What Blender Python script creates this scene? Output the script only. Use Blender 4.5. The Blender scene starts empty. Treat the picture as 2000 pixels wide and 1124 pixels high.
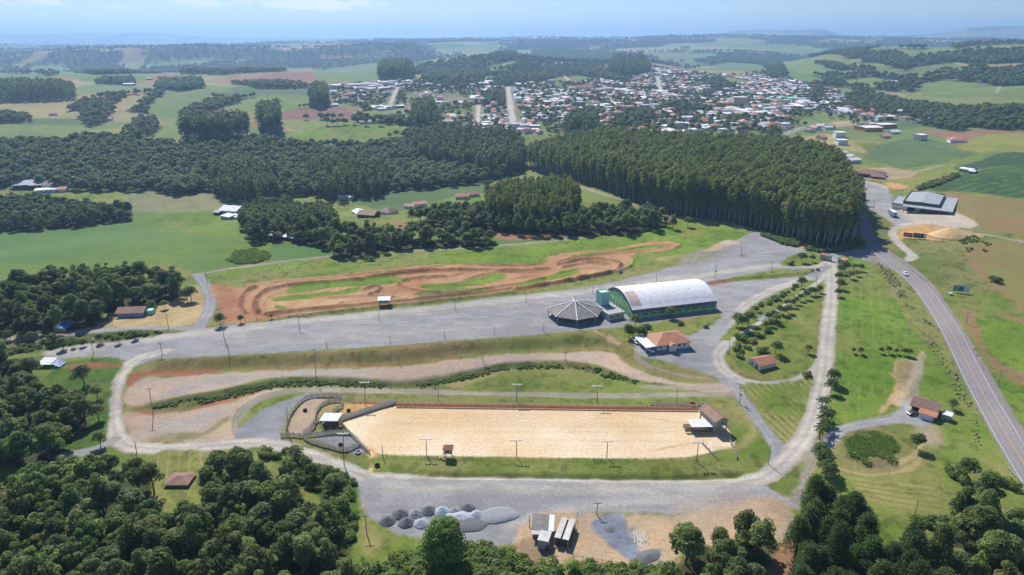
import bpy, bmesh, math, random
import numpy as np
from mathutils import Vector, Matrix
R = math.radians
random.seed(11)
rng = np.random.default_rng(5)
# ------------------------------------------------------------------ camera numbers
FPX = 1333.0
PITCH = math.atan((562 - 72) / FPX)
CAMZ = 120.0
CP, SP = math.cos(PITCH), math.sin(PITCH)

def rays(px, py):
    """direction of the sight line through a photo point, scaled to unit horizontal length"""
    px = np.asarray(px, float); py = np.asarray(py, float)
    a = (px - 1000) / FPX; b = -(py - 562) / FPX
    dx = a; dy = CP + b * SP; dz = -SP + b * CP
    n = np.hypot(dx, dy)
    return dx / n, dy / n, dz / n

def flat(px, py, z=0.0):
    dx, dy, dz = rays(px, py)
    t = (z - CAMZ) / np.minimum(dz, -1e-4)
    return dx * t, dy * t

def at_range(px, py, r):
    dx, dy, dz = rays(px, py)
    return dx * r, dy * r, CAMZ + dz * r

# ------------------------------------------------------------------ noise
def hsh(i, j, s):
    v = np.sin(i * 127.1 + j * 311.7 + s * 74.7) * 43758.5453
    return v - np.floor(v)

def vnoise(x, y, s=0):
    xi = np.floor(x); yi = np.floor(y)
    u = x - xi; v = y - yi
    u = u * u * (3 - 2 * u); v = v * v * (3 - 2 * v)
    a = hsh(xi, yi, s); b = hsh(xi + 1, yi, s); c = hsh(xi, yi + 1, s); d = hsh(xi + 1, yi + 1, s)
    return (a * (1 - u) + b * u) * (1 - v) + (c * (1 - u) + d * u) * v

def fbm(x, y, sc, octv=3, s=0):
    x = x / sc; y = y / sc
    t = 0.0; a = 0.5; tot = 0.0
    for k in range(octv):
        t = t + a * vnoise(x + 17.3 * k, y - 9.1 * k, s + k); tot += a
        x = x * 2.03 + 0.31 * y; y = y * 2.03 - 0.31 * x; a *= 0.55
    return t / tot

def sstep(v, a, b):
    t = np.clip((v - a) / (b - a), 0, 1)
    return t * t * (3 - 2 * t)

# ------------------------------------------------------------------ relief
def _bank(pts, z):
    px = np.array([p[0] for p in pts], float); py = np.array([p[1] for p in pts], float)
    x, y = flat(px, py, z)
    o = np.argsort(x)
    return x[o], y[o]

B1 = _bank([(60, 730), (200, 735), (250, 732), (400, 724), (600, 716), (760, 711), (900, 694), (1000, 686), (1100, 682), (1190, 678), (1225, 706), (1270, 728), (1335, 745), (1400, 750), (1480, 765), (1600, 780), (2000, 800)], 1.3)
B2 = _bank([(60, 830), (200, 812), (300, 798), (440, 772), (540, 750), (640, 747), (780, 755), (870, 742), (1000, 717), (1110, 715), (1200, 740), (1300, 753), (1500, 770), (2000, 790)], 0.0)
_xs1 = flat(np.array([60, 235, 300, 1180, 1260, 1400, 2000.]), np.array([720.] * 7), 2)[0]
_ws1 = np.array([60, 45, 8.0, 8.0, 13, 45, 80.])
_xs2 = flat(np.array([60, 235, 320, 1180, 1260, 1400, 2000.]), np.array([760.] * 7), 1)[0]
_ws2 = np.array([40, 30, 4, 4, 6, 30, 60.])

RIDGES = []
def ridge(crest, r, wf, wb, lo=-30):
    x, y, z = at_range([c[0] for c in crest], [c[1] for c in crest], r)
    RIDGES.append((np.arctan2(x, y), z, r, wf, wb, lo))
ridge([(-400, 125), (-100, 120), (20, 112), (60, 101), (200, 95), (400, 92), (560, 95), (700, 90), (800, 88), (860, 108), (930, 140)], 4200, 260, 900)
ridge([(200, 110), (420, 92), (640, 84), (760, 86), (900, 80), (1060, 84), (1200, 79), (1320, 86), (1420, 96), (1500, 120)], 5400, 700, 900)
ridge([(-300, 96), (300, 92), (600, 84), (700, 80), (800, 78), (1000, 77), (1200, 75), (1400, 71), (1600, 74), (2000, 80), (2400, 80)], 7000, 2600, 3000)
ridge([(-500, 64), (0, 66), (200, 65), (325, 64), (345, 69), (420, 73), (600, 74), (900, 74), (1100, 78), (1300, 90)], 16500, 2500, 3000)
ridge([(1150, 90), (1300, 74), (1390, 68), (1440, 61), (1500, 58), (1610, 57), (1645, 68), (1750, 71), (1840, 63), (1900, 55), (2000, 52), (2200, 51), (2500, 51)], 12500, 2000, 2500)
ridge([(1380, 150), (1500, 132), (1610, 106), (1720, 92), (1800, 93), (1900, 88), (2000, 85), (2300, 82)], 3000, 1500, 900)
ridge([(760, 150), (830, 118), (900, 110), (1000, 108), (1060, 120), (1180, 122), (1280, 124), (1360, 140)], 2500, 700, 500)

def H(x, y):
    x = np.asarray(x, float); y = np.asarray(y, float)
    r = np.hypot(x, y) + 1e-6
    az = np.arctan2(x, y)
    w1 = np.interp(x, _xs1, _ws1); w2 = np.interp(x, _xs2, _ws2)
    h = 2.6 * sstep((y - np.interp(x, B1[0], B1[1])) / w1, 0, 1)
    h = h + 1.0 * sstep((y - np.interp(x, B2[0], B2[1])) / w2, 0, 1)
    h = h * sstep(y, 60, 120)
    left = 1 - sstep(az, -0.02, 0.16)
    h = h - 22 * left * sstep(r, 440, 600) * (1 - sstep(r, 720, 1000))
    h = h + 16 * sstep(r, 900, 1700) - 34 * sstep(r, 2100, 3300) * (1 - 0.7 * sstep(az, 0.2, 0.45))
    # gentle hill on the right behind the highway
    right = sstep(az, 0.48, 0.62)
    h = h + right * 9 * sstep(r, 420, 640)
    h = np.array(h, float); shp = h.shape
    h = h.ravel(); x = np.broadcast_to(x, shp).ravel(); y = np.broadcast_to(y, shp).ravel(); r = r.ravel(); az = az.ravel()
    m = np.nonzero(r > 560)[0]
    if m.size: h[m] += 9 * (fbm(x[m], y[m], 210, 2, 3) - .5) * sstep(r[m], 560, 800)
    m = np.nonzero(r > 800)[0]
    if m.size: h[m] += 30 * (fbm(x[m], y[m], 620, 3, 8) - .5) * sstep(r[m], 800, 1500)
    for a, z, rr, wf, wb, lo in RIDGES:
        m = np.nonzero((r > rr - 2.6 * wf) & (r < rr + 2.6 * wb))[0]
        if not m.size: continue
        X, Y, Rr = x[m], y[m], r[m]
        zz = np.interp(az[m], a, z, left=lo, right=lo)
        d = Rr + 0.10 * rr * (fbm(X, Y, rr * .16, 3, 21) - .5) - rr
        k = np.where(d < 0, np.exp(-(d / wf) ** 2), np.exp(-(d / wb) ** 2))
        nz = (fbm(X, Y, rr * .05, 3, 31) - .55) * 0.0034 * rr
        h[m] = np.maximum(h[m], lo + (zz + nz - lo) * k)
    return h.reshape(shp)

_S = 60 * 1.009 ** np.arange(680)
def G(px, py, lift=0.0):
    """where the sight line through (px, py) first meets the land (raised by lift)"""
    px = np.atleast_1d(np.asarray(px, float)); py = np.atleast_1d(np.asarray(py, float))
    dx, dy, dz = rays(px, py)
    X = dx[:, None] * _S; Y = dy[:, None] * _S; Z = CAMZ + dz[:, None] * _S
    below = Z < H(X, Y) + lift
    k = np.where(below.any(1), below.argmax(1), len(_S) - 1)
    k = np.maximum(k, 1)
    lo = _S[k - 1].copy(); hi = _S[k].copy()
    for _ in range(16):
        m = (lo + hi) / 2
        b = CAMZ + dz * m < H(dx * m, dy * m) + lift
        hi = np.where(b, m, hi); lo = np.where(b, lo, m)
    return dx * hi, dy * hi

def g1(px, py, lift=0.0):
    x, y = G(px, py, lift)
    return float(x[0]), float(y[0]), float(H(x, y)[0])

def smooth(pts, n=4, closed=False):
    p = np.array(pts, float)
    if closed: q = np.vstack([p[-1:], p, p[:2]])
    else: q = np.vstack([2 * p[0] - p[1], p, 2 * p[-1] - p[-2]])
    out = []
    for i in range(1, len(q) - 2):
        a, b, c, d = q[i - 1], q[i], q[i + 1], q[i + 2]
        for t in np.arange(n) / n:
            out.append(.5 * (2 * b + (c - a) * t + (2 * a - 5 * b + 4 * c - d) * t * t + (3 * b - a - 3 * c + d) * t ** 3))
    if not closed: out.append(p[-1])
    return np.array(out)

def wpts(pts, sm=0, closed=False, lift=0.0):
    p = smooth(pts, sm, closed) if sm else np.array(pts, float)
    x, y = G(p[:, 0], p[:, 1], lift)
    return np.stack([x, y], 1)

def inside(P, x, y):
    c = np.zeros(x.shape, bool)
    j = len(P) - 1
    for i in range(len(P)):
        xi, yi = P[i]; xj, yj = P[j]
        if yi != yj:
            m = ((yi > y) != (yj > y))
            c ^= m & (x < (xj - xi) * (y - yi) / (yj - yi) + xi)
        j = i
    return c
# ------------------------------------------------------------------ land cover
def lin(c):
    c = np.asarray(c, float) / 255
    return np.where(c <= .04045, c / 12.92, ((c + .055) / 1.055) ** 2.4)

OBJ = ['ground', 'gravel_road', 'highway', 'sand', 'dirt_track', 'field', 'path', 'hills', 'woodland_floor', 'soil']
# class: colour a, colour b, patch size, octaves, fine grain, object
CL = {
 'grass':   ((112, 132, 54), (138, 140, 78), 16, 4, .24, 0),
 'lush': ((122, 148, 50), (108, 136, 50), 13, 4, .2, 0),
 'meadow': ((100, 130, 44), (118, 142, 54), 14, 4, .2, 0),
 'lawn': ((108, 128, 50), (132, 140, 70), 9, 4, .22, 0),
 'dry':     ((142, 132, 84), (112, 122, 62), 9, 4, .24, 0),
 'bankg':   ((124, 122, 66), (148, 130, 86), 8, 4, .3, 0),
 'weeds': ((84, 98, 50), (104, 110, 60), 4, 3, .4, 0),
 'bright': ((90, 122, 42), (74, 104, 40), 6, 4, .3, 0),
 'gravel': ((153, 155, 160), (163, 164, 167), 22, 4, .09, 1),
 'gravdark': ((140, 143, 151), (152, 154, 159), 12, 4, .1, 1),
 'gravlite': ((194, 189, 182), (181, 177, 173), 9, 4, .12, 1),
 'gravtan': ((170, 160, 140), (152, 146, 130), 12, 3, .14, 1),
 'asphalt': ((154, 152, 156), (146, 144, 150), 18, 3, .07, 2),
 'shoulder':((158, 148, 144), (146, 138, 134), 10, 3, .1, 6),
 'sand': ((236, 205, 162), (247, 226, 194), 18, 5, .05, 3),
 'sandor':  ((214, 172, 112), (196, 154, 100), 5, 3, .16, 3),
 'pinksoil': ((194, 168, 150), (180, 162, 150), 11, 4, .2, 9),
 'tansoil': ((198, 168, 134), (176, 156, 130), 8, 4, .22, 9),
 'dirt':    ((178, 130, 92), (192, 152, 112), 9, 4, .2, 4),
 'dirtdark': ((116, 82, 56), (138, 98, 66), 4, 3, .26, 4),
 'dirtpale':((206, 168, 128), (192, 152, 112), 6, 4, .18, 4),
 'redsoil': ((170, 108, 76), (150, 100, 76), 5, 3, .22, 9),
 'straw':   ((196, 172, 126), (176, 156, 110), 9, 4, .18, 9),
 'bluegrav':((140, 146, 160), (124, 130, 144), 5, 4, .2, 1),
 'crop': ((102, 132, 64), (114, 140, 66), 38, 3, .12, 5),
 'cropdark': ((88, 122, 66), (96, 128, 68), 30, 3, .12, 5),
 'cropblue':((96, 120, 78), (88, 112, 66), 26, 3, .1, 5),
 'cropdeep': ((62, 90, 54), (70, 98, 58), 30, 3, .14, 5),
 'plough':  ((146, 144, 104), (132, 136, 96), 20, 3, .1, 5),
 'brown':   ((166, 124, 92), (152, 118, 92), 14, 3, .12, 5),
 'purple':  ((128, 96, 84), (140, 106, 92), 30, 3, .1, 5),
 'tanfield':((166, 152, 106), (150, 144, 96), 40, 3, .12, 5),
 'tangreen':((138, 132, 78), (150, 126, 84), 26, 4, .14, 5),
 'lime': ((126, 142, 72), (114, 134, 68), 40, 3, .1, 5),
 'yellow': ((152, 148, 74), (138, 140, 72), 30, 3, .12, 5),
 'fgreen': ((106, 130, 76), (118, 134, 78), 60, 3, .1, 5),
 'olive':   ((136, 142, 80), (122, 134, 74), 40, 3, .12, 5),
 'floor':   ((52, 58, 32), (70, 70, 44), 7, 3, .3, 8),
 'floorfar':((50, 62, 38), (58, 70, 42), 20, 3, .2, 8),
 'town':    ((152, 142, 124), (112, 124, 84), 26, 4, .3, 0),
 'concrete':((206, 190, 172), (192, 180, 166), 14, 3, .1, 6),
 'palecon': ((204, 198, 186), (190, 184, 174), 5, 3, .1, 6),
 'mud':     ((118, 104, 84), (136, 118, 94), 4, 3, .25, 9),
 'water':   ((96, 112, 120), (86, 104, 112), 9, 2, .05, 0),
}
GAIN = 0.74
_W = {'gravel': (1.02, 1.0, .98), 'gravdark': (1.02, 1.0, .98), 'gravlite': (1.02, 1.0, .97), 'asphalt': (1.03, 1.0, .97), 'pinksoil': (1.0, 1.0, .97)}
for _k, _v in _W.items():
    _c = CL[_k]; CL[_k] = (tuple(np.array(_c[0]) * _v), tuple(np.array(_c[1]) * _v)) + _c[2:]
def classcol(c, x, y):
    a, b, sc, o, g, ob = CL[c]
    n = np.clip((fbm(x, y, sc, o, sum(map(ord, c)) % 37) - .5) * 2.6 + .5, 0, 1)[:, None]
    col = lin(a) * (1 - n) + lin(b) * n
    r = np.hypot(x, y)
    lv = np.maximum(np.log2(np.maximum(r, 150) / 330.), -.5); l0 = np.floor(lv); fr = lv - l0
    X = .8 * x - .6 * y; Y = .6 * x + .8 * y
    def grain(l):
        g_ = 2.0 ** l
        return (vnoise(X / g_, Y / g_, 3) + .7 * vnoise((x + .7 * y) / g_ * .41, (y - .7 * x) / g_ * .41, 4) + .6 * vnoise(X / g_ * .13, Y / g_ * .13, 6)) / 2.3 - .5
    gr = grain(l0) * (1 - fr) + grain(l0 + 1) * fr
    big = fbm(x, y, 45, 3, 77) - .5
    k = .34 if ob in (0, 9) else .09
    col = col * (1 + k * big * 1.6)[:, None]
    if ob == 0:
        dry = np.clip((fbm(x, y, 26, 4, 78) - .52) * 3.2, 0, .5)[:, None]; col = col * (1 - dry) + lin((146, 138, 88)) * dry
        wd = np.clip((fbm(x, y, 3.2, 3, 79) - .60) * 6, 0, .45)[:, None]; col = col * (1 - wd * .65)
    if ob == 1:
        st = np.clip((fbm(x * .35 + y * .05, y, 3.0, 3, 80) - .5) * .9, -.08, .08)[:, None]; col = col * (1 + st)
    return col * (1 + 2.2 * g * gr)[:, None] * GAIN

LAY = []
def poly(c, pts, sm=3, soft=1.0, wob=2.0, a=1.0): LAY.append(('p', c, pts, sm, soft, wob, a))
def line(c, pts, w, soft=.6, wob=.8, a=1.0, ruts=0.0): LAY.append(('l', c, pts, w, soft, wob, a, ruts))
def stripes(c, pts, p0, p1, sp, wid, a=.6): LAY.append(('s', c, pts, p0, p1, sp, wid, a))

# ---- far farmland, left
poly('tanfield', [(-60, 195), (90, 188), (182, 187), (150, 210), (110, 228), (50, 232), (-60, 236)])
poly('fgreen', [(160, 168), (240, 165), (282, 172), (215, 184), (160, 182)])
poly('cropblue', [(12, 235), (130, 232), (187, 237), (165, 246), (12, 243)])
poly('lime', [(60, 246), (160, 247), (175, 256), (120, 266), (80, 260)])
poly('tanfield', [(214, 212), (250, 188), (297, 185), (262, 208), (235, 217)])
poly('fgreen', [(288, 212), (325, 182), (380, 172), (445, 175), (360, 222), (300, 234)])
poly('cropblue', [(440, 175), (490, 168), (612, 166), (614, 187), (500, 190)])
poly('lime', [(430, 208), (500, 190), (612, 187), (622, 206), (560, 216), (450, 219)])
poly('tangreen', [(330, 240), (420, 212), (470, 219), (560, 217), (545, 240), (440, 250)])
poly('purple', [(545, 226), (580, 213), (640, 210), (708, 212), (692, 233), (560, 235)])
poly('olive', [(550, 236), (692, 234), (702, 241), (600, 252), (550, 250)])
poly('lush', [(560, 262), (620, 250), (720, 240), (815, 247), (840, 262), (690, 273), (600, 274)])
poly('lime', [(262, 266), (300, 250), (352, 234), (352, 268), (290, 272)])
poly('brown', [(440, 152), (560, 140), (612, 138), (600, 163), (480, 166), (420, 160)])
poly('purple', [(500, 150), (600, 140), (610, 160), (520, 164)], a=.7)
poly('fgreen', [(612, 142), (640, 136), (740, 123), (742, 140), (725, 162), (640, 168)])
poly('olive', [(380, 146), (560, 134), (600, 136), (440, 150)])
poly('straw', [(390, 146), (430, 140), (420, 147)]); poly('brown', [(280, 150), (330, 145), (330, 152), (285, 154)])
poly('fgreen', [(60, 130), (130, 126), (135, 140), (50, 146)])
poly('crop', [(100, 140), (290, 146), (270, 160), (120, 152)])
# ---- far fields, centre and right
poly('lime', [(950, 132), (1005, 120), (1012, 128), (960, 141)])
poly('olive', [(700, 110), (760, 100), (770, 108), (720, 116)])
poly('fgreen', [(1060, 168), (1120, 148), (1185, 152), (1195, 166), (1110, 172)])
poly('fgreen', [(880, 155), (1000, 148), (1020, 160), (900, 166)])
poly('lime', [(1045, 242), (1095, 232), (1092, 256), (1058, 262)])
poly('straw', [(853, 186), (880, 176), (905, 175), (900, 186), (876, 190), (880, 203), (862, 200)])
poly('lime', [(880, 182), (925, 176), (925, 203), (885, 203)])
poly('olive', [(1340, 254), (1500, 250), (1522, 276), (1400, 272), (1340, 268)])
poly('lime', [(1508, 122), (1580, 117), (1672, 134), (1690, 148), (1600, 150), (1530, 135)])
poly('crop', [(1512, 126), (1560, 142), (1620, 160), (1568, 164), (1530, 146)])
poly('olive', [(1590, 114), (1650, 108), (1742, 130), (1690, 135), (1640, 124)])
poly('fgreen', [(1400, 126), (1475, 121), (1488, 142), (1440, 146), (1415, 140)])
poly('tanfield', [(1410, 142), (1440, 138), (1495, 150), (1470, 156)])
poly('lime', [(1795, 166), (1860, 155), (1912, 158), (1890, 180), (1850, 186), (1800, 184)])
poly('lime', [(1940, 173), (2060, 168), (2060, 192), (1950, 184)])
poly('lime', [(1800, 102), (1830, 92), (1862, 94), (1845, 108)])
poly('fgreen', [(1690, 100), (1740, 92), (1760, 100), (1720, 108)])
poly('fgreen', [(1780, 132), (1900, 122), (1900, 136), (1800, 142)])
poly('crop', [(1610, 175), (1660, 172), (1670, 186), (1618, 190)])
for c_, q in (('lime', [(1640, 160), (1700, 152), (1750, 160), (1720, 170), (1660, 172)]), ('olive', [(1750, 172), (1800, 186), (1880, 192), (1990, 190), (1990, 202), (1860, 204), (1790, 196)]), ('fgreen', [(1700, 132), (1780, 136), (1850, 142), (1800, 152), (1720, 146)]), ('lime', [(1740, 100), (1790, 98), (1860, 102), (1800, 110), (1750, 112)]),
        ('tanfield', [(1870, 120), (1960, 122), (2060, 118), (2060, 136), (1950, 134), (1880, 130)]), ('olive', [(1880, 92), (1980, 90), (2060, 88), (2060, 94), (1960, 100)]), ('fgreen', [(1300, 110), (1390, 104), (1400, 112), (1310, 120)]), ('tanfield', [(1200, 96), (1330, 92), (1330, 100), (1210, 104)]), ('lime', [(1500, 96), (1580, 90), (1580, 100), (1510, 106)]),
        ('lime', [(300, 118), (420, 114), (430, 122), (310, 126)]), ('brown', [(620, 112), (700, 106), (700, 116), (630, 122)]), ('fgreen', [(0, 150), (90, 152), (110, 164), (0, 168)]), ('lime', [(860, 96), (940, 92), (940, 100), (870, 104)])):
    poly(c_, q)
# ---- town ground
poly('town', [(645, 176), (760, 163), (860, 165), (1000, 160), (1120, 168), (1280, 130), (1400, 150), (1480, 150), (1570, 165), (1660, 195), (1765, 222), (1745, 240), (1540, 258), (1400, 254), (1200, 262), (1130, 250), (1050, 232), (1030, 258), (840, 252), (800, 236), (720, 212), (650, 197)], wob=20, soft=8)
for q in ([(640, 200), (760, 195), (740, 210), (700, 214)], [(770, 190), (815, 175), (812, 195), (775, 212)], [(830, 210), (930, 206), (930, 222), (840, 230)],
          [(1050, 170), (1120, 160), (1150, 172), (1080, 180)], [(1340, 160), (1420, 150), (1470, 160), (1380, 172)], [(1530, 225), (1600, 218), (1700, 236), (1600, 250), (1540, 246)], [(690, 218), (790, 214), (800, 232), (720, 236)]):
    poly('lime', q, wob=8, soft=4, a=.8)
poly('straw', [(1620, 240), (1660, 236), (1675, 244), (1630, 248)])
for q, w, c in (([(993, 170), (995, 190), (998, 215), (1003, 241)], 10, 'palecon'), ([(1070, 112), (1085, 128), (1100, 145), (1117, 166)], 8, 'gravlite'), ([(776, 170), (768, 190), (760, 210)], 7, 'gravlite'),
                ([(826, 172), (822, 194)], 7, 'gravlite'), ([(935, 176), (935, 206)], 7, 'redsoil'), ([(934, 206), (934, 240)], 7, 'palecon'), ([(1284, 150), (1290, 177)], 9, 'palecon'),
                ([(708, 178), (697, 196)], 6, 'gravlite'), ([(705, 213), (690, 230), (712, 243)], 4, 'gravtan'), ([(1968, 145), (1945, 182)], 6, 'gravtan'), ([(1220, 178), (1420, 190), (1600, 212), (1760, 232)], 7, 'gravel'), ([(1700, 228), (1760, 222), (1820, 226)], 7, 'gravel'),
                ([(1535, 262), (1580, 246), (1640, 243), (1690, 238), (1720, 232)], 7, 'gravel'), ([(640, 186), (760, 178), (860, 186)], 5, 'gravlite'), ([(1130, 195), (1240, 200), (1330, 215)], 6, 'gravlite'), ([(1200, 255), (1330, 236), (1460, 240)], 6, 'gravlite')):
    line(c, q, w, soft=2, wob=2)
# ---- middle distance, left
poly('crop', [(-60, 446), (100, 440), (200, 430), (280, 414), (440, 414), (470, 438), (480, 460), (600, 472), (645, 482), (645, 500), (540, 514), (440, 527), (387, 536), (330, 515), (250, 525), (100, 530), (-60, 548)], soft=2)
poly('cropdark', [(-60, 450), (100, 444), (280, 440), (340, 455), (200, 500), (-60, 520)], soft=22, a=.7)
poly('lush', [(285, 440), (345, 424), (435, 416), (466, 440), (470, 460), (320, 452)], soft=6)
poly('lush', [(440, 470), (520, 466), (560, 480), (530, 512), (500, 515), (440, 500)], soft=10, a=.6)
poly('cropdark', [(528, 480), (600, 474), (645, 474), (700, 488), (780, 470), (880, 464), (1000, 467), (1120, 464), (1010, 478), (850, 488), (640, 501), (545, 512)], soft=1.2)
poly('brown', [(965, 445), (1012, 448), (1060, 444), (1120, 442), (1188, 448), (1130, 459), (1060, 467), (975, 468)])
poly('brown', [(765, 432), (810, 436), (862, 446), (830, 454), (780, 446)])
poly('cropblue', [(690, 382), (760, 367), (850, 358), (945, 354), (955, 372), (900, 385), (830, 401), (760, 414), (700, 398)])
poly('lime', [(690, 376), (720, 366), (800, 362), (720, 374)])
poly('lush', [(798, 408), (840, 396), (900, 384), (945, 386), (945, 402), (850, 420), (810, 424)])
poly('plough', [(238, 372), (330, 363), (400, 362), (448, 380), (470, 394), (425, 412), (262, 414), (235, 398)], soft=2)
stripes('lime', [(238, 372), (330, 363), (400, 362), (448, 380), (470, 394), (425, 412), (262, 414), (235, 398)], (330, 380), (358, 410), 22, .12, .7)
poly('lush', [(145, 368), (215, 370), (240, 376), (232, 398), (160, 384)])
poly('lush', [(490, 378), (560, 374), (640, 368), (640, 380), (560, 388), (500, 392)], a=.8)
poly('olive', [(-60, 290), (20, 290), (40, 312), (0, 330), (-60, 330)], soft=6)
# ---- right side
poly('cropblue', [(1685, 306), (1715, 284), (1790, 270), (1850, 280), (1905, 298), (1860, 312), (1800, 326), (1745, 326)], soft=2)
stripes('lime', [(1685, 306), (1715, 284), (1790, 270), (1850, 280), (1905, 298), (1860, 312), (1800, 326), (1745, 326)], (1740, 300), (1860, 290), 17, .3, .5)
poly('yellow', [(1872, 288), (1930, 262), (2080, 256), (2080, 300), (1960, 298), (1905, 296)])
poly('purple', [(1790, 252), (1870, 258), (2080, 246), (2080, 260), (1925, 263), (1870, 284), (1850, 272)], a=.9)
poly('brown', [(1790, 252), (1870, 258), (2080, 246), (2080, 260), (1925, 263), (1870, 284), (1850, 272)], a=.6)
poly('cropdeep', [(1868, 322), (1905, 300), (2080, 300), (2080, 320), (1990, 322), (1880, 334)])
poly('lime', [(1765, 330), (1850, 318), (1925, 296), (1960, 298), (1870, 326), (1780, 338)], a=.8)
poly('cropdeep', [(1795, 366), (1870, 342), (1990, 322), (2080, 322), (2080, 392), (2000, 390), (1900, 376), (1830, 374)])
stripes('crop', [(1795, 366), (1870, 342), (1990, 322), (2080, 322), (2080, 392), (2000, 390), (1900, 376), (1830, 374)], (1850, 370), (1990, 335), 9, .35, .5)
poly('yellow', [(1740, 350), (1790, 338), (1830, 337), (1838, 345), (1800, 352), (1760, 356)], a=.8)
poly('tangreen', [(1838, 378), (1905, 382), (2080, 404), (2080, 470), (1990, 458), (1915, 446), (1870, 420)])
poly('tangreen', [(1895, 480), (1955, 466), (2080, 480), (2080, 610), (2000, 600), (1960, 572), (1905, 512)])
poly('lush', [(1890, 612), (1935, 606), (2010, 630), (2080, 660), (2080, 740), (2000, 728), (1940, 690), (1905, 650)])
poly('brown', [(1878, 604), (1905, 598), (2000, 622), (2080, 650), (2080, 664), (2005, 636), (1930, 610), (1905, 614), (1930, 690), (2010, 738), (2080, 770), (2080, 790), (2000, 752), (1930, 706), (1890, 640)], a=.75)
poly('brown', [(1893, 486), (1905, 482), (1902, 510), (1960, 570), (2000, 598), (1990, 606), (1940, 566), (1890, 512)], a=.8)
poly('meadow', [(1930, 730), (2000, 760), (2100, 800), (2100, 900), (2010, 850), (1960, 790)], soft=3)
line('gravtan', [(1920, 458), (1960, 465), (2060, 485)], 3)
poly('dry', [(1720, 480), (1760, 520), (1830, 560), (1850, 610), (1815, 560), (1760, 515)], a=.5, soft=4)
poly('dry', [(1830, 510), (1890, 520), (1960, 585), (1900, 590), (1840, 560)], a=.7, soft=6)
poly('meadow', [(1840, 575), (1900, 570), (1985, 590), (1960, 612), (1880, 605), (1850, 600)], soft=4)
# ---- yards and roads on the right
poly('concrete', [(1648, 340), (1680, 352), (1735, 366), (1745, 408), (1850, 410), (1912, 442), (1830, 446), (1760, 446), (1728, 424), (1700, 408), (1682, 392)])
poly('gravel', [(1650, 344), (1690, 356), (1735, 372), (1745, 395), (1780, 436), (1745, 440), (1728, 424), (1700, 410), (1680, 392)], soft=3)
poly('sandor', [(1740, 452), (1790, 440), (1830, 440), (1905, 455), (1918, 462), (1850, 469), (1775, 466), (1755, 470)])
poly('tansoil', [(1800, 440), (1830, 440), (1905, 455), (1918, 462), (1870, 466)], a=.7)
poly('sandor', [(1728, 360), (1745, 357), (1775, 366), (1750, 370)])
poly('tansoil', [(1690, 330), (1740, 328), (1790, 338), (1760, 350), (1700, 350)], a=.8)
poly('straw', [(1580, 268), (1620, 262), (1680, 285), (1690, 300), (1640, 290), (1590, 280)], a=.6)
line('gravtan', [(1652, 354), (1720, 348), (1790, 336), (1830, 325), (1862, 322)], 4)
poly('dry', [(1684, 432), (1702, 420), (1745, 440), (1745, 462), (1710, 452)], soft=3)
line('gravlite', [(1780, 436), (1757, 442), (1743, 454), (1752, 472), (1772, 490), (1786, 503)], 5, ruts=.08)
poly('gravlite', [(1765, 506), (1780, 496), (1793, 502), (1786, 510), (1770, 511)])
line('shoulder', [(1690, 455), (1716, 478), (1752, 503), (1786, 528), (1812, 551), (1848, 600), (1886, 662), (1920, 720), (1956, 782), (2010, 868), (2090, 985)], 2.9, soft=.3, wob=.5)
line('asphalt', [(1530, 262), (1548, 272), (1572, 290), (1612, 310), (1646, 332), (1660, 352), (1672, 385), (1684, 430), (1697, 463), (1714, 488), (1745, 514), (1775, 538), (1802, 565), (1832, 606), (1860, 652), (1885, 702), (1912, 755), (1944, 812), (1980, 874), (2050, 985)], 8.6, soft=.25, wob=.15, ruts=.07)
poly('asphalt', [(1590, 494), (1640, 491), (1690, 484), (1700, 470), (1735, 506), (1755, 530), (1700, 512), (1650, 503), (1632, 508)], sm=2)
# ---- middle: track of the farm, meadow strips
poly('lush', [(390, 540), (440, 530), (520, 521), (640, 506), (760, 497), (880, 490), (1000, 480), (1130, 468), (1260, 444), (1330, 432), (1420, 442), (1490, 462), (1430, 472), (1330, 500), (1290, 520), (1100, 520), (900, 515), (760, 524), (640, 536), (500, 546), (420, 552)], soft=2)
poly('grass', [(395, 545), (520, 530), (640, 522), (600, 540), (480, 552), (425, 570), (420, 620), (405, 640), (412, 590)], soft=4, a=.8)
line('gravtan', [(385, 537), (420, 530), (500, 518), (600, 506), (700, 495), (850, 488), (1000, 478), (1130, 465), (1200, 452), (1260, 439), (1330, 425), (1400, 432), (1450, 444), (1490, 456)], 3.4)
line('gravtan', [(1120, 362), (1160, 374), (1200, 386), (1250, 400)], 4)
poly('lime', [(1130, 368), (1200, 390), (1262, 412), (1240, 420), (1180, 400), (1140, 392)], a=.8)
poly('straw', [(225, 602), (300, 582), (380, 558), (400, 580), (396, 612), (376, 636), (240, 642), (212, 632)], soft=2)
line('gravel', [(385, 537), (398, 552), (411, 578), (408, 606), (396, 628), (385, 644)], 5.4, ruts=.1)
line('gravel', [(-30, 674), (60, 661), (150, 652), (240, 643), (340, 641), (392, 643)], 3.8)
poly('tansoil', [(20, 655), (90, 640), (200, 628), (215, 640), (140, 652), (30, 666)], a=.7)
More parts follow.
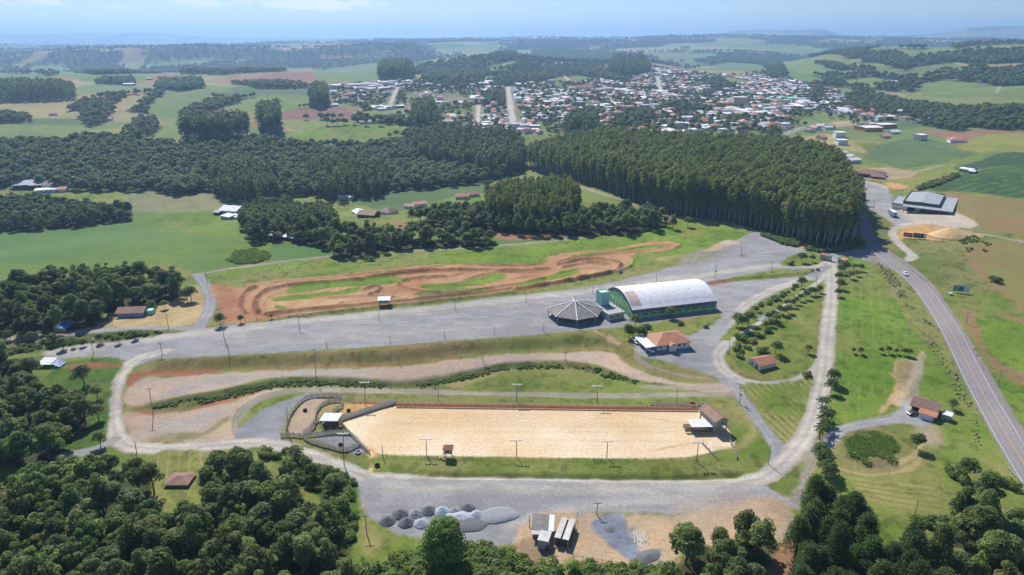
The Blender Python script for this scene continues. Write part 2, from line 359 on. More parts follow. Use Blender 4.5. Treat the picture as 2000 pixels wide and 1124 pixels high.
for pts, p0, p1, sp, c, a in (([(-60, 446), (100, 440), (280, 418), (470, 440), (600, 472), (640, 500), (440, 527), (330, 515), (100, 530), (-60, 548)], (100, 480), (420, 470), 5.5, 'cropdeep', .3), ([(690, 382), (760, 367), (850, 358), (945, 354), (900, 385), (760, 414), (700, 398)], (720, 390), (900, 370), 6, 'crop', .35),
        ([(965, 445), (1060, 444), (1188, 448), (1130, 459), (1060, 467), (975, 468)], (980, 460), (1150, 452), 3.5, 'redsoil', .35), ([(1838, 378), (1905, 382), (2080, 404), (2080, 470), (1990, 458), (1915, 446), (1870, 420)], (1880, 400), (1960, 440), 5, 'brown', .35), ([(1895, 480), (1955, 466), (2080, 480), (2080, 610), (2000, 600), (1905, 512)], (1930, 500), (2000, 570), 4, 'lime', .3),
        ([(545, 226), (640, 210), (708, 212), (692, 233), (560, 235)], (560, 228), (690, 220), 9, 'brown', .4), ([(390, 540), (640, 506), (1000, 480), (1330, 432), (1490, 462), (1290, 520), (900, 515), (500, 546)], (600, 520), (1100, 480), 7, 'dry', .22)):
    stripes(c, pts, p0, p1, sp, .3, a)
# ---- moto track
poly('dirt', [(414, 556), (470, 562), (520, 551), (600, 545), (700, 535), (800, 523), (900, 517), (1000, 520), (1060, 517), (1078, 500), (1130, 492), (1200, 485), (1260, 474), (1300, 471), (1327, 478), (1318, 487), (1290, 491), (1240, 496), (1230, 508), (1224, 521), (1195, 536), (1120, 551), (1000, 571), (900, 580), (800, 593), (700, 604), (600, 614), (520, 624), (446, 632), (432, 606), (424, 585)], soft=.8)
poly('dirtpale', [(520, 588), (640, 585), (760, 578), (800, 585), (640, 605), (540, 610)], soft=4)
poly('redsoil', [(418, 558), (455, 566), (470, 590), (460, 620), (440, 628), (428, 600)], soft=4, a=.6)
poly('lush', [(558, 572), (582, 557), (640, 551), (700, 546), (770, 539), (792, 545), (800, 551), (740, 557), (650, 563), (600, 570)], soft=.6)
poly('lush', [(535, 587), (540, 580), (600, 575), (660, 568), (702, 561), (707, 566), (692, 573), (640, 578), (580, 586), (545, 589)], soft=.6)
poly('lush', [(821, 561), (830, 556), (890, 552), (930, 544), (960, 536), (987, 538), (976, 548), (940, 557), (880, 563), (840, 565)], soft=.6)
poly('lush', [(1008, 557), (1060, 543), (1090, 533), (1122, 528), (1130, 533), (1110, 541), (1060, 551), (1020, 563)], soft=.6)
poly('grass', [(806, 575), (850, 566), (940, 562), (960, 567), (880, 575), (830, 580)], soft=.8)
poly('lush', [(1108, 501), (1150, 493), (1240, 483), (1292, 480), (1292, 485), (1230, 491), (1170, 499), (1120, 504)], soft=.6)
poly('grass', [(536, 598), (545, 597), (560, 603), (545, 608)], soft=.8)
poly('dirtpale', [(1140, 535), (1180, 522), (1200, 520), (1200, 530), (1150, 541)], soft=2)
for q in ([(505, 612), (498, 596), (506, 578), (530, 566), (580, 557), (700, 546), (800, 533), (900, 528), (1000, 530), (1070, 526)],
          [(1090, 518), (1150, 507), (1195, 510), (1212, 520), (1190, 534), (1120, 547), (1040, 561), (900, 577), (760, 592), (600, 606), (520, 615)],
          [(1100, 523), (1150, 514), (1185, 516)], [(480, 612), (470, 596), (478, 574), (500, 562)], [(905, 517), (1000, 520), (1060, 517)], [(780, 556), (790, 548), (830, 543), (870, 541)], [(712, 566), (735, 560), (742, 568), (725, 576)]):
    line('dirtdark', q, 2.0, soft=.8, wob=1.6, a=.85)  # darker brown paints the shaded berm sides into the ground colour
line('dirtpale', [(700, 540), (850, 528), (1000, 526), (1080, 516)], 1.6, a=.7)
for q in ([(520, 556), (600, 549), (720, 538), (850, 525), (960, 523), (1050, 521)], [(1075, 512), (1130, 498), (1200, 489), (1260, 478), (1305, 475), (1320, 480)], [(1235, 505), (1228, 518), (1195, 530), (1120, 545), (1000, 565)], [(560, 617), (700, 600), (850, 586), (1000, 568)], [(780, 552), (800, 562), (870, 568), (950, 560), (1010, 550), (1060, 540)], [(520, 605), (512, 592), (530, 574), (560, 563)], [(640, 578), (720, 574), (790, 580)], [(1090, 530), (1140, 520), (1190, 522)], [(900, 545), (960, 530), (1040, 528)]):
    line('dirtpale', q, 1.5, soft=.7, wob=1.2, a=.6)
    line('dirtdark', [(x + 3, y + 2.5) for x, y in q], .6, soft=.5, wob=1.2, a=.55)  # dark edge beside each lane: ridge shade put into the colour
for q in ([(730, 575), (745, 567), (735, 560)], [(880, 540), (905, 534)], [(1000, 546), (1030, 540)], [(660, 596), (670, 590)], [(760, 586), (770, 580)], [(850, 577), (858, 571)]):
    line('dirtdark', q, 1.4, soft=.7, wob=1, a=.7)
poly('straw', [(1280, 505), (1330, 498), (1345, 505), (1300, 512)], a=.5)
# ---- the big upper gravel lot
poly('gravel', [(88, 690), (150, 674), (230, 664), (350, 648), (430, 638), (580, 622), (700, 612), (860, 594), (1000, 578), (1090, 568), (1170, 557), (1240, 540), (1325, 518), (1332, 502), (1380, 486), (1430, 472), (1470, 455), (1492, 452), (1512, 470), (1545, 482), (1600, 490), (1655, 496), (1640, 510), (1630, 530), (1600, 545), (1570, 555), (1520, 575), (1470, 598), (1440, 620), (1415, 640), (1395, 660), (1375, 655), (1402, 634), (1418, 613), (1400, 612), (1235, 632), (1190, 640), (1100, 650), (900, 665), (700, 680), (500, 692), (370, 700), (300, 703), (270, 712), (240, 705), (180, 695), (110, 702)], sm=2, soft=.8)
line('gravlite', [(100, 690), (230, 668), (350, 655), (580, 630), (860, 601), (1000, 586), (1170, 566), (1300, 546), (1400, 534), (1500, 520), (1590, 520), (1625, 510)], 6, soft=2, wob=2, ruts=.08, a=.8)
line('tansoil', [(640, 634), (760, 622), (900, 606), (1000, 596), (1060, 590)], 1.2, a=.6)
poly('gravdark', [(420, 668), (700, 640), (900, 618), (1040, 606), (1060, 640), (900, 655), (700, 672), (500, 684)], soft=10, a=.75)
poly('gravlite', [(480, 664), (700, 650), (1000, 628), (1060, 632), (900, 648), (600, 668)], soft=8, a=.45)
for k in range(15):
    o_ = 3.6 * k
    line('gravdark' if k % 2 else 'gravlite', [(380, 655 + o_ * .55), (600, 633 + o_ * .72), (850, 606 + o_ * .8), (1040 - 3 * k, 588 + o_ * .85)], .5, soft=.4, wob=.8, a=.42)
for k in range(8):
    line('gravlite' if k % 2 else 'gravdark', [(1290 + 12 * k, 560 - 2 * k), (1410 + 4 * k, 566 - 4 * k), (1480 + 3 * k, 556 - 3 * k), (1560, 545)], .5, soft=.4, wob=.8, a=.4)
    line('gravdark' if k % 2 else 'gravlite', [(1340 + 20 * k, 520 - 3 * k), (1440 + 9 * k, 492), (1500 + 3 * k, 474 - k)], .5, soft=.4, wob=.8, a=.35)
    line('gravlite' if k % 2 else 'gravdark', [(760 + 30 * k, 948 + k), (960 + 20 * k, 958 + 2 * k), (1150 + 10 * k, 962 + 2 * k), (1340 + 12 * k, 956 + k)], .5, soft=.4, wob=.8, a=.4)
    line('gravlite' if k % 2 else 'gravdark', [(300, 770 - 3 * k), (460, 745 - 2 * k), (620, 735 - 2 * k), (820, 729 - 2 * k)], .45, soft=.4, wob=.7, a=.35)
    line('gravdark' if k % 2 else 'gravtan', [(270 + 4 * k, 850 - 4 * k), (360, 846 - 5 * k), (440, 820 - 4 * k), (490, 782 - k)], .45, soft=.4, wob=.7, a=.35)
poly('dry', [(1300, 505), (1400, 488), (1420, 494), (1370, 515), (1310, 520)], soft=5, a=.55)
poly('straw', [(1396, 478), (1430, 470), (1446, 476), (1400, 484)])
poly('concrete', [(1405, 474), (1425, 469), (1444, 474), (1420, 479)])
poly('straw', [(1372, 488), (1400, 483), (1415, 484), (1385, 492)], a=.7)
poly('straw', [(1505, 452), (1560, 472), (1600, 480), (1650, 494), (1600, 490), (1540, 480)], a=.7)
poly('lawn', [(1523, 517), (1545, 500), (1580, 491), (1600, 497), (1613, 507), (1590, 518), (1560, 521)])
poly('lawn', [(1384, 556), (1440, 541), (1490, 531), (1520, 527), (1570, 526), (1600, 525), (1605, 530), (1585, 537), (1540, 543), (1480, 547), (1430, 552)])
poly('redsoil', [(1380, 557), (1400, 549), (1430, 547), (1425, 553), (1395, 558)], a=.7)
poly('dry', [(1443, 500), (1455, 496), (1458, 500), (1446, 504)], a=.7)
line('gravlite', [(1618, 532), (1560, 550), (1510, 566), (1465, 590), (1435, 615), (1405, 650), (1385, 672)], 5.5, ruts=.1)
poly('lawn', [(1592, 549), (1560, 553), (1530, 566), (1500, 580), (1470, 600), (1450, 618), (1430, 640), (1402, 664), (1412, 669), (1440, 656), (1470, 640), (1490, 623), (1520, 604), (1550, 586), (1582, 567)])
poly('lawn', [(1170, 650), (1240, 634), (1330, 622), (1415, 612), (1424, 616), (1400, 636), (1372, 654), (1340, 652), (1250, 660), (1225, 672)])
poly('shoulder', [(1230, 632), (1395, 609), (1414, 612), (1330, 624), (1240, 637), (1190, 641)], a=.8)
# ---- white house yard and the loop
poly('gravel', [(1228, 674), (1252, 660), (1345, 655), (1375, 640), (1402, 628), (1422, 600), (1440, 610), (1405, 665), (1405, 690), (1412, 720), (1440, 750), (1456, 780), (1430, 772), (1400, 742), (1360, 730), (1310, 708), (1270, 702), (1240, 692)])
poly('lawn', [(1614, 556), (1612, 600), (1607, 620), (1604, 650), (1601, 692), (1590, 711), (1574, 724), (1551, 735), (1521, 742), (1491, 743), (1448, 736), (1430, 724), (1417, 705), (1415, 685), (1438, 665), (1470, 645), (1500, 626), (1530, 607), (1560, 587), (1590, 565)])
poly('dry', [(1420, 690), (1440, 715), (1500, 730), (1490, 743), (1445, 735), (1420, 712)], a=.8)
poly('dry', [(1590, 580), (1612, 560), (1604, 660), (1595, 690), (1596, 620)], a=.6, soft=2)
line('palecon', [(1612, 541), (1580, 564), (1550, 585), (1520, 606), (1493, 624), (1465, 642), (1440, 658), (1422, 670)], 2.2, soft=.2, wob=.2)
line('gravlite', [(1612, 690), (1600, 719), (1575, 737), (1545, 748), (1500, 753), (1455, 746), (1422, 730), (1406, 712), (1404, 690), (1420, 671)], 5.2, ruts=.1)
poly('bankg', [(1200, 690), (1238, 668), (1248, 700), (1290, 714), (1350, 722), (1395, 735), (1398, 744), (1335, 743), (1272, 730), (1222, 708)])
line('gravtan', [(1240, 690), (1252, 706), (1290, 722), (1340, 735), (1390, 741)], 1.6, a=.8)
# ---- the long bank below the lot
poly('bankg', [(262, 728), (300, 710), (370, 701), (500, 693), (700, 681), (900, 666), (1100, 651), (1180, 645), (1228, 672), (1200, 692), (1100, 684), (1000, 690), (900, 697), (760, 714), (600, 719), (400, 727), (300, 735)], soft=.8)
poly('lawn', [(960, 665), (1100, 653), (1170, 648), (1190, 668), (1100, 678), (970, 684)], soft=5, a=.8)
line('tansoil', [(1160, 646), (1182, 658), (1208, 672)], 1.1)
line('redsoil', [(262, 752), (258, 738), (275, 730), (340, 730), (420, 727)], 4, soft=1.5, wob=2.5)
line('redsoil', [(450, 723), (600, 719), (780, 712), (900, 698)], 1.3, wob=1.6, a=.7)
poly('pinksoil', [(262, 752), (290, 738), (340, 737), (450, 728), (560, 724), (700, 721), (800, 715), (870, 705), (950, 696), (1050, 690), (1150, 687), (1200, 690), (1222, 710), (1270, 733), (1340, 748), (1400, 750), (1440, 762), (1445, 772), (1300, 753), (1240, 741), (1170, 713), (1110, 707), (1000, 709), (930, 723), (850, 738), (780, 747), (700, 739), (600, 736), (530, 738), (440, 758), (350, 776), (290, 790), (246, 792), (242, 772)])
poly('gravel', [(330, 760), (420, 740), (560, 728), (700, 726), (690, 736), (560, 733), (440, 752), (340, 772)], soft=4, a=.6)
poly('weeds', [(268, 800), (300, 789), (360, 774), (440, 761), (530, 741), (600, 738), (700, 742), (780, 750), (850, 740), (930, 725), (1000, 711), (1110, 709), (1170, 716), (1240, 742), (1320, 753), (1200, 747), (1110, 719), (1000, 722), (930, 740), (850, 754), (780, 759), (640, 754), (540, 757), (450, 780), (380, 797), (320, 802)])
line('redsoil', [(262, 800), (300, 808), (380, 799), (450, 782), (520, 764)], 2, soft=1, wob=2.5)
poly('pinksoil', [(246, 804), (290, 812), (360, 803), (440, 788), (500, 769), (560, 760), (524, 776), (484, 790), (466, 812), (470, 850), (400, 864), (330, 864), (270, 862), (247, 846), (238, 822)])
poly('tansoil', [(420, 800), (480, 780), (470, 830), (440, 856), (380, 860), (400, 840)], soft=4, a=.7)
poly('gravel', [(300, 830), (400, 805), (450, 800), (420, 830), (330, 850)], soft=6, a=.6)
poly('dry', [(290, 860), (340, 846), (400, 842), (420, 825), (450, 812), (440, 830), (400, 852), (330, 866)], a=.7)
line('gravtan', [(468, 846), (466, 818), (486, 792), (530, 771), (600, 762), (700, 763), (850, 766), (1000, 770), (1200, 773), (1350, 771), (1432, 771)], 3.8, ruts=.1)
line('gravtan', [(1180, 752), (1240, 755), (1310, 758), (1400, 760)], 2.4, a=.8)
poly('lawn', [(876, 757), (930, 741), (1000, 724), (1100, 721), (1180, 737), (1226, 750), (1250, 758), (1200, 765), (1000, 766), (900, 763)])
stripes('dry', [(876, 757), (930, 741), (1000, 724), (1100, 721), (1180, 737), (1226, 750), (1250, 758), (1200, 765), (1000, 766), (900, 763)], (900, 745), (1200, 752), 3.2, .3, .5)
poly('straw', [(866, 752), (930, 736), (1000, 722), (950, 738), (900, 756)], a=.6)
poly('lawn', [(690, 777), (1000, 781), (1360, 780), (1430, 779), (1432, 788), (1360, 788), (1000, 790), (690, 784)])
# ---- corral side
poly('gravdark', [(545, 786), (590, 769), (640, 772), (585, 786), (562, 812), (552, 842), (548, 862), (470, 866), (462, 840), (486, 815), (510, 798)])
poly('lawn', [(496, 795), (560, 774), (592, 770), (545, 786), (506, 806), (482, 826), (464, 836)])
poly('dry', [(558, 848), (566, 815), (590, 790), (625, 778), (690, 779), (700, 796), (664, 822), (662, 850), (720, 880), (730, 892), (705, 908), (640, 886), (590, 864)])
poly('pinksoil', [(562, 845), (575, 806), (604, 782), (640, 780), (620, 800), (600, 850)], a=.75)
poly('straw', [(620, 800), (650, 786), (672, 790), (650, 810), (625, 818)], a=.5)
poly('gravdark', [(612, 853), (682, 850), (716, 873), (700, 886), (660, 872)], a=.9)
poly('sandor', [(682, 788), (772, 795), (700, 820), (664, 818)])
poly('sand', [(668, 828), (700, 815), (775, 794), (1000, 796), (1200, 799), (1360, 800), (1395, 804), (1416, 830), (1436, 862), (1430, 874), (1396, 880), (1340, 894), (1200, 896), (1000, 893), (850, 891), (738, 888), (722, 880), (700, 856)], sm=2, soft=.35, wob=.5)
poly('sandor', [(800, 800), (1300, 803), (1300, 812), (900, 818), (800, 812)], soft=4, a=.3)
poly('tansoil', [(820, 820), (1300, 826), (1300, 838), (820, 836)], soft=3, a=.22)
for k in range(16):
    yy = 806 + 5.2 * k; x0 = 720 + 14 * ((k * 7) % 5) if k > 3 else 800
    line('sandor' if k % 3 else 'sand', [(x0, yy), (900, yy - 2 + (k * 5) % 4), (1150, yy + 2 - (k * 3) % 5), (1340, yy + (k * 7) % 4)], .5, soft=.5, wob=.6, a=.22)
for k in range(9):
    line('sand', [(740 + 16 * k, 880 - 2 * k), (790 + 15 * k, 845), (820 + 22 * k, 815 + 2 * k)], .5, soft=.5, wob=.6, a=.35)
for k in range(6): line('sandor', [(1230 + 14 * k, 810 + 3 * k), (1330 + 9 * k, 830), (1345 + 8 * k, 860), (1260 + 8 * k, 885 - 2 * k)], .6, soft=.5, wob=.6, a=.25)
line('redsoil', [(688, 785), (800, 790), (1000, 793), (1200, 796), (1362, 797)], 1.5)
line('sandor', [(722, 878), (732, 895), (722, 925), (716, 960), (712, 985)], 3.4, soft=1, wob=2.5, a=.8)
line('sand', [(726, 886), (726, 905), (719, 935), (716, 965)], 1.6, soft=.8, wob=1.6, a=.8)
poly('lawn', [(738, 892), (900, 897), (1000, 899), (1200, 902), (1350, 900), (1405, 886), (1436, 876), (1424, 832), (1428, 800), (1440, 786), (1455, 792), (1480, 830), (1506, 862), (1513, 885), (1500, 910), (1460, 930), (1300, 936), (1000, 933), (800, 929), (733, 916)])
stripes('dry', [(740, 894), (1000, 899), (1350, 900), (1500, 895), (1500, 920), (1300, 928), (1000, 925), (736, 916)], (800, 908), (1400, 915), 2.1, .22, .7)
poly('weeds', [(860, 926), (1000, 926), (1300, 930), (1440, 924), (1460, 931), (1300, 937), (1000, 934), (850, 931)], a=.6)
line('straw', [(1400, 876), (1440, 874), (1468, 850), (1472, 825), (1462, 808)], 2.4, soft=1.5, a=.55)
poly('straw', [(1425, 790), (1450, 795), (1470, 820), (1440, 825), (1428, 812)], soft=3, a=.4)
# ---- right: roads between the lawns
line('gravel', [(1430, 748), (1447, 776), (1466, 802), (1490, 834), (1508, 860), (1520, 885), (1516, 905)], 4.2, ruts=.1)
poly('gravdark', [(1512, 852), (1530, 868), (1558, 872), (1535, 908), (1512, 918), (1515, 890)])
poly('grass', [(1455, 753), (1520, 750), (1592, 735), (1600, 742), (1590, 790), (1575, 830), (1553, 864), (1535, 868), (1500, 825)])
stripes('straw', [(1455, 753), (1520, 750), (1592, 735), (1600, 742), (1590, 790), (1575, 830), (1553, 864), (1535, 868), (1500, 825)], (1480, 775), (1540, 830), 2.6, .22, .7)
poly('meadow', [(1636, 508), (1690, 512), (1735, 565), (1775, 630), (1800, 680), (1752, 760), (1722, 800), (1650, 834), (1615, 836), (1626, 760), (1633, 600)])
stripes('yellow', [(1640, 545), (1700, 540), (1745, 600), (1790, 680), (1790, 700), (1722, 800), (1640, 834), (1620, 800), (1633, 600)], (1672, 600), (1668, 720), 4.2, .14, .5)
poly('weeds', [(1636, 505), (1662, 505), (1650, 560), (1640, 600), (1635, 560)], a=.6, soft=2)
poly('dry', [(1700, 500), (1745, 540), (1790, 600), (1830, 660), (1812, 660), (1760, 590), (1715, 545)], soft=3, a=.5)
poly('meadow', [(1800, 690), (1830, 690), (1880, 780), (1860, 790), (1800, 770)], a=.8)
poly('tansoil', [(1744, 714), (1765, 703), (1792, 700), (1797, 688), (1805, 690), (1797, 720), (1782, 758), (1766, 795), (1742, 786), (1752, 760), (1757, 742)])
poly('bankg', [(1750, 712), (1780, 708), (1775, 745), (1762, 750)], a=.7)
line('dirtpale', [(1740, 730), (1752, 745), (1745, 775), (1720, 805)], 1.4, wob=1.5, a=.7)
poly('dry', [(1632, 905), (1660, 850), (1710, 830), (1790, 828), (1836, 842), (1835, 885), (1790, 920), (1700, 936)])
poly('pinksoil', [(1790, 835), (1825, 830), (1838, 860), (1810, 868)], a=.6, soft=3)
line('gravel', [(1612, 870), (1640, 843), (1680, 830), (1730, 822), (1766, 812)], 4.6, ruts=.1)
poly('gravel', [(1728, 824), (1752, 804), (1772, 775), (1792, 775), (1790, 800), (1815, 822), (1800, 832), (1765, 828)])
line('gravtan', [(1790, 790), (1786, 760), (1795, 725), (1802, 695)], 2.6, a=.8)
poly('weeds', [(1648, 862), (1672, 846), (1710, 842), (1745, 856), (1755, 878), (1735, 900), (1700, 908), (1665, 898)])
poly('mud', [(1660, 898), (1690, 902), (1730, 898), (1740, 910), (1690, 915)], a=.8)
line('straw', [(1750, 905), (1785, 890), (1800, 865)], 1.5, a=.6); line('straw', [(1640, 915), (1700, 928), (1770, 918), (1800, 895)], 1.6, a=.5)
for k in range(5):
    line('straw', [(1660 + 6 * k, 935 + 9 * k), (1740, 945 + 10 * k), (1830, 955 + 11 * k)], .9, a=.45)
line('gravtan', [(1598, 868), (1578, 902), (1560, 950), (1548, 985)], 4.4)
poly('lawn', [(1512, 940), (1545, 915), (1570, 905), (1556, 950), (1550, 975), (1525, 965)])
# the ring road
line('gravlite', [(1624, 512), (1624, 560), (1622, 600), (1616, 655), (1613, 700), (1608, 740), (1600, 775), (1590, 810), (1576, 845), (1552, 880), (1524, 910), (1490, 932), (1440, 945), (1350, 949), (1200, 947), (1000, 942), (850, 941), (740, 936), (700, 926), (660, 911), (600, 888), (540, 871), (480, 866), (400, 872), (320, 877), (262, 874), (234, 860), (222, 832), (220, 790), (226, 750), (242, 722), (272, 700), (322, 686)], 6.0, ruts=.12)
line('gravel', [(1616, 520), (1590, 540)], 5)
# ---- the bottom: gravel depot
poly('gravel', [(696, 940), (740, 934), (1000, 938), (1300, 946), (1465, 945), (1512, 955), (1555, 985), (1568, 1000), (1530, 988), (1480, 976), (1400, 1000), (1340, 1010), (1280, 1002), (1200, 1002), (1150, 1010), (1125, 1050), (1050, 1062), (990, 1062), (930, 1066), (880, 1058), (800, 1052), (742, 1022), (708, 985)])
poly('gravdark', [(760, 985), (860, 970), (960, 985), (1010, 1000), (960, 1050), (850, 1040), (770, 1020)], soft=5)
poly('gravdark', [(960, 960), (1150, 955), (1320, 965), (1330, 990), (1150, 985)], soft=8, a=.7)
line('gravlite', [(760, 950), (1000, 954), (1250, 955), (1450, 950)], 4, soft=3, a=.7)
line('gravlite', [(990, 1030), (1080, 1000), (1200, 985), (1330, 975)], 2.5, soft=2, a=.6)
poly('tansoil', [(1130, 1012), (1180, 1004), (1300, 1006), (1420, 988), (1500, 970), (1545, 988), (1560, 1040), (1500, 1095), (1340, 1060), (1325, 1098), (1200, 1104), (1108, 1090)])
poly('pinksoil', [(1330, 985), (1440, 970), (1510, 985), (1440, 1010), (1340, 1015)], soft=4, a=.7)
poly('tansoil', [(1006, 1062), (1036, 1010), (1080, 1000), (1130, 1004), (1120, 1092), (1040, 1104)])
poly('mud', [(1010, 1066), (1060, 1050), (1080, 1090), (1040, 1110)], a=.7)
poly('bluegrav', [(1160, 1020), (1180, 1002), (1222, 1008), (1232, 1050), (1258, 1078), (1290, 1070), (1282, 1094), (1245, 1106), (1205, 1082), (1190, 1062), (1166, 1040)])
line('bluegrav', [(1236, 1035), (1252, 1060)], 2.2, a=.7); line('gravlite', [(1262, 1030), (1250, 1062)], .9); line('gravlite', [(1240, 1040), (1258, 1066)], .7)
poly('lawn', [(690, 1040), (742, 1035), (800, 1062), (850, 1075), (850, 1140), (690, 1140)])
poly('straw', [(700, 1020), (735, 1035), (745, 1060), (720, 1090), (705, 1060)], a=.5, soft=2)
poly('brown', [(1500, 1075), (1555, 1060), (1552, 1120), (1500, 1140)])
poly('gravdark', [(1850, 1052), (1900, 1046), (1990, 1050), (2060, 1056), (2060, 1064), (1990, 1060), (1900, 1056), (1860, 1062)])
# ---- lower left
poly('bright', [(100, 720), (200, 700), (240, 705), (222, 750), (214, 800), (210, 850), (190, 874), (120, 895), (90, 800)])
poly('redsoil', [(120, 717), (170, 710), (226, 708), (232, 718), (150, 722)], a=.8)
line('gravel', [(-40, 888), (60, 896), (130, 890), (190, 876), (225, 858)], 4)
poly('lush', [(-40, 905), (50, 905), (60, 925), (0, 945), (-40, 945)])
poly('lawn', [(300, 886), (360, 880), (398, 880), (392, 920), (386, 956), (330, 958), (308, 930)])
stripes('straw', [(300, 886), (398, 880), (386, 956), (318, 956)], (340, 890), (335, 950), 3, .16, .35)
poly('bright', [(490, 876), (560, 888), (640, 914), (694, 938), (700, 985), (692, 1060), (660, 1060), (620, 970), (560, 915)])
poly('weeds', [(-40, 676), (60, 664), (150, 655), (250, 645), (350, 646), (348, 650), (230, 666), (140, 676), (60, 690), (-40, 700)])

WOODS = []      # filled by the tree section's polygons so the floor below the trees is dark
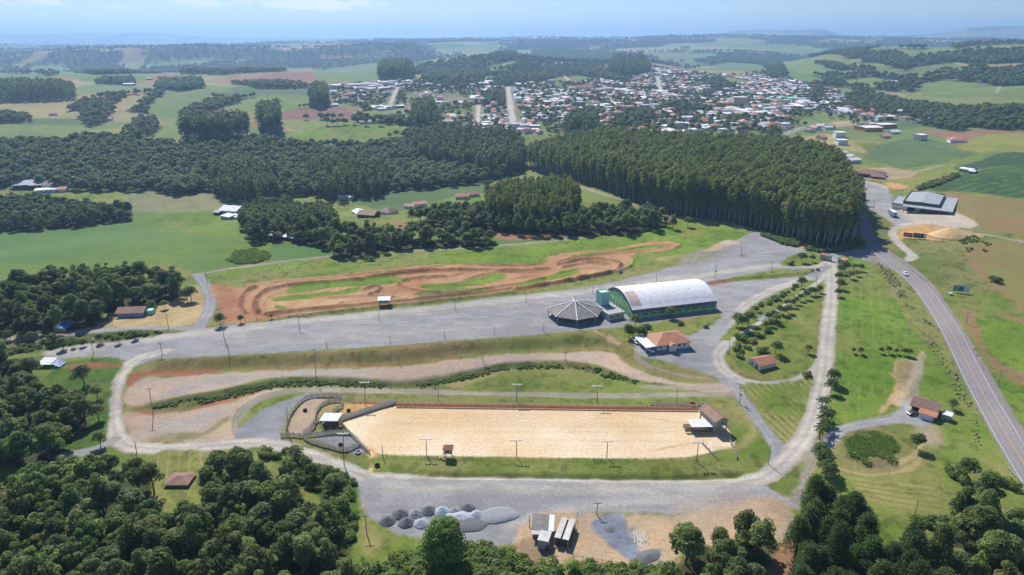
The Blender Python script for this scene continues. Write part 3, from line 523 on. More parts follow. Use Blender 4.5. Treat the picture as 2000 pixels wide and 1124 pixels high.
# ------------------------------------------------------------------ woods: outline in the photo, crown height that outline lies at, kind, spacing
FOREST = {
 'lower': ([(-80, 928), (60, 908), (130, 900), (200, 890), (254, 887), (294, 898), (300, 938), (316, 972), (384, 972), (398, 910), (418, 884), (470, 880), (534, 892), (584, 922), (596, 960), (636, 996), (674, 1018), (682, 1062), (680, 1124), (686, 1200), (-80, 1200)], 8, 'broad', 5.3),
 'leftmid': ([(-80, 688), (30, 690), (66, 724), (88, 764), (124, 742), (160, 756), (164, 800), (110, 842), (90, 872), (-80, 874)], 7, 'broad', 5.3),
 'grove': ([(-80, 566), (30, 545), (90, 522), (130, 528), (200, 524), (262, 520), (312, 520), (356, 540), (362, 552), (318, 562), (236, 574), (200, 586), (180, 606), (150, 616), (60, 624), (-80, 626)], 7, 'broad', 5.5),
 'upleft':  ([(-80, 376), (60, 378), (120, 388), (200, 394), (252, 393), (248, 412), (150, 424), (60, 432), (-80, 434)], 8, 'broad', 5.8),
 'middle':  ([(472, 398), (500, 388), (560, 387), (640, 402), (664, 442), (740, 444), (840, 446), (958, 446), (962, 462), (870, 458), (770, 468), (690, 480), (652, 480), (640, 462), (560, 452), (490, 452), (468, 430)], 7, 'broad', 5.9),
 'strip':   ([(790, 416), (880, 402), (950, 402), (1000, 416), (1100, 412), (1200, 398), (1288, 402), (1304, 424), (1240, 436), (1150, 440), (1040, 441), (960, 432), (860, 424)], 7, 'broad', 6.0),
 'young':   ([(948, 372), (1000, 350), (1080, 348), (1122, 362), (1134, 384), (1116, 402), (1020, 408), (952, 402)], 14, 'euc', 4.4),
 'plantation': ([(1022, 326), (1130, 360), (1210, 386), (1310, 420), (1400, 430), (1490, 450), (1560, 476), (1636, 486), (1672, 470), (1672, 432), (1652, 388), (1628, 352), (1590, 326), (1500, 316), (1300, 306), (1120, 302)], 0, 'euc', 4.2),
 'valley':  ([(-80, 272), (120, 268), (200, 258), (270, 272), (350, 270), (480, 264), (600, 272), (700, 276), (830, 266), (900, 262), (1020, 262), (1022, 320), (950, 342), (860, 352), (760, 360), (690, 368), (600, 368), (480, 374), (400, 358), (330, 350), (250, 360), (150, 356), (60, 348), (-80, 352)], 8, 'far', 8.0),
 'valleytall': ([(410, 325), (470, 318), (540, 330), (540, 368), (480, 376), (420, 362)], 12, 'fareuc', 6.5),
 'valleytall2': ([(600, 322), (700, 312), (760, 330), (740, 362), (640, 368)], 12, 'fareuc', 6.5),
 'backwood': ([(800, 262), (860, 248), (1000, 258), (1020, 276), (1020, 312), (940, 320), (880, 305), (820, 296)], 14, 'fareuc', 6.0),
 'clump':   ([(305, 356), (350, 350), (392, 356), (388, 372), (330, 374), (306, 366)], 4, 'far', 7),
 'pines':   ([(1570, 1000), (1596, 940), (1640, 945), (1690, 985), (1720, 1020), (1760, 1040), (1850, 1066), (1868, 1124), (1880, 1210), (1536, 1210), (1552, 1050)], 9, 'pine', 5.2),
 'lowright': ([(1340, 1038), (1372, 1022), (1404, 1032), (1440, 1026), (1530, 1024), (1534, 1052), (1496, 1080), (1490, 1124), (1480, 1200), (1330, 1200)], 6, 'broad', 5.6),
 'corner':  ([(1868, 985), (1916, 962), (1962, 985), (1972, 1030), (1930, 1040), (1880, 1030)], 6, 'broad', 5.6),
 'corner2': ([(1870, 1090), (1960, 1070), (2080, 1070), (2080, 1210), (1880, 1210)], 6, 'broad', 5.8),
 # far stands
 'stand1': ([(352, 262), (358, 236), (400, 222), (450, 215), (480, 226), (484, 260), (420, 268)], 10, 'fareuc', 7),
 'stand2': ([(505, 246), (510, 224), (545, 222), (548, 246), (526, 252)], 10, 'fareuc', 7),
 'stand3': ([(606, 196), (608, 160), (632, 156), (642, 196), (622, 204)], 10, 'fareuc', 7),
 'stand4': ([(232, 252), (262, 226), (298, 220), (312, 240), (300, 252), (250, 262)], 8, 'far', 9),
 'stand5': ([(738, 148), (742, 124), (790, 122), (808, 136), (806, 150), (770, 152)], 10, 'fareuc', 9),
 'stand6': ([(820, 152), (836, 132), (880, 118), (944, 118), (946, 148), (900, 154), (860, 156)], 8, 'far', 11),
 'stand7': ([(955, 114), (965, 100), (1010, 98), (1012, 112), (980, 118)], 8, 'far', 12),
 'stand8': ([(800, 240), (808, 208), (850, 204), (862, 232), (850, 246)], 8, 'fareuc', 8),
 'stand9': ([(1096, 252), (1110, 234), (1166, 232), (1172, 256), (1130, 260)], 10, 'fareuc', 8),
 'stand10': ([(940, 198), (950, 174), (984, 174), (986, 200)], 8, 'far', 9),
 'stand11': ([(1184, 142), (1200, 118), (1260, 118), (1272, 138), (1210, 148)], 10, 'fareuc', 10),
 'stand12': ([(-60, 186), (40, 170), (140, 172), (150, 186), (60, 190), (-60, 194)], 9, 'fareuc', 9),
 'stand13': ([(150, 226), (165, 196), (206, 190), (222, 206), (200, 232), (170, 238)], 8, 'far', 9),
 'stand14': ([(298, 166), (310, 150), (390, 150), (400, 164), (350, 170)], 9, 'far', 9),
 'stand15': ([(-60, 230), (0, 216), (50, 218), (62, 230), (0, 234)], 6, 'far', 9),
 'stand16': ([(345, 222), (400, 196), (455, 188), (470, 194), (400, 212), (350, 226)], 6, 'far', 9),
 'stand17': ([(140, 134), (160, 124), (240, 128), (262, 138), (180, 140)], 9, 'far', 12),
 'stand18': ([(350, 138), (400, 126), (520, 126), (560, 134), (440, 140)], 9, 'far', 12),
 'stand19': ([(1110, 116), (1120, 102), (1190, 104), (1200, 112)], 9, 'far', 12),
 'stand20': ([(1020, 108), (1040, 94), (1180, 98), (1180, 108)], 9, 'far', 12),
 'stand21': ([(1180, 252), (1200, 226), (1262, 206), (1282, 220), (1270, 236), (1210, 256)], 7, 'far', 9),
 'stand22': ([(1570, 188), (1590, 168), (1612, 168), (1618, 190), (1590, 196)], 8, 'far', 9),
 'stand23': ([(1640, 205), (1655, 178), (1700, 172), (1740, 186), (1800, 196), (1880, 206), (2080, 204), (2080, 244), (1950, 244), (1850, 236), (1790, 222), (1760, 210), (1700, 210)], 7, 'far', 8.5),
 'stand24': ([(1850, 152), (1900, 146), (1990, 140), (2080, 142), (2080, 156), (1960, 162), (1925, 156)], 7, 'far', 9),
 'stand25': ([(1680, 118), (1700, 102), (1760, 100), (1790, 122), (1770, 134), (1740, 122)], 7, 'far', 11),
 'stand26': ([(1560, 112), (1640, 98), (1690, 96), (1720, 106), (1660, 112)], 7, 'far', 12),
 'stand26b': ([(1790, 112), (1870, 104), (1930, 110), (1990, 100), (2080, 96), (2080, 116), (1950, 120), (1880, 118)], 7, 'far', 12),
 'stand27': ([(1400, 116), (1480, 106), (1520, 116), (1540, 148), (1500, 148), (1490, 124)], 7, 'far', 11),
 'stand28': ([(1586, 120), (1640, 122), (1680, 134), (1640, 134)], 7, 'far', 10),
 'stand29': ([(960, 152), (1060, 138), (1090, 146), (1060, 158), (970, 164)], 7, 'far', 10),
 'stand30': ([(1110, 134), (1160, 128), (1230, 146), (1230, 158), (1170, 152)], 7, 'far', 10),
 'stand31': ([(1370, 156), (1400, 148), (1440, 168), (1400, 172)], 7, 'far', 10),
 'stand32': ([(840, 150), (880, 146), (940, 158), (900, 168), (850, 166)], 6, 'far', 10),
 'stand33': ([(1280, 205), (1330, 196), (1400, 210), (1330, 218)], 6, 'far', 9),
 'stand34': ([(1500, 254), (1505, 246), (1525, 246), (1526, 258)], 6, 'far', 7),
 'stand35': ([(1780, 210), (1860, 206), (1920, 224), (1880, 250), (1800, 236)], 6, 'far', 9),
 'stand36': ([(450, 160), (520, 158), (600, 162), (600, 168), (500, 170)], 5, 'far', 9),
 'stand37': ([(180, 158), (200, 148), (260, 150), (262, 160)], 8, 'far', 10),
}
FW = {k: (wpts(v[0], 0, True, v[1]),) + v[1:] for k, v in FOREST.items()}

# ------------------------------------------------------------------ the land, one graded sheet
def radii():
    r = [0.5, 15, 30, 45, 60, 75, 88, 98, 106, 112]
    while r[-1] < 24000:
        q = r[-1]
        r.append(q + min(0.00122 * (q * q + CAMZ ** 2) / CAMZ, .0085 * q))
    return np.array(r)
RAD = radii()
AZ = np.concatenate([np.radians(np.arange(-180, -47, 4.)), np.radians(np.arange(-47, 47.01, .07)), np.radians(np.arange(50, 181, 4.))])
NR, NA = len(RAD), len(AZ)
GX = (RAD[:, None] * np.sin(AZ)[None, :]).ravel(); GY = (RAD[:, None] * np.cos(AZ)[None, :]).ravel()
NV = GX.size
GZ = np.empty(NV)
for k in range(0, NV, 200000): GZ[k:k + 200000] = H(GX[k:k + 200000], GY[k:k + 200000])
GR = np.hypot(GX, GY)
COL = np.empty((NV, 3)); OID = np.zeros(NV, np.int8)
# base cover: pasture near, a patchwork of farmland far away
near = GR < 900
COL[near] = classcol('grass', GX[near], GY[near])
fi = np.nonzero(~near)[0]
fx = GX[fi] + 60 * (fbm(GX[fi], GY[fi], 300, 2, 5) - .5); fy = GY[fi] + 60 * (fbm(GX[fi], GY[fi], 300, 2, 6) - .5)
cell = np.where(GR[fi] < 3200, 150., 330.)
ca, sa = math.cos(.5), math.sin(.5)
ux = (fx * ca - fy * sa) / cell; uy = (fx * sa + fy * ca) / (cell * .62)
best = np.full(fi.size, 9e9); pick = np.zeros(fi.size)
for di in (-1, 0, 1):
    for dj in (-1, 0, 1):
        i = np.floor(ux) + di; j = np.floor(uy) + dj
        d = (i + .15 + .7 * hsh(i, j, 1) - ux) ** 2 + (j + .15 + .7 * hsh(i, j, 2) - uy) ** 2
        m = d < best; best[m] = d[m]; pick[m] = hsh(i, j, 9)[m]
FAR = ['fgreen', 'lime', 'olive', 'cropblue', 'olive', 'tangreen', 'crop', 'tanfield', 'fgreen', 'fgreen', 'lime', 'brown', 'tanfield', 'yellow', 'cropdark', 'tanfield']
for k, c in enumerate(FAR):
    m = (pick * len(FAR)).astype(int) == k
    if m.any(): COL[fi[m]] = classcol(c, GX[fi[m]], GY[fi[m]])
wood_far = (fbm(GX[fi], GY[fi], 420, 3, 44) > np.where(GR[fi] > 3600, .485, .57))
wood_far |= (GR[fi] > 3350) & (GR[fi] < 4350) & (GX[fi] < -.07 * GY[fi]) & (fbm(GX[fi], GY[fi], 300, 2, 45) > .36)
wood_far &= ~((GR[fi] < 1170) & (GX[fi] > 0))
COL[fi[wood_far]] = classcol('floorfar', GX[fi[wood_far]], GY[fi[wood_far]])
OID[GR > 2300] = 7

def segdist(P, x, y, reach, closed):
    d = np.full(x.shape, reach * 1.0)
    n = len(P)
    for i in range(n if closed else n - 1):
        a = P[i]; b = P[(i + 1) % n]
        m = np.nonzero((x > min(a[0], b[0]) - reach) & (x < max(a[0], b[0]) + reach) & (y > min(a[1], b[1]) - reach) & (y < max(a[1], b[1]) + reach))[0]
        if not m.size: continue
        ab = b - a; L = ab @ ab + 1e-9
        t = np.clip(((x[m] - a[0]) * ab[0] + (y[m] - a[1]) * ab[1]) / L, 0, 1)
        d[m] = np.minimum(d[m], np.hypot(x[m] - a[0] - t * ab[0], y[m] - a[1] - t * ab[1]))
    return d

def sel(P, mg):
    return np.nonzero((GX > P[:, 0].min() - mg) & (GX < P[:, 0].max() + mg) & (GY > P[:, 1].min() - mg) & (GY < P[:, 1].max() + mg))[0]

def apply(c, idx, a):
    k = a > .004
    idx = idx[k]; a = a[k]
    if not idx.size: return
    x = GX[idx]; y = GY[idx]
    COL[idx] += (classcol(c, x, y) - COL[idx]) * a[:, None]
    ob = CL[c][5]
    m = (a > .5)
    if ob: OID[idx[m]] = np.where((GR[idx[m]] > 2300), 7, ob)
    else: OID[idx[m]] = np.where((GR[idx[m]] > 2300), 7, 0)

def fpoly(c, P, soft, wob, a):
    sc = max(1.0, np.hypot(P[:, 0], P[:, 1]).mean() / 420.)
    soft *= sc; wob *= sc
    reach = soft + wob + 2
    idx = sel(P, reach)
    if not idx.size: return
    x, y = GX[idx], GY[idx]
    d = segdist(P, x, y, reach, True) * np.where(inside(P, x, y), 1, -1)
    d = d + wob * 1.6 * (fbm(x, y, 5 * sc, 3, 13) - .5)
    apply(c, idx, sstep(d, -soft, soft) * a)

for L in LAY:
    if L[0] == 'p':
        fpoly(L[1], wpts(L[2], L[3], True), L[4], L[5], L[6])
    elif L[0] == 'l':
        _, c, pts, w, soft, wob, a, ruts = L
        P = wpts(pts, 5)
        sc = max(1.0, np.hypot(P[:, 0], P[:, 1]).mean() / 600.)
        reach = w / 2 + soft + wob + 1
        idx = sel(P, reach)
        if not idx.size: continue
        x, y = GX[idx], GY[idx]
        d0 = segdist(P, x, y, reach, False)
        d = w / 2 - d0 + wob * 1.6 * (fbm(x, y, 4, 3, 17) - .5)
        al = sstep(d, -soft, soft) * a
        apply(c, idx, al)
        if ruts:
            wear = 1 + ruts * (np.cos(d0 / (w / 2) * 6.2 + 3.6) * (0.6 + .8 * fbm(x, y, 9, 2, 40)))
            COL[idx] *= (1 + (wear - 1) * al)[:, None]
    else:
        _, c, pts, p0, p1, sp, wid, a = L
        P = wpts(pts, 3, True); q = wpts([p0, p1])
        n = q[1] - q[0]; n = np.array([-n[1], n[0]]) / np.hypot(*n)
        idx = sel(P, 0); x, y = GX[idx], GY[idx]
        m = inside(P, x, y); idx, x, y = idx[m], x[m], y[m]
        u = ((x - q[0, 0]) * n[0] + (y - q[0, 1]) * n[1]) / sp + .35 * (fbm(x, y, sp * 6, 2, 51) - .5)
        f = np.abs(u - np.floor(u) - .5)
        al = (1 - sstep(f, wid * .5, wid)) * a * sstep(fbm(x, y, 9, 3, 53), .3, .62)
        COL[idx] += (classcol(c, x, y) - COL[idx]) * al[:, None]
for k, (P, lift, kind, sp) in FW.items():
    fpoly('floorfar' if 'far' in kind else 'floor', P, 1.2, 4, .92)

# small relief: berms of the moto track, ditches, rough fields
def bump(pts, w, hgt, sm=4):
    P = wpts(pts, sm); reach = w * 2.4
    idx = sel(P, reach)
    d = segdist(P, GX[idx], GY[idx], reach, False)
    GZ[idx] += hgt * np.exp(-(d / w) ** 2) * (.55 + .9 * fbm(GX[idx], GY[idx], 6, 2, 71)) * (d < reach)
for q, h in (([(505, 612), (498, 596), (506, 578), (530, 566), (580, 557), (700, 546), (800, 533), (900, 528), (1000, 530), (1070, 526)], 1.2),
             ([(1090, 518), (1150, 507), (1195, 510), (1212, 520), (1190, 534), (1120, 547), (1040, 561), (900, 577), (760, 592), (600, 606), (520, 615)], 1.3),
             ([(1100, 523), (1150, 514), (1185, 516)], 1.1), ([(480, 612), (470, 596), (478, 574), (500, 562)], 1.2), ([(905, 517), (1000, 520), (1060, 517)], .9),
             ([(780, 556), (790, 548), (830, 543), (870, 541)], 1.0), ([(712, 566), (735, 560), (742, 568), (725, 576)], 1.1), ([(480, 560), (540, 551), (620, 545), (740, 531), (860, 519)], .8),
             ([(1300, 474), (1326, 479), (1316, 486)], .8), ([(1120, 503), (1180, 497), (1280, 486)], .6)):
    bump(q, 1.4, h * 1.15)
for q in ([(520, 556), (600, 549), (720, 538), (850, 525), (960, 523), (1050, 521)], [(1075, 512), (1130, 498), (1200, 489), (1260, 478), (1305, 475)], [(1235, 505), (1228, 518), (1195, 530), (1120, 545), (1000, 565)], [(560, 617), (700, 600), (850, 586), (1000, 568)], [(780, 552), (800, 562), (870, 568), (950, 560), (1010, 550), (1060, 540)], [(640, 578), (720, 574), (790, 580)], [(1090, 530), (1140, 520), (1190, 522)], [(900, 545), (960, 530), (1040, 528)]):
    bump([(x + 3, y + 3.2) for x, y in q], .9, .9)
bump([(1380, 553), (1440, 545), (1520, 538), (1590, 533)], 2.0, .9)
bump([(845, 928), (1000, 931), (1300, 934), (1440, 930)], 1.2, -.7)
rough = np.isin(OID, [0, 9]) & (GR < 700)
GZ[rough] += .35 * (fbm(GX[rough], GY[rough], 5, 2, 81) - .5)

# normals of the whole sheet, then one object per kind of surface
Zg = GZ.reshape(NR, NA); Xg = GX.reshape(NR, NA); Yg = GY.reshape(NR, NA)
Pg = np.stack([Xg, Yg, Zg], -1)
dr = np.gradient(Pg, axis=0); da = np.gradient(Pg, axis=1)
NG = np.cross(da, dr); NG /= np.linalg.norm(NG, axis=-1, keepdims=True) + 1e-12
NG *= np.sign(NG[..., 2:3] + 1e-9)
NG = NG.reshape(-1, 3)

def node_mat(name):
    m = bpy.data.materials.new(name); m.use_nodes = True
    nt = m.node_tree
    return m, nt, nt.nodes['Principled BSDF']

def land_material():
    m, nt, b = node_mat('land')
    at = nt.nodes.new('ShaderNodeAttribute'); at.attribute_name = 'Col'
    geo = nt.nodes.new('ShaderNodeNewGeometry')
    n1 = nt.nodes.new('ShaderNodeTexNoise'); n1.inputs['Scale'].default_value = 1.1; n1.inputs['Detail'].default_value = 4
    mr = nt.nodes.new('ShaderNodeMapRange'); mr.inputs[1].default_value = .3; mr.inputs[2].default_value = .7; mr.inputs[3].default_value = .86; mr.inputs[4].default_value = 1.14
    mx = nt.nodes.new('ShaderNodeMix'); mx.data_type = 'RGBA'; mx.blend_type = 'MULTIPLY'; mx.inputs[0].default_value = 1
    nt.links.new(geo.outputs['Position'], n1.inputs['Vector'])
    nt.links.new(n1.outputs['Fac'], mr.inputs[0])
    nt.links.new(at.outputs['Color'], mx.inputs[6]); nt.links.new(mr.outputs[0], mx.inputs[7])
    nt.links.new(mx.outputs[2], b.inputs['Base Color'])
    b.inputs['Roughness'].default_value = .95; b.inputs['Specular IOR Level'].default_value = .15
    bp = nt.nodes.new('ShaderNodeBump'); bp.inputs['Strength'].default_value = .35; bp.inputs['Distance'].default_value = .25
    nt.links.new(n1.outputs['Fac'], bp.inputs['Height']); nt.links.new(bp.outputs[0], b.inputs['Normal'])
    return m
M_LAND = land_material()
def mesh_np(name, co, faces, mats=(), smooth_=False, mi=None):
    me = bpy.data.meshes.new(name)
    co = np.asarray(co, np.float32); faces = np.asarray(faces, np.int32)
    n, k = faces.shape
    me.vertices.add(len(co)); me.vertices.foreach_set('co', co.ravel())
    me.loops.add(n * k); me.loops.foreach_set('vertex_index', faces.ravel())
    me.polygons.add(n); me.polygons.foreach_set('loop_start', np.arange(0, n * k, k, dtype=np.int32))
    me.update(calc_edges=True)
    for m in mats: me.materials.append(m)
    if mi is not None: me.polygons.foreach_set('material_index', np.asarray(mi, np.int32))
    if smooth_: me.polygons.foreach_set('use_smooth', np.ones(n, bool))
    return me
COLL = bpy.context.scene.collection
def link(name, me, parent=None):
    o = bpy.data.objects.new(name, me); COLL.objects.link(o)
    if parent is not None: o.parent = parent
    return o
def tag(o, label=None, cat=None, group=None, kind=None):
    if label: o['label'] = label
    if cat: o['category'] = cat
    if group: o['group'] = group
    if kind: o['kind'] = kind
    return o

I = np.arange((NR - 1) * NA).reshape(NR - 1, NA)
F = np.stack([I, np.roll(I, -1, 1), np.roll(I, -1, 1) + NA, I + NA], -1).reshape(-1, 4)
FO = OID[F[:, 0]]
LANDLAB = {0: 'green pasture and lawns over the whole valley floor', 1: 'grey gravel roads, lots and yards', 2: 'grey asphalt highway curving past the park', 3: 'pale sand floor of the rodeo arena', 4: 'orange dirt of the winding moto track',
           5: 'crop fields and ploughed fields', 6: 'pale paved path, shoulder and concrete yard', 7: 'distant hills and farmland fading to blue', 8: 'shaded leaf litter under the trees', 9: 'bare tan and red soil patches'}
for k, nm in enumerate(OBJ):
    f = F[FO == k]
    if not len(f): continue
    u, inv = np.unique(f, return_inverse=True)
    me = mesh_np(nm, np.stack([GX[u], GY[u], GZ[u]], 1), inv.reshape(-1, 4), [M_LAND], True)
    ca_ = me.attributes.new('Col', 'FLOAT_COLOR', 'POINT')
    ca_.data.foreach_set('color', np.concatenate([np.clip(COL[u], 0, .9), np.ones((len(u), 1))], 1).astype(np.float32).ravel())
    me.normals_split_custom_set_from_vertices(NG[u].astype(np.float32))
    tag(link(nm, me), LANDLAB[k], kind='structure')
# ------------------------------------------------------------------ foliage
def leaf_mat(name, a, b, transl=.3, rough=.6):
    m, nt, bs = node_mat(name)
    oi = nt.nodes.new('ShaderNodeObjectInfo'); at = nt.nodes.new('ShaderNodeAttribute'); at.attribute_name = 'tone'
    rp = nt.nodes.new('ShaderNodeValToRGB'); el = rp.color_ramp
    a = np.array(a); b = np.array(b); m_ = (a + b) / 2
    st = [a, m_ * (1.1, .97, .9), m_ * (.92, 1.0, 1.25), b * (.8, 1.02, .7), b]
    while len(el.elements) < len(st): el.elements.new(.5)
    for i, c in enumerate(st): el.elements[i].position = i / (len(st) - 1); el.elements[i].color = (*c, 1)
    nt.links.new(oi.outputs['Random'], rp.inputs[0])
    mu = nt.nodes.new('ShaderNodeMix'); mu.data_type = 'RGBA'; mu.blend_type = 'MULTIPLY'; mu.inputs[0].default_value = 1
    nt.links.new(rp.outputs[0], mu.inputs[6]); nt.links.new(at.outputs['Color'], mu.inputs[7])
    nt.links.new(mu.outputs[2], bs.inputs['Base Color'])
    bs.inputs['Roughness'].default_value = rough; bs.inputs['Specular IOR Level'].default_value = .25
    tr = nt.nodes.new('ShaderNodeBsdfTranslucent'); nt.links.new(mu.outputs[2], tr.inputs['Color'])
    ms = nt.nodes.new('ShaderNodeMixShader'); ms.inputs[0].default_value = transl
    nt.links.new(bs.outputs[0], ms.inputs[1]); nt.links.new(tr.outputs[0], ms.inputs[2])
    nt.links.new(ms.outputs[0], nt.nodes['Material Output'].inputs['Surface'])
    return m
def plain(name, col, rough=.8, noise=0, nscale=3, spec=.3, metal=0.0, col2=None):
    m, nt, b = node_mat(name)
    b.inputs['Roughness'].default_value = rough; b.inputs['Specular IOR Level'].default_value = spec; b.inputs['Metallic'].default_value = metal
    c1 = (*col, 1); c2 = (*(col2 or tuple(c * (1 - noise) for c in col)), 1)
    n = nt.nodes.new('ShaderNodeTexNoise'); n.inputs['Scale'].default_value = nscale; n.inputs['Detail'].default_value = 5
    tcx = nt.nodes.new('ShaderNodeTexCoord'); nt.links.new(tcx.outputs['Object'], n.inputs['Vector'])
    mr = nt.nodes.new('ShaderNodeMapRange'); mr.inputs[1].default_value = .38; mr.inputs[2].default_value = .64
    nt.links.new(n.outputs['Fac'], mr.inputs[0])
    mx = nt.nodes.new('ShaderNodeMix'); mx.data_type = 'RGBA'; mx.inputs[6].default_value = c1; mx.inputs[7].default_value = c2
    nt.links.new(mr.outputs[0], mx.inputs[0]); nt.links.new(mx.outputs[2], b.inputs['Base Color'])
    return m
M_BROAD = leaf_mat('leaves_broad', (.085, .148, .036), (.245, .285, .095), .5)
M_EUC = leaf_mat('leaves_eucalyptus', (.175, .235, .045), (.285, .315, .085), .5)
M_PINE = leaf_mat('needles', (.068, .125, .034), (.118, .172, .052), .42)
M_BUSH = leaf_mat('leaves_bush', (.140, .220, .048), (.235, .290, .080), .5)
M_FAR = leaf_mat('leaves_far', (.100, .162, .048), (.210, .250, .088), .46)
M_REED = leaf_mat('reeds', (.17, .26, .05), (.22, .29, .07), .5)
M_TUSS = leaf_mat('tussock', (.42, .38, .18), (.55, .50, .28), .45)
M_BARK = plain('bark', (.12, .10, .08), .9, .5, 2)
M_BARKP = plain('bark_pale', (.40, .36, .30), .85, .35, 1.2)

def unit(v): return v / (np.linalg.norm(v, axis=-1, keepdims=True) + 1e-9)

def cards(r, C, N, s, tone, stretch=.62):
    """leaf-sized quads at C, facing about N"""
    n = len(C)
    a = unit(np.cross(N, unit(r.normal(size=(n, 3))))); b = np.cross(N, a)
    s = (s * (0.6 + .8 * r.random(n)))[:, None]
    P = np.stack([C - a * s, C - b * s * stretch + N * s * .12, C + a * s, C + b * s * stretch + N * s * .12], 1)
    return P.reshape(-1, 3), np.repeat(tone, 4)

def lobes_crown(r, L, nleaf, size, jitter=.75, tone_var=.3, drop=.25):
    Ps, Ts = [], []
    for (cx, cy, cz, rad, sq) in L:
        n = max(8, int(nleaf * (rad / 1.8) ** 2))
        d = unit(r.normal(size=(n, 3))); d[:, 2] = np.where((d[:, 2] < -.3) & (r.random(n) > drop), -d[:, 2], d[:, 2])
        k = rad * (1 - .3 * r.random(n) ** 2)
        C = np.array([cx, cy, cz]) + d * k[:, None] * np.array([1, 1, sq])
        N = unit(d + jitter * r.normal(size=(n, 3)) * .6 + np.array([0, 0, .55]))
        t = (1 - tone_var / 2 + tone_var * r.random()) * (0.88 + .24 * r.random(n))
        p, q = cards(r, C, N, np.full(n, size), t)
        Ps.append(p); Ts.append(q)
    return np.concatenate(Ps), np.concatenate(Ts)

def tube(path, rad, k=6):
    path = np.array(path, float); V, Fq = [], []
    for i, p in enumerate(path):
        t = path[min(i + 1, len(path) - 1)] - path[max(i - 1, 0)]; t = t / (np.linalg.norm(t) + 1e-9)
        a = np.cross(t, [0.3, 1, 0.1]); a /= np.linalg.norm(a); b = np.cross(t, a)
        for j in range(k):
            th = 2 * math.pi * j / k
            V.append(p + rad[i] * (a * math.cos(th) + b * math.sin(th)))
    for i in range(len(path) - 1):
        for j in range(k):
            Fq.append((i * k + j, i * k + (j + 1) % k, (i + 1) * k + (j + 1) % k, (i + 1) * k + j))
    return np.array(V), np.array(Fq)

def trunk_geo(r, h, rad, limbs, spread, up):
    V, Fq = tube([(0, 0, -.4), (r.normal() * .1, r.normal() * .1, h * .5), (r.normal() * .25, r.normal() * .25, h)], [rad * 1.25, rad * .85, rad * .5])
    for k in range(limbs):
        th = 2.4 * k + r.random(); z0 = h * (.45 + .5 * k / max(1, limbs))
        e = (math.cos(th) * spread * (.6 + .5 * r.random()), math.sin(th) * spread * (.6 + .5 * r.random()), z0 + up * (.6 + .6 * r.random()))
        v, f = tube([(0, 0, z0), (e[0] * .5, e[1] * .5, z0 + (e[2] - z0) * .6), e], [rad * .5, rad * .32, rad * .12], 5)
        Fq = np.concatenate([Fq, f + len(V)]); V = np.concatenate([V, v])
    return V, Fq

def build_crown(name, P, T, mat):
    me = mesh_np(name, P, np.arange(len(P)).reshape(-1, 4), [mat])
    a = me.attributes.new('tone', 'FLOAT_COLOR', 'POINT')
    c = np.ones((len(P), 4), np.float32); c[:, :3] = T[:, None]
    c[:, 0] *= (1 + .25 * (T - 1)); a.data.foreach_set('color', c.ravel())
    return me

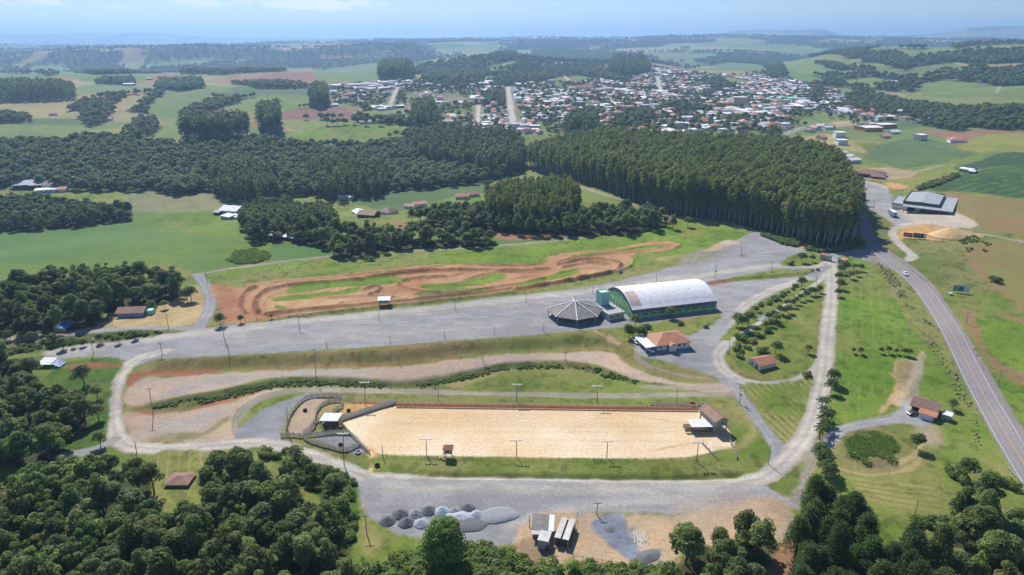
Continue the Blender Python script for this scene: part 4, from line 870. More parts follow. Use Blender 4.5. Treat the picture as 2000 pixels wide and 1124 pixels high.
def proto(kind, seed):
    r = np.random.default_rng(seed)
    if kind == 'broad':
        h = 9.5 + 2.5 * r.random(); R0 = 3.6 + .9 * r.random(); L = []
        nl = 15 + int(5 * r.random())
        for k in range(nl):
            th = 2.4 * k + .6 * r.random(); q = math.sqrt((k + .5) / nl)
            rr = R0 * q * .82 * (.85 + .3 * r.random()); z = h - 1.6 - (R0 * .95) * q ** 2.2 - .9 * r.random()
            L.append((rr * math.cos(th), rr * math.sin(th), z, 1.25 + .75 * r.random(), .78))
        for k in range(5): L.append((r.normal() * 1.4, r.normal() * 1.4, h - 4.2 - 1.2 * r.random(), 1.9, .8))
        if seed % 3 == 1: L = [(x * 1.25, y * .85, z + .8 * r.normal(), q * .8, c) for x, y, z, q, c in L if r.random() > .2]
        if seed % 3 == 2: L = [(x * .72, y * .72, z + 1.6 * (1 - (x * x + y * y) / 16) + .6 * r.normal(), q * .85, 1.0) for x, y, z, q, c in L]
        P, T = lobes_crown(r, L, 150, (.40, .46, .34)[seed % 3], tone_var=.5)
        tv, tf = trunk_geo(r, h * .62, .26, 5, 2.4, 2.2); mat, bark = M_BROAD, M_BARK
    elif kind == 'big':
        h = 13; L = []
        for k in range(44):
            th = 2.4 * k; q = (k + .5) / 44; z = 2.4 + (h - 3.4) * (1 - q)
            pr = 5.0 * math.sin(math.pi * min(1, max(.12, ((z - .6) / (h + .4)))) ** .8) ** .7
            rr = pr * (.62 + .3 * r.random())
            L.append((rr * math.cos(th), rr * math.sin(th), z, 1.2 + .7 * r.random(), .85))
        for k in range(10): L.append((r.normal() * 1.2, r.normal() * 1.2, 4 + 7 * r.random(), 2.1, .9))
        P, T = lobes_crown(r, L, 150, .33, tone_var=.35); tv, tf = trunk_geo(r, 7, .35, 6, 3, 2.5); mat, bark = M_BUSH, M_BARK
    elif kind == 'euc':
        h = 23 + 3 * r.random(); L = []
        for k in range(17):
            z = h * (.40 + .6 * (k / 16) ** .85) - .6; q = 1 - k / 16
            rr = (.35 + 1.35 * math.sin(math.pi * (.12 + .83 * q)) * (.7 + .5 * r.random())); th = 2.4 * k + r.random()
            L.append((rr * math.cos(th), rr * math.sin(th), z, .8 + .75 * math.sin(math.pi * (.15 + .75 * q)) * (.7 + .5 * r.random()), 1.05))
        P, T = lobes_crown(r, L, 95, .46, tone_var=.5); tv, tf = trunk_geo(r, h * .93, .19, 4, 1.1, 1.6); mat, bark = M_EUC, M_BARKP
    elif kind == 'pine':
        h = 12.5 + 2 * r.random(); Ps, Ts = [], []
        for k in range(150):
            q = (k + .5) / 150; z = 3.2 + (h - 3.2) * q; th = 2.4 * k
            rr = 3.3 * min(1, (1 - q) * 1.15) ** .42 * (.5 + .55 * r.random()) + .1
            n = 26; c = np.array([rr * math.cos(th), rr * math.sin(th), z + .3 * rr * .4])
            C = c + r.normal(size=(n, 3)) * np.array([.42, .42, .3]); N = unit(r.normal(size=(n, 3)) + np.array([math.cos(th) * .4, math.sin(th) * .4, .7]))
            p, t = cards(r, C, N, np.full(n, .34), np.full(n, .7 + .6 * r.random()) * (.85 + .3 * r.random(n)), .3); Ps.append(p); Ts.append(t)
        P, T = np.concatenate(Ps), np.concatenate(Ts); tv, tf = trunk_geo(r, h * .95, .24, 7, 1.9, .5); mat, bark = M_PINE, M_BARK
    elif kind == 'small':
        h = 5; L = []
        for k in range(11):
            th = 2.4 * k; q = math.sqrt((k + .5) / 11); rr = 1.55 * q
            L.append((rr * math.cos(th), rr * math.sin(th), h - .7 - 1.5 * q ** 2 - .5 * r.random(), .62 + .4 * r.random(), .8))
        for k in range(4): L.append((r.normal() * .6, r.normal() * .6, h - 2.1, .9, .8))
        P, T = lobes_crown(r, L, 330, .21, tone_var=.4); tv, tf = trunk_geo(r, h * .6, .11, 4, 1, 1); mat, bark = M_BROAD, M_BARK
    elif kind == 'bush':
        L = [(r.normal() * .55, r.normal() * .55, .45 + .5 * r.random(), .6 + .35 * r.random(), .85) for k in range(9)]
        P, T = lobes_crown(r, L, 330, .22, tone_var=.45, drop=.1); tv, tf = trunk_geo(r, .7, .06, 3, .5, .4); mat, bark = M_BUSH, M_BARK
    elif kind == 'palm':
        Ps, Ts = [], []
        for k in range(16):
            th = 2.4 * k; up = .9 - 1.1 * (k / 16); n = 16; s = np.linspace(.1, 1, n)
            ln = 2.1; x = ln * s; z = 4.0 + up * x - .34 * x ** 2
            C = np.stack([x * math.cos(th), x * math.sin(th), z], 1)
            for sd_ in (-1, 1):
                o = np.array([-math.sin(th), math.cos(th), -.5]) * sd_
                N = unit(np.tile([0, 0, 1.], (n, 1)) + r.normal(size=(n, 3)) * .35)
                p, t = cards(r, C + o * (.22 * (1.15 - s))[:, None], N, np.full(n, .26), np.full(n, .75 + .5 * r.random()), .5); Ps.append(p); Ts.append(t)
        P, T = np.concatenate(Ps), np.concatenate(Ts); tv, tf = trunk_geo(r, 4.0, .16, 0, 0, 0); mat, bark = M_PINE, M_BARK
    elif kind == 'far':
        h = 9 + 2 * r.random(); L = []
        for k in range(9):
            th = 2.4 * k; q = math.sqrt((k + .5) / 9); rr = 3.0 * q
            L.append((rr * math.cos(th), rr * math.sin(th), h - 1.6 - 2.6 * q ** 2 - .8 * r.random(), 1.4 + .9 * r.random(), .85))
        L.append((0, 0, h - 4, 2.6, .9))
        P, T = lobes_crown(r, L, 26, .85, tone_var=.5); tv, tf = trunk_geo(r, h * .6, .3, 0, 0, 0); mat, bark = M_FAR, M_BARK
    elif kind == 'fareuc':
        h = 19 + 3 * r.random(); L = []
        for k in range(9):
            z = h * (.34 + .62 * k / 8); q = 1 - k / 8; rr = .3 + 1.4 * math.sin(math.pi * (.1 + .8 * q)); th = 2.4 * k
            L.append((rr * math.cos(th), rr * math.sin(th), z, 1.2 + .9 * math.sin(math.pi * (.15 + .7 * q)), 1.1))
        P, T = lobes_crown(r, L, 24, .85, tone_var=.5); tv, tf = trunk_geo(r, h * .9, .22, 0, 0, 0); mat, bark = M_FAR, M_BARKP
    elif kind == 'reed':
        n = 90; C = np.stack([r.normal(size=n) * .7, r.normal(size=n) * .7, .35 + .5 * r.random(n)], 1)
        N = unit(np.stack([r.normal(size=n), r.normal(size=n), .6 + r.random(n) * .8], 1))
        P, T = cards(r, C, N, np.full(n, .45), .7 + .6 * r.random(n), .3); tv, tf = trunk_geo(r, .3, .03, 0, 0, 0); mat, bark = M_REED, M_REED
    else:                                           # tussock
        n = 70; th = r.random(n) * 6.28; q = r.random(n)
        C = np.stack([np.cos(th) * .5 * q, np.sin(th) * .5 * q, .25 + .35 * (1 - q)], 1); N = unit(np.stack([np.cos(th) * .6, np.sin(th) * .6, .8 + .5 * r.random(n)], 1))
        P, T = cards(r, C, N, np.full(n, .3), .7 + .6 * r.random(n), .35); tv, tf = trunk_geo(r, .2, .03, 0, 0, 0); mat, bark = M_TUSS, M_TUSS
    crown = build_crown(kind + '_crown', P, T, mat)
    trunk = mesh_np(kind + '_trunk', tv, tf, [bark], True)
    # crown and trunk as one mesh for copies too small to show parts
    allv = np.concatenate([P, tv]); allf = np.concatenate([np.arange(len(P)).reshape(-1, 4), tf + len(P)])
    one = mesh_np(kind + '_tree', allv, allf, [mat, bark], False, np.concatenate([np.zeros(len(P) // 4), np.ones(len(tf))]))
    a = one.attributes.new('tone', 'FLOAT_COLOR', 'POINT'); c = np.ones((len(allv), 4), np.float32); c[:len(P), :3] = T[:, None]
    a.data.foreach_set('color', c.ravel())
    return crown, trunk, one
NPROTO = {'broad': 7, 'big': 1, 'euc': 5, 'pine': 4, 'small': 4, 'bush': 4, 'palm': 2, 'far': 4, 'fareuc': 4, 'reed': 3, 'tussock': 3}
PR = {k: [proto(k, 100 * i + len(k)) for i in range(n)] for k, n in NPROTO.items()}

def tree(name, kind, x, y, s, label, cat='tree', group=None, parts=True, sz=None, z=None, pick=None):
    k = int(rng.integers(len(PR[kind]))) if pick is None else pick
    crown, trunk, one = PR[kind][k]
    z = float(H(x, y)) if z is None else z
    e = bpy.data.objects.new(name, None if parts else one); COLL.objects.link(e)
    e.location = (x, y, z - .05); e.rotation_euler = (0, 0, rng.random() * 6.28); e.scale = (s, s, s if sz is None else sz)
    if parts:
        e.empty_display_size = 1
        link('trunk', trunk, e); link('crown', crown, e)
    return tag(e, label, cat, group)

def fill(P, sp, jit=.42):
    lo = P.min(0); hi = P.max(0)
    a, b = np.meshgrid(np.arange(lo[0], hi[0] + sp, sp), np.arange(lo[1], hi[1] + sp * .87, sp * .87))
    a = a + (np.arange(a.shape[0]) % 2)[:, None] * sp / 2
    a = a.ravel() + sp * jit * (rng.random(a.size) * 2 - 1); b = b.ravel() + sp * jit * (rng.random(b.size) * 2 - 1)
    m = inside(P, a, b)
    q = np.stack([a[m], b[m]], 1)
    return q[np.argsort(np.hypot(q[:, 0], q[:, 1]))]

PCOLL = {}
def scatter(name, label, pts, scl, kind, protos):
    """one stuff object: every point carries a copy of one of the plants given"""
    key = kind
    if key not in PCOLL:
        c = bpy.data.collections.new(kind + '_kinds')
        for o in protos: c.objects.link(o)
        PCOLL[key] = c
    c = PCOLL[key]
    n = len(pts)
    me = bpy.data.meshes.new(name); me.vertices.add(n)
    z = H(pts[:, 0], pts[:, 1]) - .05
    me.vertices.foreach_set('co', np.concatenate([pts, z[:, None]], 1).astype(np.float32).ravel())
    for nm, v in (('rz', rng.random(n) * 6.28), ('sc', scl)):
        a = me.attributes.new(nm, 'FLOAT', 'POINT'); a.data.foreach_set('value', np.broadcast_to(v, n).astype(np.float32).copy())
    o = link(name, me); tag(o, label, kind='stuff')
    md = o.modifiers.new('plants', 'NODES'); g = bpy.data.node_groups.new(name, 'GeometryNodeTree'); md.node_group = g
    g.interface.new_socket('Geometry', in_out='INPUT', socket_type='NodeSocketGeometry'); g.interface.new_socket('Geometry', in_out='OUTPUT', socket_type='NodeSocketGeometry')
    N = g.nodes.new; gi = N('NodeGroupInput'); go = N('NodeGroupOutput')
    ci = N('GeometryNodeCollectionInfo'); ci.inputs[0].default_value = c; ci.inputs['Separate Children'].default_value = True; ci.inputs['Reset Children'].default_value = True
    ip = N('GeometryNodeInstanceOnPoints'); ip.inputs['Pick Instance'].default_value = True
    ar = N('GeometryNodeInputNamedAttribute'); ar.data_type = 'FLOAT'; ar.inputs[0].default_value = 'rz'
    as_ = N('GeometryNodeInputNamedAttribute'); as_.data_type = 'FLOAT'; as_.inputs[0].default_value = 'sc'
    cx = N('ShaderNodeCombineXYZ'); er = N('FunctionNodeEulerToRotation'); ri = N('FunctionNodeRandomValue'); ri.data_type = 'INT'
    ri.inputs[4].default_value = 0; ri.inputs[5].default_value = len(c.objects) - 1
    lk = g.links.new
    lk(gi.outputs[0], ip.inputs['Points']); lk(ci.outputs[0], ip.inputs['Instance']); lk(ri.outputs[2], ip.inputs['Instance Index'])
    lk(ar.outputs[0], cx.inputs[2]); lk(cx.outputs[0], er.inputs[0]); lk(er.outputs[0], ip.inputs['Rotation']); lk(as_.outputs[0], ip.inputs['Scale'])
    lk(ip.outputs[0], go.inputs[0])
    return o

# ---- woods near enough to count
TXT = {
 'lower': ('forest_tree', 'rounded broadleaf tree of the dense dark wood below the lower gravel road', 'trees of the wood at the lower left'),
 'leftmid': ('forest_tree', 'broadleaf tree of the small wood beside the bright grass left of the gravel bend', 'trees of the wood left of the gravel bend'),
 'grove': ('grove_tree', 'broadleaf tree of the grove around the blue tarpaulin tent and straw clearing', 'trees of the grove by the straw clearing'),
 'upleft': ('woodland_tree', 'dark broadleaf tree of the wood between farm sheds and large crop field', 'trees of the wood by the large crop field'),
 'middle': ('woodland_tree', 'broadleaf tree of the wood around the farmhouses beyond the moto track', 'trees of the wood around the farmhouses'),
 'strip': ('woodland_tree', 'broadleaf tree of the belt between brown field and young eucalyptus block', 'trees of the belt by the brown field'),
 'young': ('young_eucalyptus', 'slim eucalyptus of the small light green block left of the big plantation', 'trees of the small eucalyptus block'),
 'pines': ('pine_tree', 'dark pine of the dense group below the round reed pond', 'pines below the reed pond'),
 'lowright': ('depot_tree', 'bushy broadleaf tree between the gravel depot and the pines', 'trees between depot and pines'),
 'corner': ('corner_tree', 'spreading grey green tree beside the lawn near the highway guardrail', 'trees near the highway guardrail'),
 'corner2': ('corner_tree', 'broadleaf tree beyond the narrow grey lane at the edge of the pines', 'trees beyond the narrow lane'),
}
LEFT = {}
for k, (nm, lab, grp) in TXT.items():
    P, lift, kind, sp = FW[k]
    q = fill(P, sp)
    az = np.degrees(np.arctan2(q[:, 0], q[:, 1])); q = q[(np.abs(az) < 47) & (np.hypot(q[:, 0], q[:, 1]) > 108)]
    far_ = np.hypot(q[:, 0], q[:, 1]).mean() > 330
    CAP = {'upleft': 60, 'middle': 140, 'strip': 100, 'young': 300}.get(k, 999)
    LEFT[k] = q[CAP:]; ones = []
    for (x, y) in q[:CAP]:
        s = (.60 + .44 * rng.random()) if kind == 'broad' else (.72 + .3 * rng.random()) if kind == 'pine' else (.62 + .2 * rng.random())
        t_ = tree(nm, kind, x, y, s, lab, 'tree', grp, not far_, sz=s * (.72 + .55 * rng.random()))
        if far_: ones.append(t_)
    if len(LEFT[k]):
        PCOLL.pop(kind, None)
        scatter({'young': 'eucalyptus_wood'}.get(k, 'wood'), {'young': 'interior of the small light green eucalyptus block', 'upleft': 'rest of the dark wood beside the large crop field', 'middle': 'rest of the wood around the farmhouses', 'strip': 'rest of the tree belt by the brown field'}[k], LEFT[k], (.66 if k == 'young' else .8) * (.75 + .5 * rng.random(len(LEFT[k]))), kind, ones[:10])
        PCOLL.pop(kind, None)
# ---- the plantation: the 300 trees that show largest, the rest as one mass
P, lift, kind, sp = FW['plantation']
q = fill(P, sp, .2)
front = []
d0 = segdist(wpts([(1022, 326), (1130, 360), (1210, 386), (1310, 420), (1400, 430), (1490, 450), (1560, 476), (1636, 486), (1672, 470), (1672, 432), (1652, 388)]), q[:, 0], q[:, 1], 400, False)
o = np.argsort(d0 + .04 * np.hypot(q[:, 0], q[:, 1])); q = q[o]
eu = []
for i, (x, y) in enumerate(q[:300]):
    s = .92 + .2 * rng.random()
    t_ = tree('eucalyptus_tree', 'euc', x, y, s, 'tall slender eucalyptus with pale bare trunk on the near edge of the big plantation', 'tree', 'eucalyptus on the plantation edge', i < 110, sz=s * (.84 + .3 * rng.random()))
    if i >= 110 and len(eu) < 12: eu.append(t_)
print('plantation', len(q))
scatter('eucalyptus_plantation', 'dense interior of the tall eucalyptus plantation', q[300:], .82 + .36 * rng.random(len(q) - 300), 'euc', eu)
# ---- valley forest: nearest trees, then the mass
def tree_mass(keys, name, lab, massname, masslab, kind, nfront, sgn=1.0, grp=None):
    qs = np.concatenate([fill(FW[k][0], FW[k][3]) for k in keys])
    qs = qs[np.argsort(np.hypot(qs[:, 0], qs[:, 1]))]
    pr = []
    for i, (x, y) in enumerate(qs[:nfront]):
        s = sgn * (.75 + .5 * rng.random())
        pr.append(tree(name, kind, x, y, s, lab, 'tree', grp, False, sz=s * (.85 + .4 * rng.random())))
    if len(qs) > nfront:
        n = len(qs) - nfront
        scatter(massname, masslab, qs[nfront:], sgn * (.7 + .6 * rng.random(n)), kind, pr[:12])
    print(name, len(qs))
    return pr
vt = tree_mass(['valley', 'clump'], 'valley_tree', 'small rounded tree on the near edge of the wide valley forest', 'valley_forest', 'wide dark green forest filling the valley', 'far', 300, 1.05, 'trees on the edge of the valley forest')
ve = tree_mass(['valleytall', 'valleytall2', 'backwood'], 'valley_eucalyptus', 'tall narrow tree standing in the valley forest above the plough field', 'valley_eucalyptus_wood', 'tall dark eucalyptus standing in the valley forest', 'fareuc', 120, .9, 'tall trees in the valley forest')
# ---- far stands: each its own mass; the lone tall clumps tree by tree
for k, v in FW.items():
    if not k.startswith('stand'): continue
    P, lift, kind, sp = v
    q = fill(P, sp)
    if not len(q): continue
    r_ = float(np.hypot(q[:, 0], q[:, 1]).mean())
    if k in ('stand1', 'stand2', 'stand3'):
        lab = {'stand1': 'tall dark tree of the broad clump above the valley forest', 'stand2': 'tall tree of the narrow clump right of the broad one above the valley', 'stand3': 'very tall lone tree in the left farmland below the purple field'}[k]
        for (x, y) in q[:90]: tree('tall_tree', 'fareuc', x, y, 1.25 + .25 * rng.random(), lab, 'tree', lab + ' group', False)
        continue
    sc_ = 1.1 if kind == 'fareuc' else 1.0
    if r_ > 1700: sc_ *= 1.25
    scatter('woodland', 'distant dark green woodland seen as one mass', q, sc_ * (.55 + .75 * rng.random(len(q))) * (.8 + .2 * sstep(segdist(P, q[:, 0], q[:, 1], 30, True), 0, 20)), kind, [])
# ---- random woods of the far country
n = 60000
lr = np.log(900) + rng.random(n) * (np.log(8200) - np.log(900)); azr = R(-41) + rng.random(n) * R(82)
rr = np.exp(lr); X = rr * np.sin(azr); Y = rr * np.cos(azr)
keep = (fbm(X, Y, 420, 3, 44) > np.where(rr > 3600, .49, .575))
townw = wpts([(640, 172), (760, 162), (1000, 158), (1120, 166), (1280, 128), (1400, 148), (1480, 148), (1570, 163), (1665, 193), (1770, 222), (1745, 242), (1540, 262), (1200, 266), (1030, 262), (840, 256), (720, 214), (650, 199)], 0, True)
farmw = [wpts(L[2], 0, True) for L in LAY if L[0] == 'p' and L[1] in ('tanfield', 'fgreen', 'cropblue', 'lime', 'olive', 'purple', 'brown', 'lush', 'crop', 'yellow', 'straw') and np.mean([p[1] for p in L[2]]) < 300]
for W in [townw] + farmw: keep &= ~inside(W, X, Y)
keep &= ~((rr < 1150) & (azr > R(0)))
keep |= (rr > 3350) & (rr < 4350) & (azr < R(-4)) & (fbm(X, Y, 300, 2, 45) > .36)
for W in [townw]: keep &= ~inside(W, X, Y)
X, Y, rr = X[keep], Y[keep], rr[keep]
scatter('far_woods', 'far woods scattered over the hills', np.stack([X, Y], 1), np.clip(.95 * (rr / 1400.) ** .45, .9, 2.0) * (.7 + .6 * rng.random(len(rr))), 'far', [])
print('far woods', len(rr))
# hedgerow trees and garden trees between the houses of the town
q = fill(townw, 12, .5); q = q[fbm(q[:, 0], q[:, 1], 70, 2, 61) > .45]
for W_ in (wpts([(993, 170), (995, 190), (998, 215), (1003, 241)]), wpts([(776, 170), (768, 190), (760, 210)]), wpts([(934, 206), (934, 240)]), wpts([(1284, 150), (1290, 177)])): q = q[segdist(W_, q[:, 0], q[:, 1], 12, False) > 10]
scatter('town_trees', 'garden trees between the houses of the town', q, .45 + .6 * rng.random(len(q)), 'far', [])
# ------------------------------------------------------------------ materials of built things
def tile_mat(name, a, b, dark=.35, s=(3.2, 3.2), rust=None):
    """roof sheet or tile: rows across the slope, blotches of age"""
    m, nt, bs = node_mat(name)
    tcx = nt.nodes.new('ShaderNodeTexCoord'); nz = nt.nodes.new('ShaderNodeTexNoise'); nz.inputs['Scale'].default_value = .5; nz.inputs['Detail'].default_value = 6
    nt.links.new(tcx.outputs['Object'], nz.inputs['Vector'])
    mr = nt.nodes.new('ShaderNodeMapRange'); mr.inputs[1].default_value = .35; mr.inputs[2].default_value = .68; nt.links.new(nz.outputs['Fac'], mr.inputs[0])
    mx = nt.nodes.new('ShaderNodeMix'); mx.data_type = 'RGBA'; mx.inputs[6].default_value = (*a, 1); mx.inputs[7].default_value = (*b, 1); nt.links.new(mr.outputs[0], mx.inputs[0])
    wv = nt.nodes.new('ShaderNodeTexWave'); wv.bands_direction = 'X'; wv.inputs['Scale'].default_value = s[0]; wv.inputs['Distortion'].default_value = .6; wv.inputs['Detail'].default_value = 1
    nt.links.new(tcx.outputs['Object'], wv.inputs['Vector'])
    m2 = nt.nodes.new('ShaderNodeMapRange'); m2.inputs[3].default_value = 1 - dark; m2.inputs[4].default_value = 1.06; nt.links.new(wv.outputs['Fac'], m2.inputs[0])
    mu = nt.nodes.new('ShaderNodeMix'); mu.data_type = 'RGBA'; mu.blend_type = 'MULTIPLY'; mu.inputs[0].default_value = 1
    nt.links.new(mx.outputs[2], mu.inputs[6]); nt.links.new(m2.outputs[0], mu.inputs[7])
    out = mu.outputs[2]
    if rust:
        n2 = nt.nodes.new('ShaderNodeTexNoise'); n2.inputs['Scale'].default_value = .9; n2.inputs['Detail'].default_value = 8; nt.links.new(tcx.outputs['Object'], n2.inputs['Vector'])
        m3 = nt.nodes.new('ShaderNodeMapRange'); m3.inputs[1].default_value = .63; m3.inputs[2].default_value = .72; nt.links.new(n2.outputs['Fac'], m3.inputs[0])
        m4 = nt.nodes.new('ShaderNodeMix'); m4.data_type = 'RGBA'; m4.inputs[7].default_value = (*rust, 1); nt.links.new(m3.outputs[0], m4.inputs[0]); nt.links.new(out, m4.inputs[6]); out = m4.outputs[2]
    nt.links.new(out, bs.inputs['Base Color']); bs.inputs['Roughness'].default_value = .7; bs.inputs['Specular IOR Level'].default_value = .3
    return m
T_TERRA = tile_mat('terracotta_tiles', (.52, .235, .13), (.40, .19, .12), .25)
T_TERRAOLD = tile_mat('old_tiles', (.34, .19, .13), (.22, .14, .11), .3)
T_BROWN = tile_mat('brown_tiles', (.20, .125, .10), (.28, .16, .11), .25)
T_WHITE = tile_mat('white_sheet', (.74, .75, .77), (.62, .63, .66), .12)
T_ARCH = tile_mat('arched_sheet', (.76, .77, .79), (.62, .63, .66), .14, (2.4, 2), (.40, .28, .22))
T_RUSTY = tile_mat('rusty_sheet', (.50, .34, .30), (.60, .52, .50), .3, (2.4, 2), (.30, .14, .10))
T_GREY = tile_mat('grey_sheet', (.40, .41, .44), (.30, .31, .34), .2)
T_DARK = tile_mat('fibre_cement', (.17, .16, .155), (.25, .235, .23), .3, (2.2, 2))
T_DIRTY = tile_mat('weathered_sheet', (.60, .59, .55), (.44, .42, .38), .2)
W_WHITE = plain('white_wall', (.76, .77, .78), .8, .1, .7); W_CREAM = plain('cream_wall', (.58, .49, .37), .8, .15, .7); W_TEAL = plain('turquoise_wall', (.36, .68, .56), .75, .12, .6)
W_GREEN = plain('green_panel', (.31, .64, .31), .6, .25, .5); W_GREENL = plain('green_column', (.34, .66, .32), .6, .1, .7); W_FASC = plain('grey_fascia', (.135, .15, .18), .6, .15, .6)
W_DKGREEN = plain('dark_green_fascia', (.016, .13, .085), .5, .15, .5); W_PALEGREEN = plain('pale_green_trim', (.52, .70, .56), .6, .1, .7)
W_GREY = plain('concrete_wall', (.42, .42, .42), .85, .3, .9); W_WOOD = plain('weathered_wood', (.62, .57, .50), .9, .3, 3); W_WOODD = plain('dark_wood', (.14, .105, .08), .9, .4, 3)
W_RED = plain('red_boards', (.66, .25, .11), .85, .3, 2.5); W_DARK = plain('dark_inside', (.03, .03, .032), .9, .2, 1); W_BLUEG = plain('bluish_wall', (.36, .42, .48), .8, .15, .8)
M_GLASS = plain('window_glass', (.035, .045, .055), .15, .2, 1, .6); M_CONC = plain('concrete_pole', (.40, .39, .37), .9, .25, 2); M_POLEW = plain('wood_pole', (.15, .12, .10), .9, .3, 2)
M_STEEL = plain('galvanised', (.55, .56, .58), .45, .15, 2, .5, .3); M_RUBBER = plain('rubber', (.025, .025, .026), .9, .2, 3); M_LAMP = plain('lamp_housing', (.72, .73, .75), .4, .1, 3)
M_CARW = plain('white_paint', (.80, .81, .82), .3, .04, 1, .5); M_CARD = plain('dark_paint', (.04, .05, .07), .3, .1, 1, .5); M_CARS = plain('silver_paint', (.5, .51, .53), .35, .05, 1, .5)
M_BLUE = plain('blue_tarp', (.05, .20, .62), .6, .2, 1.5); M_YELLOW = plain('yellow_cloth', (.78, .52, .03), .7, .15, 1.5); M_TRAIL = plain('blue_box_side', (.16, .24, .42), .5, .15, 1)
M_PILED = plain('dark_gravel', (.17, .17, .185), .95, .35, 6); M_PILEM = plain('grey_gravel', (.29, .30, .33), .95, .25, 6); M_PILEL = plain('bluish_gravel', (.40, .44, .50), .95, .2, 6); M_PILES = plain('yellow_sand', (.66, .46, .22), .95, .15, 3)
M_PINK = plain('pink_board', (.42, .10, .22), .6, .5, 1.2); M_BLACK = plain('black_board', (.02, .022, .03), .5, .2, 1); M_LETTER = plain('white_lettering', (.68, .68, .7), .6, .1, 2); M_SIGNG = plain('green_board', (.06, .32, .20), .6, .4, 1.2)
M_TEALR = plain('teal_rail', (.10, .30, .28), .6, .1, 2); M_SIGNY = plain('yellow_sign', (.75, .5, .03), .5, .05, 2); M_LINEW = plain('white_line', (.62, .61, .60), .8, .2, 2); M_LINEY = plain('yellow_line', (.58, .40, .18), .8, .2, 2)
M_BLACKB = plain('black_tank', (.03, .03, .03), .6, .2, 2); M_REDBOX = plain('red_box', (.32, .03, .03), .6, .15, 2)

class MB:
    def __init__(s): s.v = []; s.f = []; s.m = []
    def add(s, v, f, m=0):
        o = len(s.v); s.v += [tuple(p) for p in v]; s.f += [tuple(i + o for i in q) for q in f]; s.m += [m] * len(f); return s
    def box(s, x0, x1, y0, y1, z0, z1, m=0):
        return s.add([(x, y, z) for z in (z0, z1) for x, y in ((x0, y0), (x1, y0), (x1, y1), (x0, y1))], [(3, 2, 1, 0), (4, 5, 6, 7), (0, 1, 5, 4), (1, 2, 6, 5), (2, 3, 7, 6), (3, 0, 4, 7)], m)
    def bar(s, p, q, w, h=None, m=0):
        p = Vector(p); q = Vector(q); d = (q - p).normalized(); up = Vector((0, 0, 1)) if abs(d.z) < .95 else Vector((0, 1, 0))
        a = d.cross(up).normalized() * w / 2; b = a.cross(d).normalized() * (h or w) / 2
        return s.add([*(p + i * a + j * b for i, j in ((-1, -1), (1, -1), (1, 1), (-1, 1))), *(q + i * a + j * b for i, j in ((-1, -1), (1, -1), (1, 1), (-1, 1)))], [(3, 2, 1, 0), (4, 5, 6, 7), (0, 1, 5, 4), (1, 2, 6, 5), (2, 3, 7, 6), (3, 0, 4, 7)], m)
    def slab(s, q, t, m=0):
        """a quad or polygon with thickness t downward"""
        n = len(q); lo = [(x, y, z - t) for x, y, z in q]
        return s.add(list(q) + lo, [tuple(range(n)), tuple(range(2 * n - 1, n - 1, -1))] + [(i, n + i, n + (i + 1) % n, (i + 1) % n) for i in range(n)], m)
    def cyl(s, x, y, z0, z1, r0, r1=None, k=10, m=0):
        r1 = r0 if r1 is None else r1
        v = [(x + r * math.cos(6.2832 * i / k), y + r * math.sin(6.2832 * i / k), z) for z, r in ((z0, r0), (z1, r1)) for i in range(k)]
        return s.add(v, [tuple(range(k - 1, -1, -1)), tuple(range(k, 2 * k))] + [(i, (i + 1) % k, k + (i + 1) % k, k + i) for i in range(k)], m)
    def build(s, name, mats, parent=None, bevel=0):
        me = bpy.data.meshes.new(name); me.from_pydata(s.v, [], s.f)
        for m in (mats if isinstance(mats, (list, tuple)) else [mats]): me.materials.append(m)
        me.polygons.foreach_set('material_index', s.m)
        if bevel:
            bm = bmesh.new(); bm.from_mesh(me); bmesh.ops.bevel(bm, geom=bm.edges[:], offset=bevel, segments=1, affect='EDGES'); bm.to_mesh(me); bm.free()
        return link(name, me, parent)

def frame(A, B):
    """world position of photo point A on the land, length and heading of the base line A-B"""
    xa, ya, za = g1(*A); xb, yb, zb = g1(*B)
    return (xa, ya, za), math.hypot(xb - xa, yb - ya), math.atan2(yb - ya, xb - xa)
def thing(name, label, cat, loc, rz=0, group=None):
    e = bpy.data.objects.new(name, None); COLL.objects.link(e); e.location = loc; e.rotation_euler = (0, 0, rz); e.empty_display_size = .5
    return tag(e, label, cat, group)
def local_depth(A, B, px, py, z):
    """depth (and shift) in the frame of A-B of a photo point seen at height z above the ground there"""
    (x, y, z0), L, a = frame(A, B)
    X, Y = flat(px, py, z0 + z); dx, dy = float(X) - x, float(Y) - y
    return dx * math.cos(a) + dy * math.sin(a), -dx * math.sin(a) + dy * math.cos(a)

def wins(par, spots, wall, nm='window'):
    """spots: (axis, pos along, z0, w, h); axis f = front wall at y=-.03, l = left, r = right"""
    L, D = wall
    for ax, p, z, w, h, *kind in spots:
        b = MB(); fr = MB()
        if ax == 'f': b.box(p, p + w, -.04, .02, z, z + h); fr.box(p - .08, p + w + .08, -.07, -.035, z - .1, z - .02); fr.box(p - .08, p + w + .08, -.07, -.035, z + h + .01, z + h + .09)
        elif ax == 'l': b.box(-.04, .02, p, p + w, z, z + h); fr.box(-.07, -.035, p - .08, p + w + .08, z - .1, z - .02)
        else: b.box(L - .02, L + .04, p, p + w, z, z + h); fr.box(L + .035, L + .07, p - .08, p + w + .08, z - .1, z - .02)
        k = kind[0] if kind else nm
        o = b.build(k, M_GLASS if k == 'window' else W_WOODD, par)
        if k == 'window': fr.build('frame', W_WHITE, o)

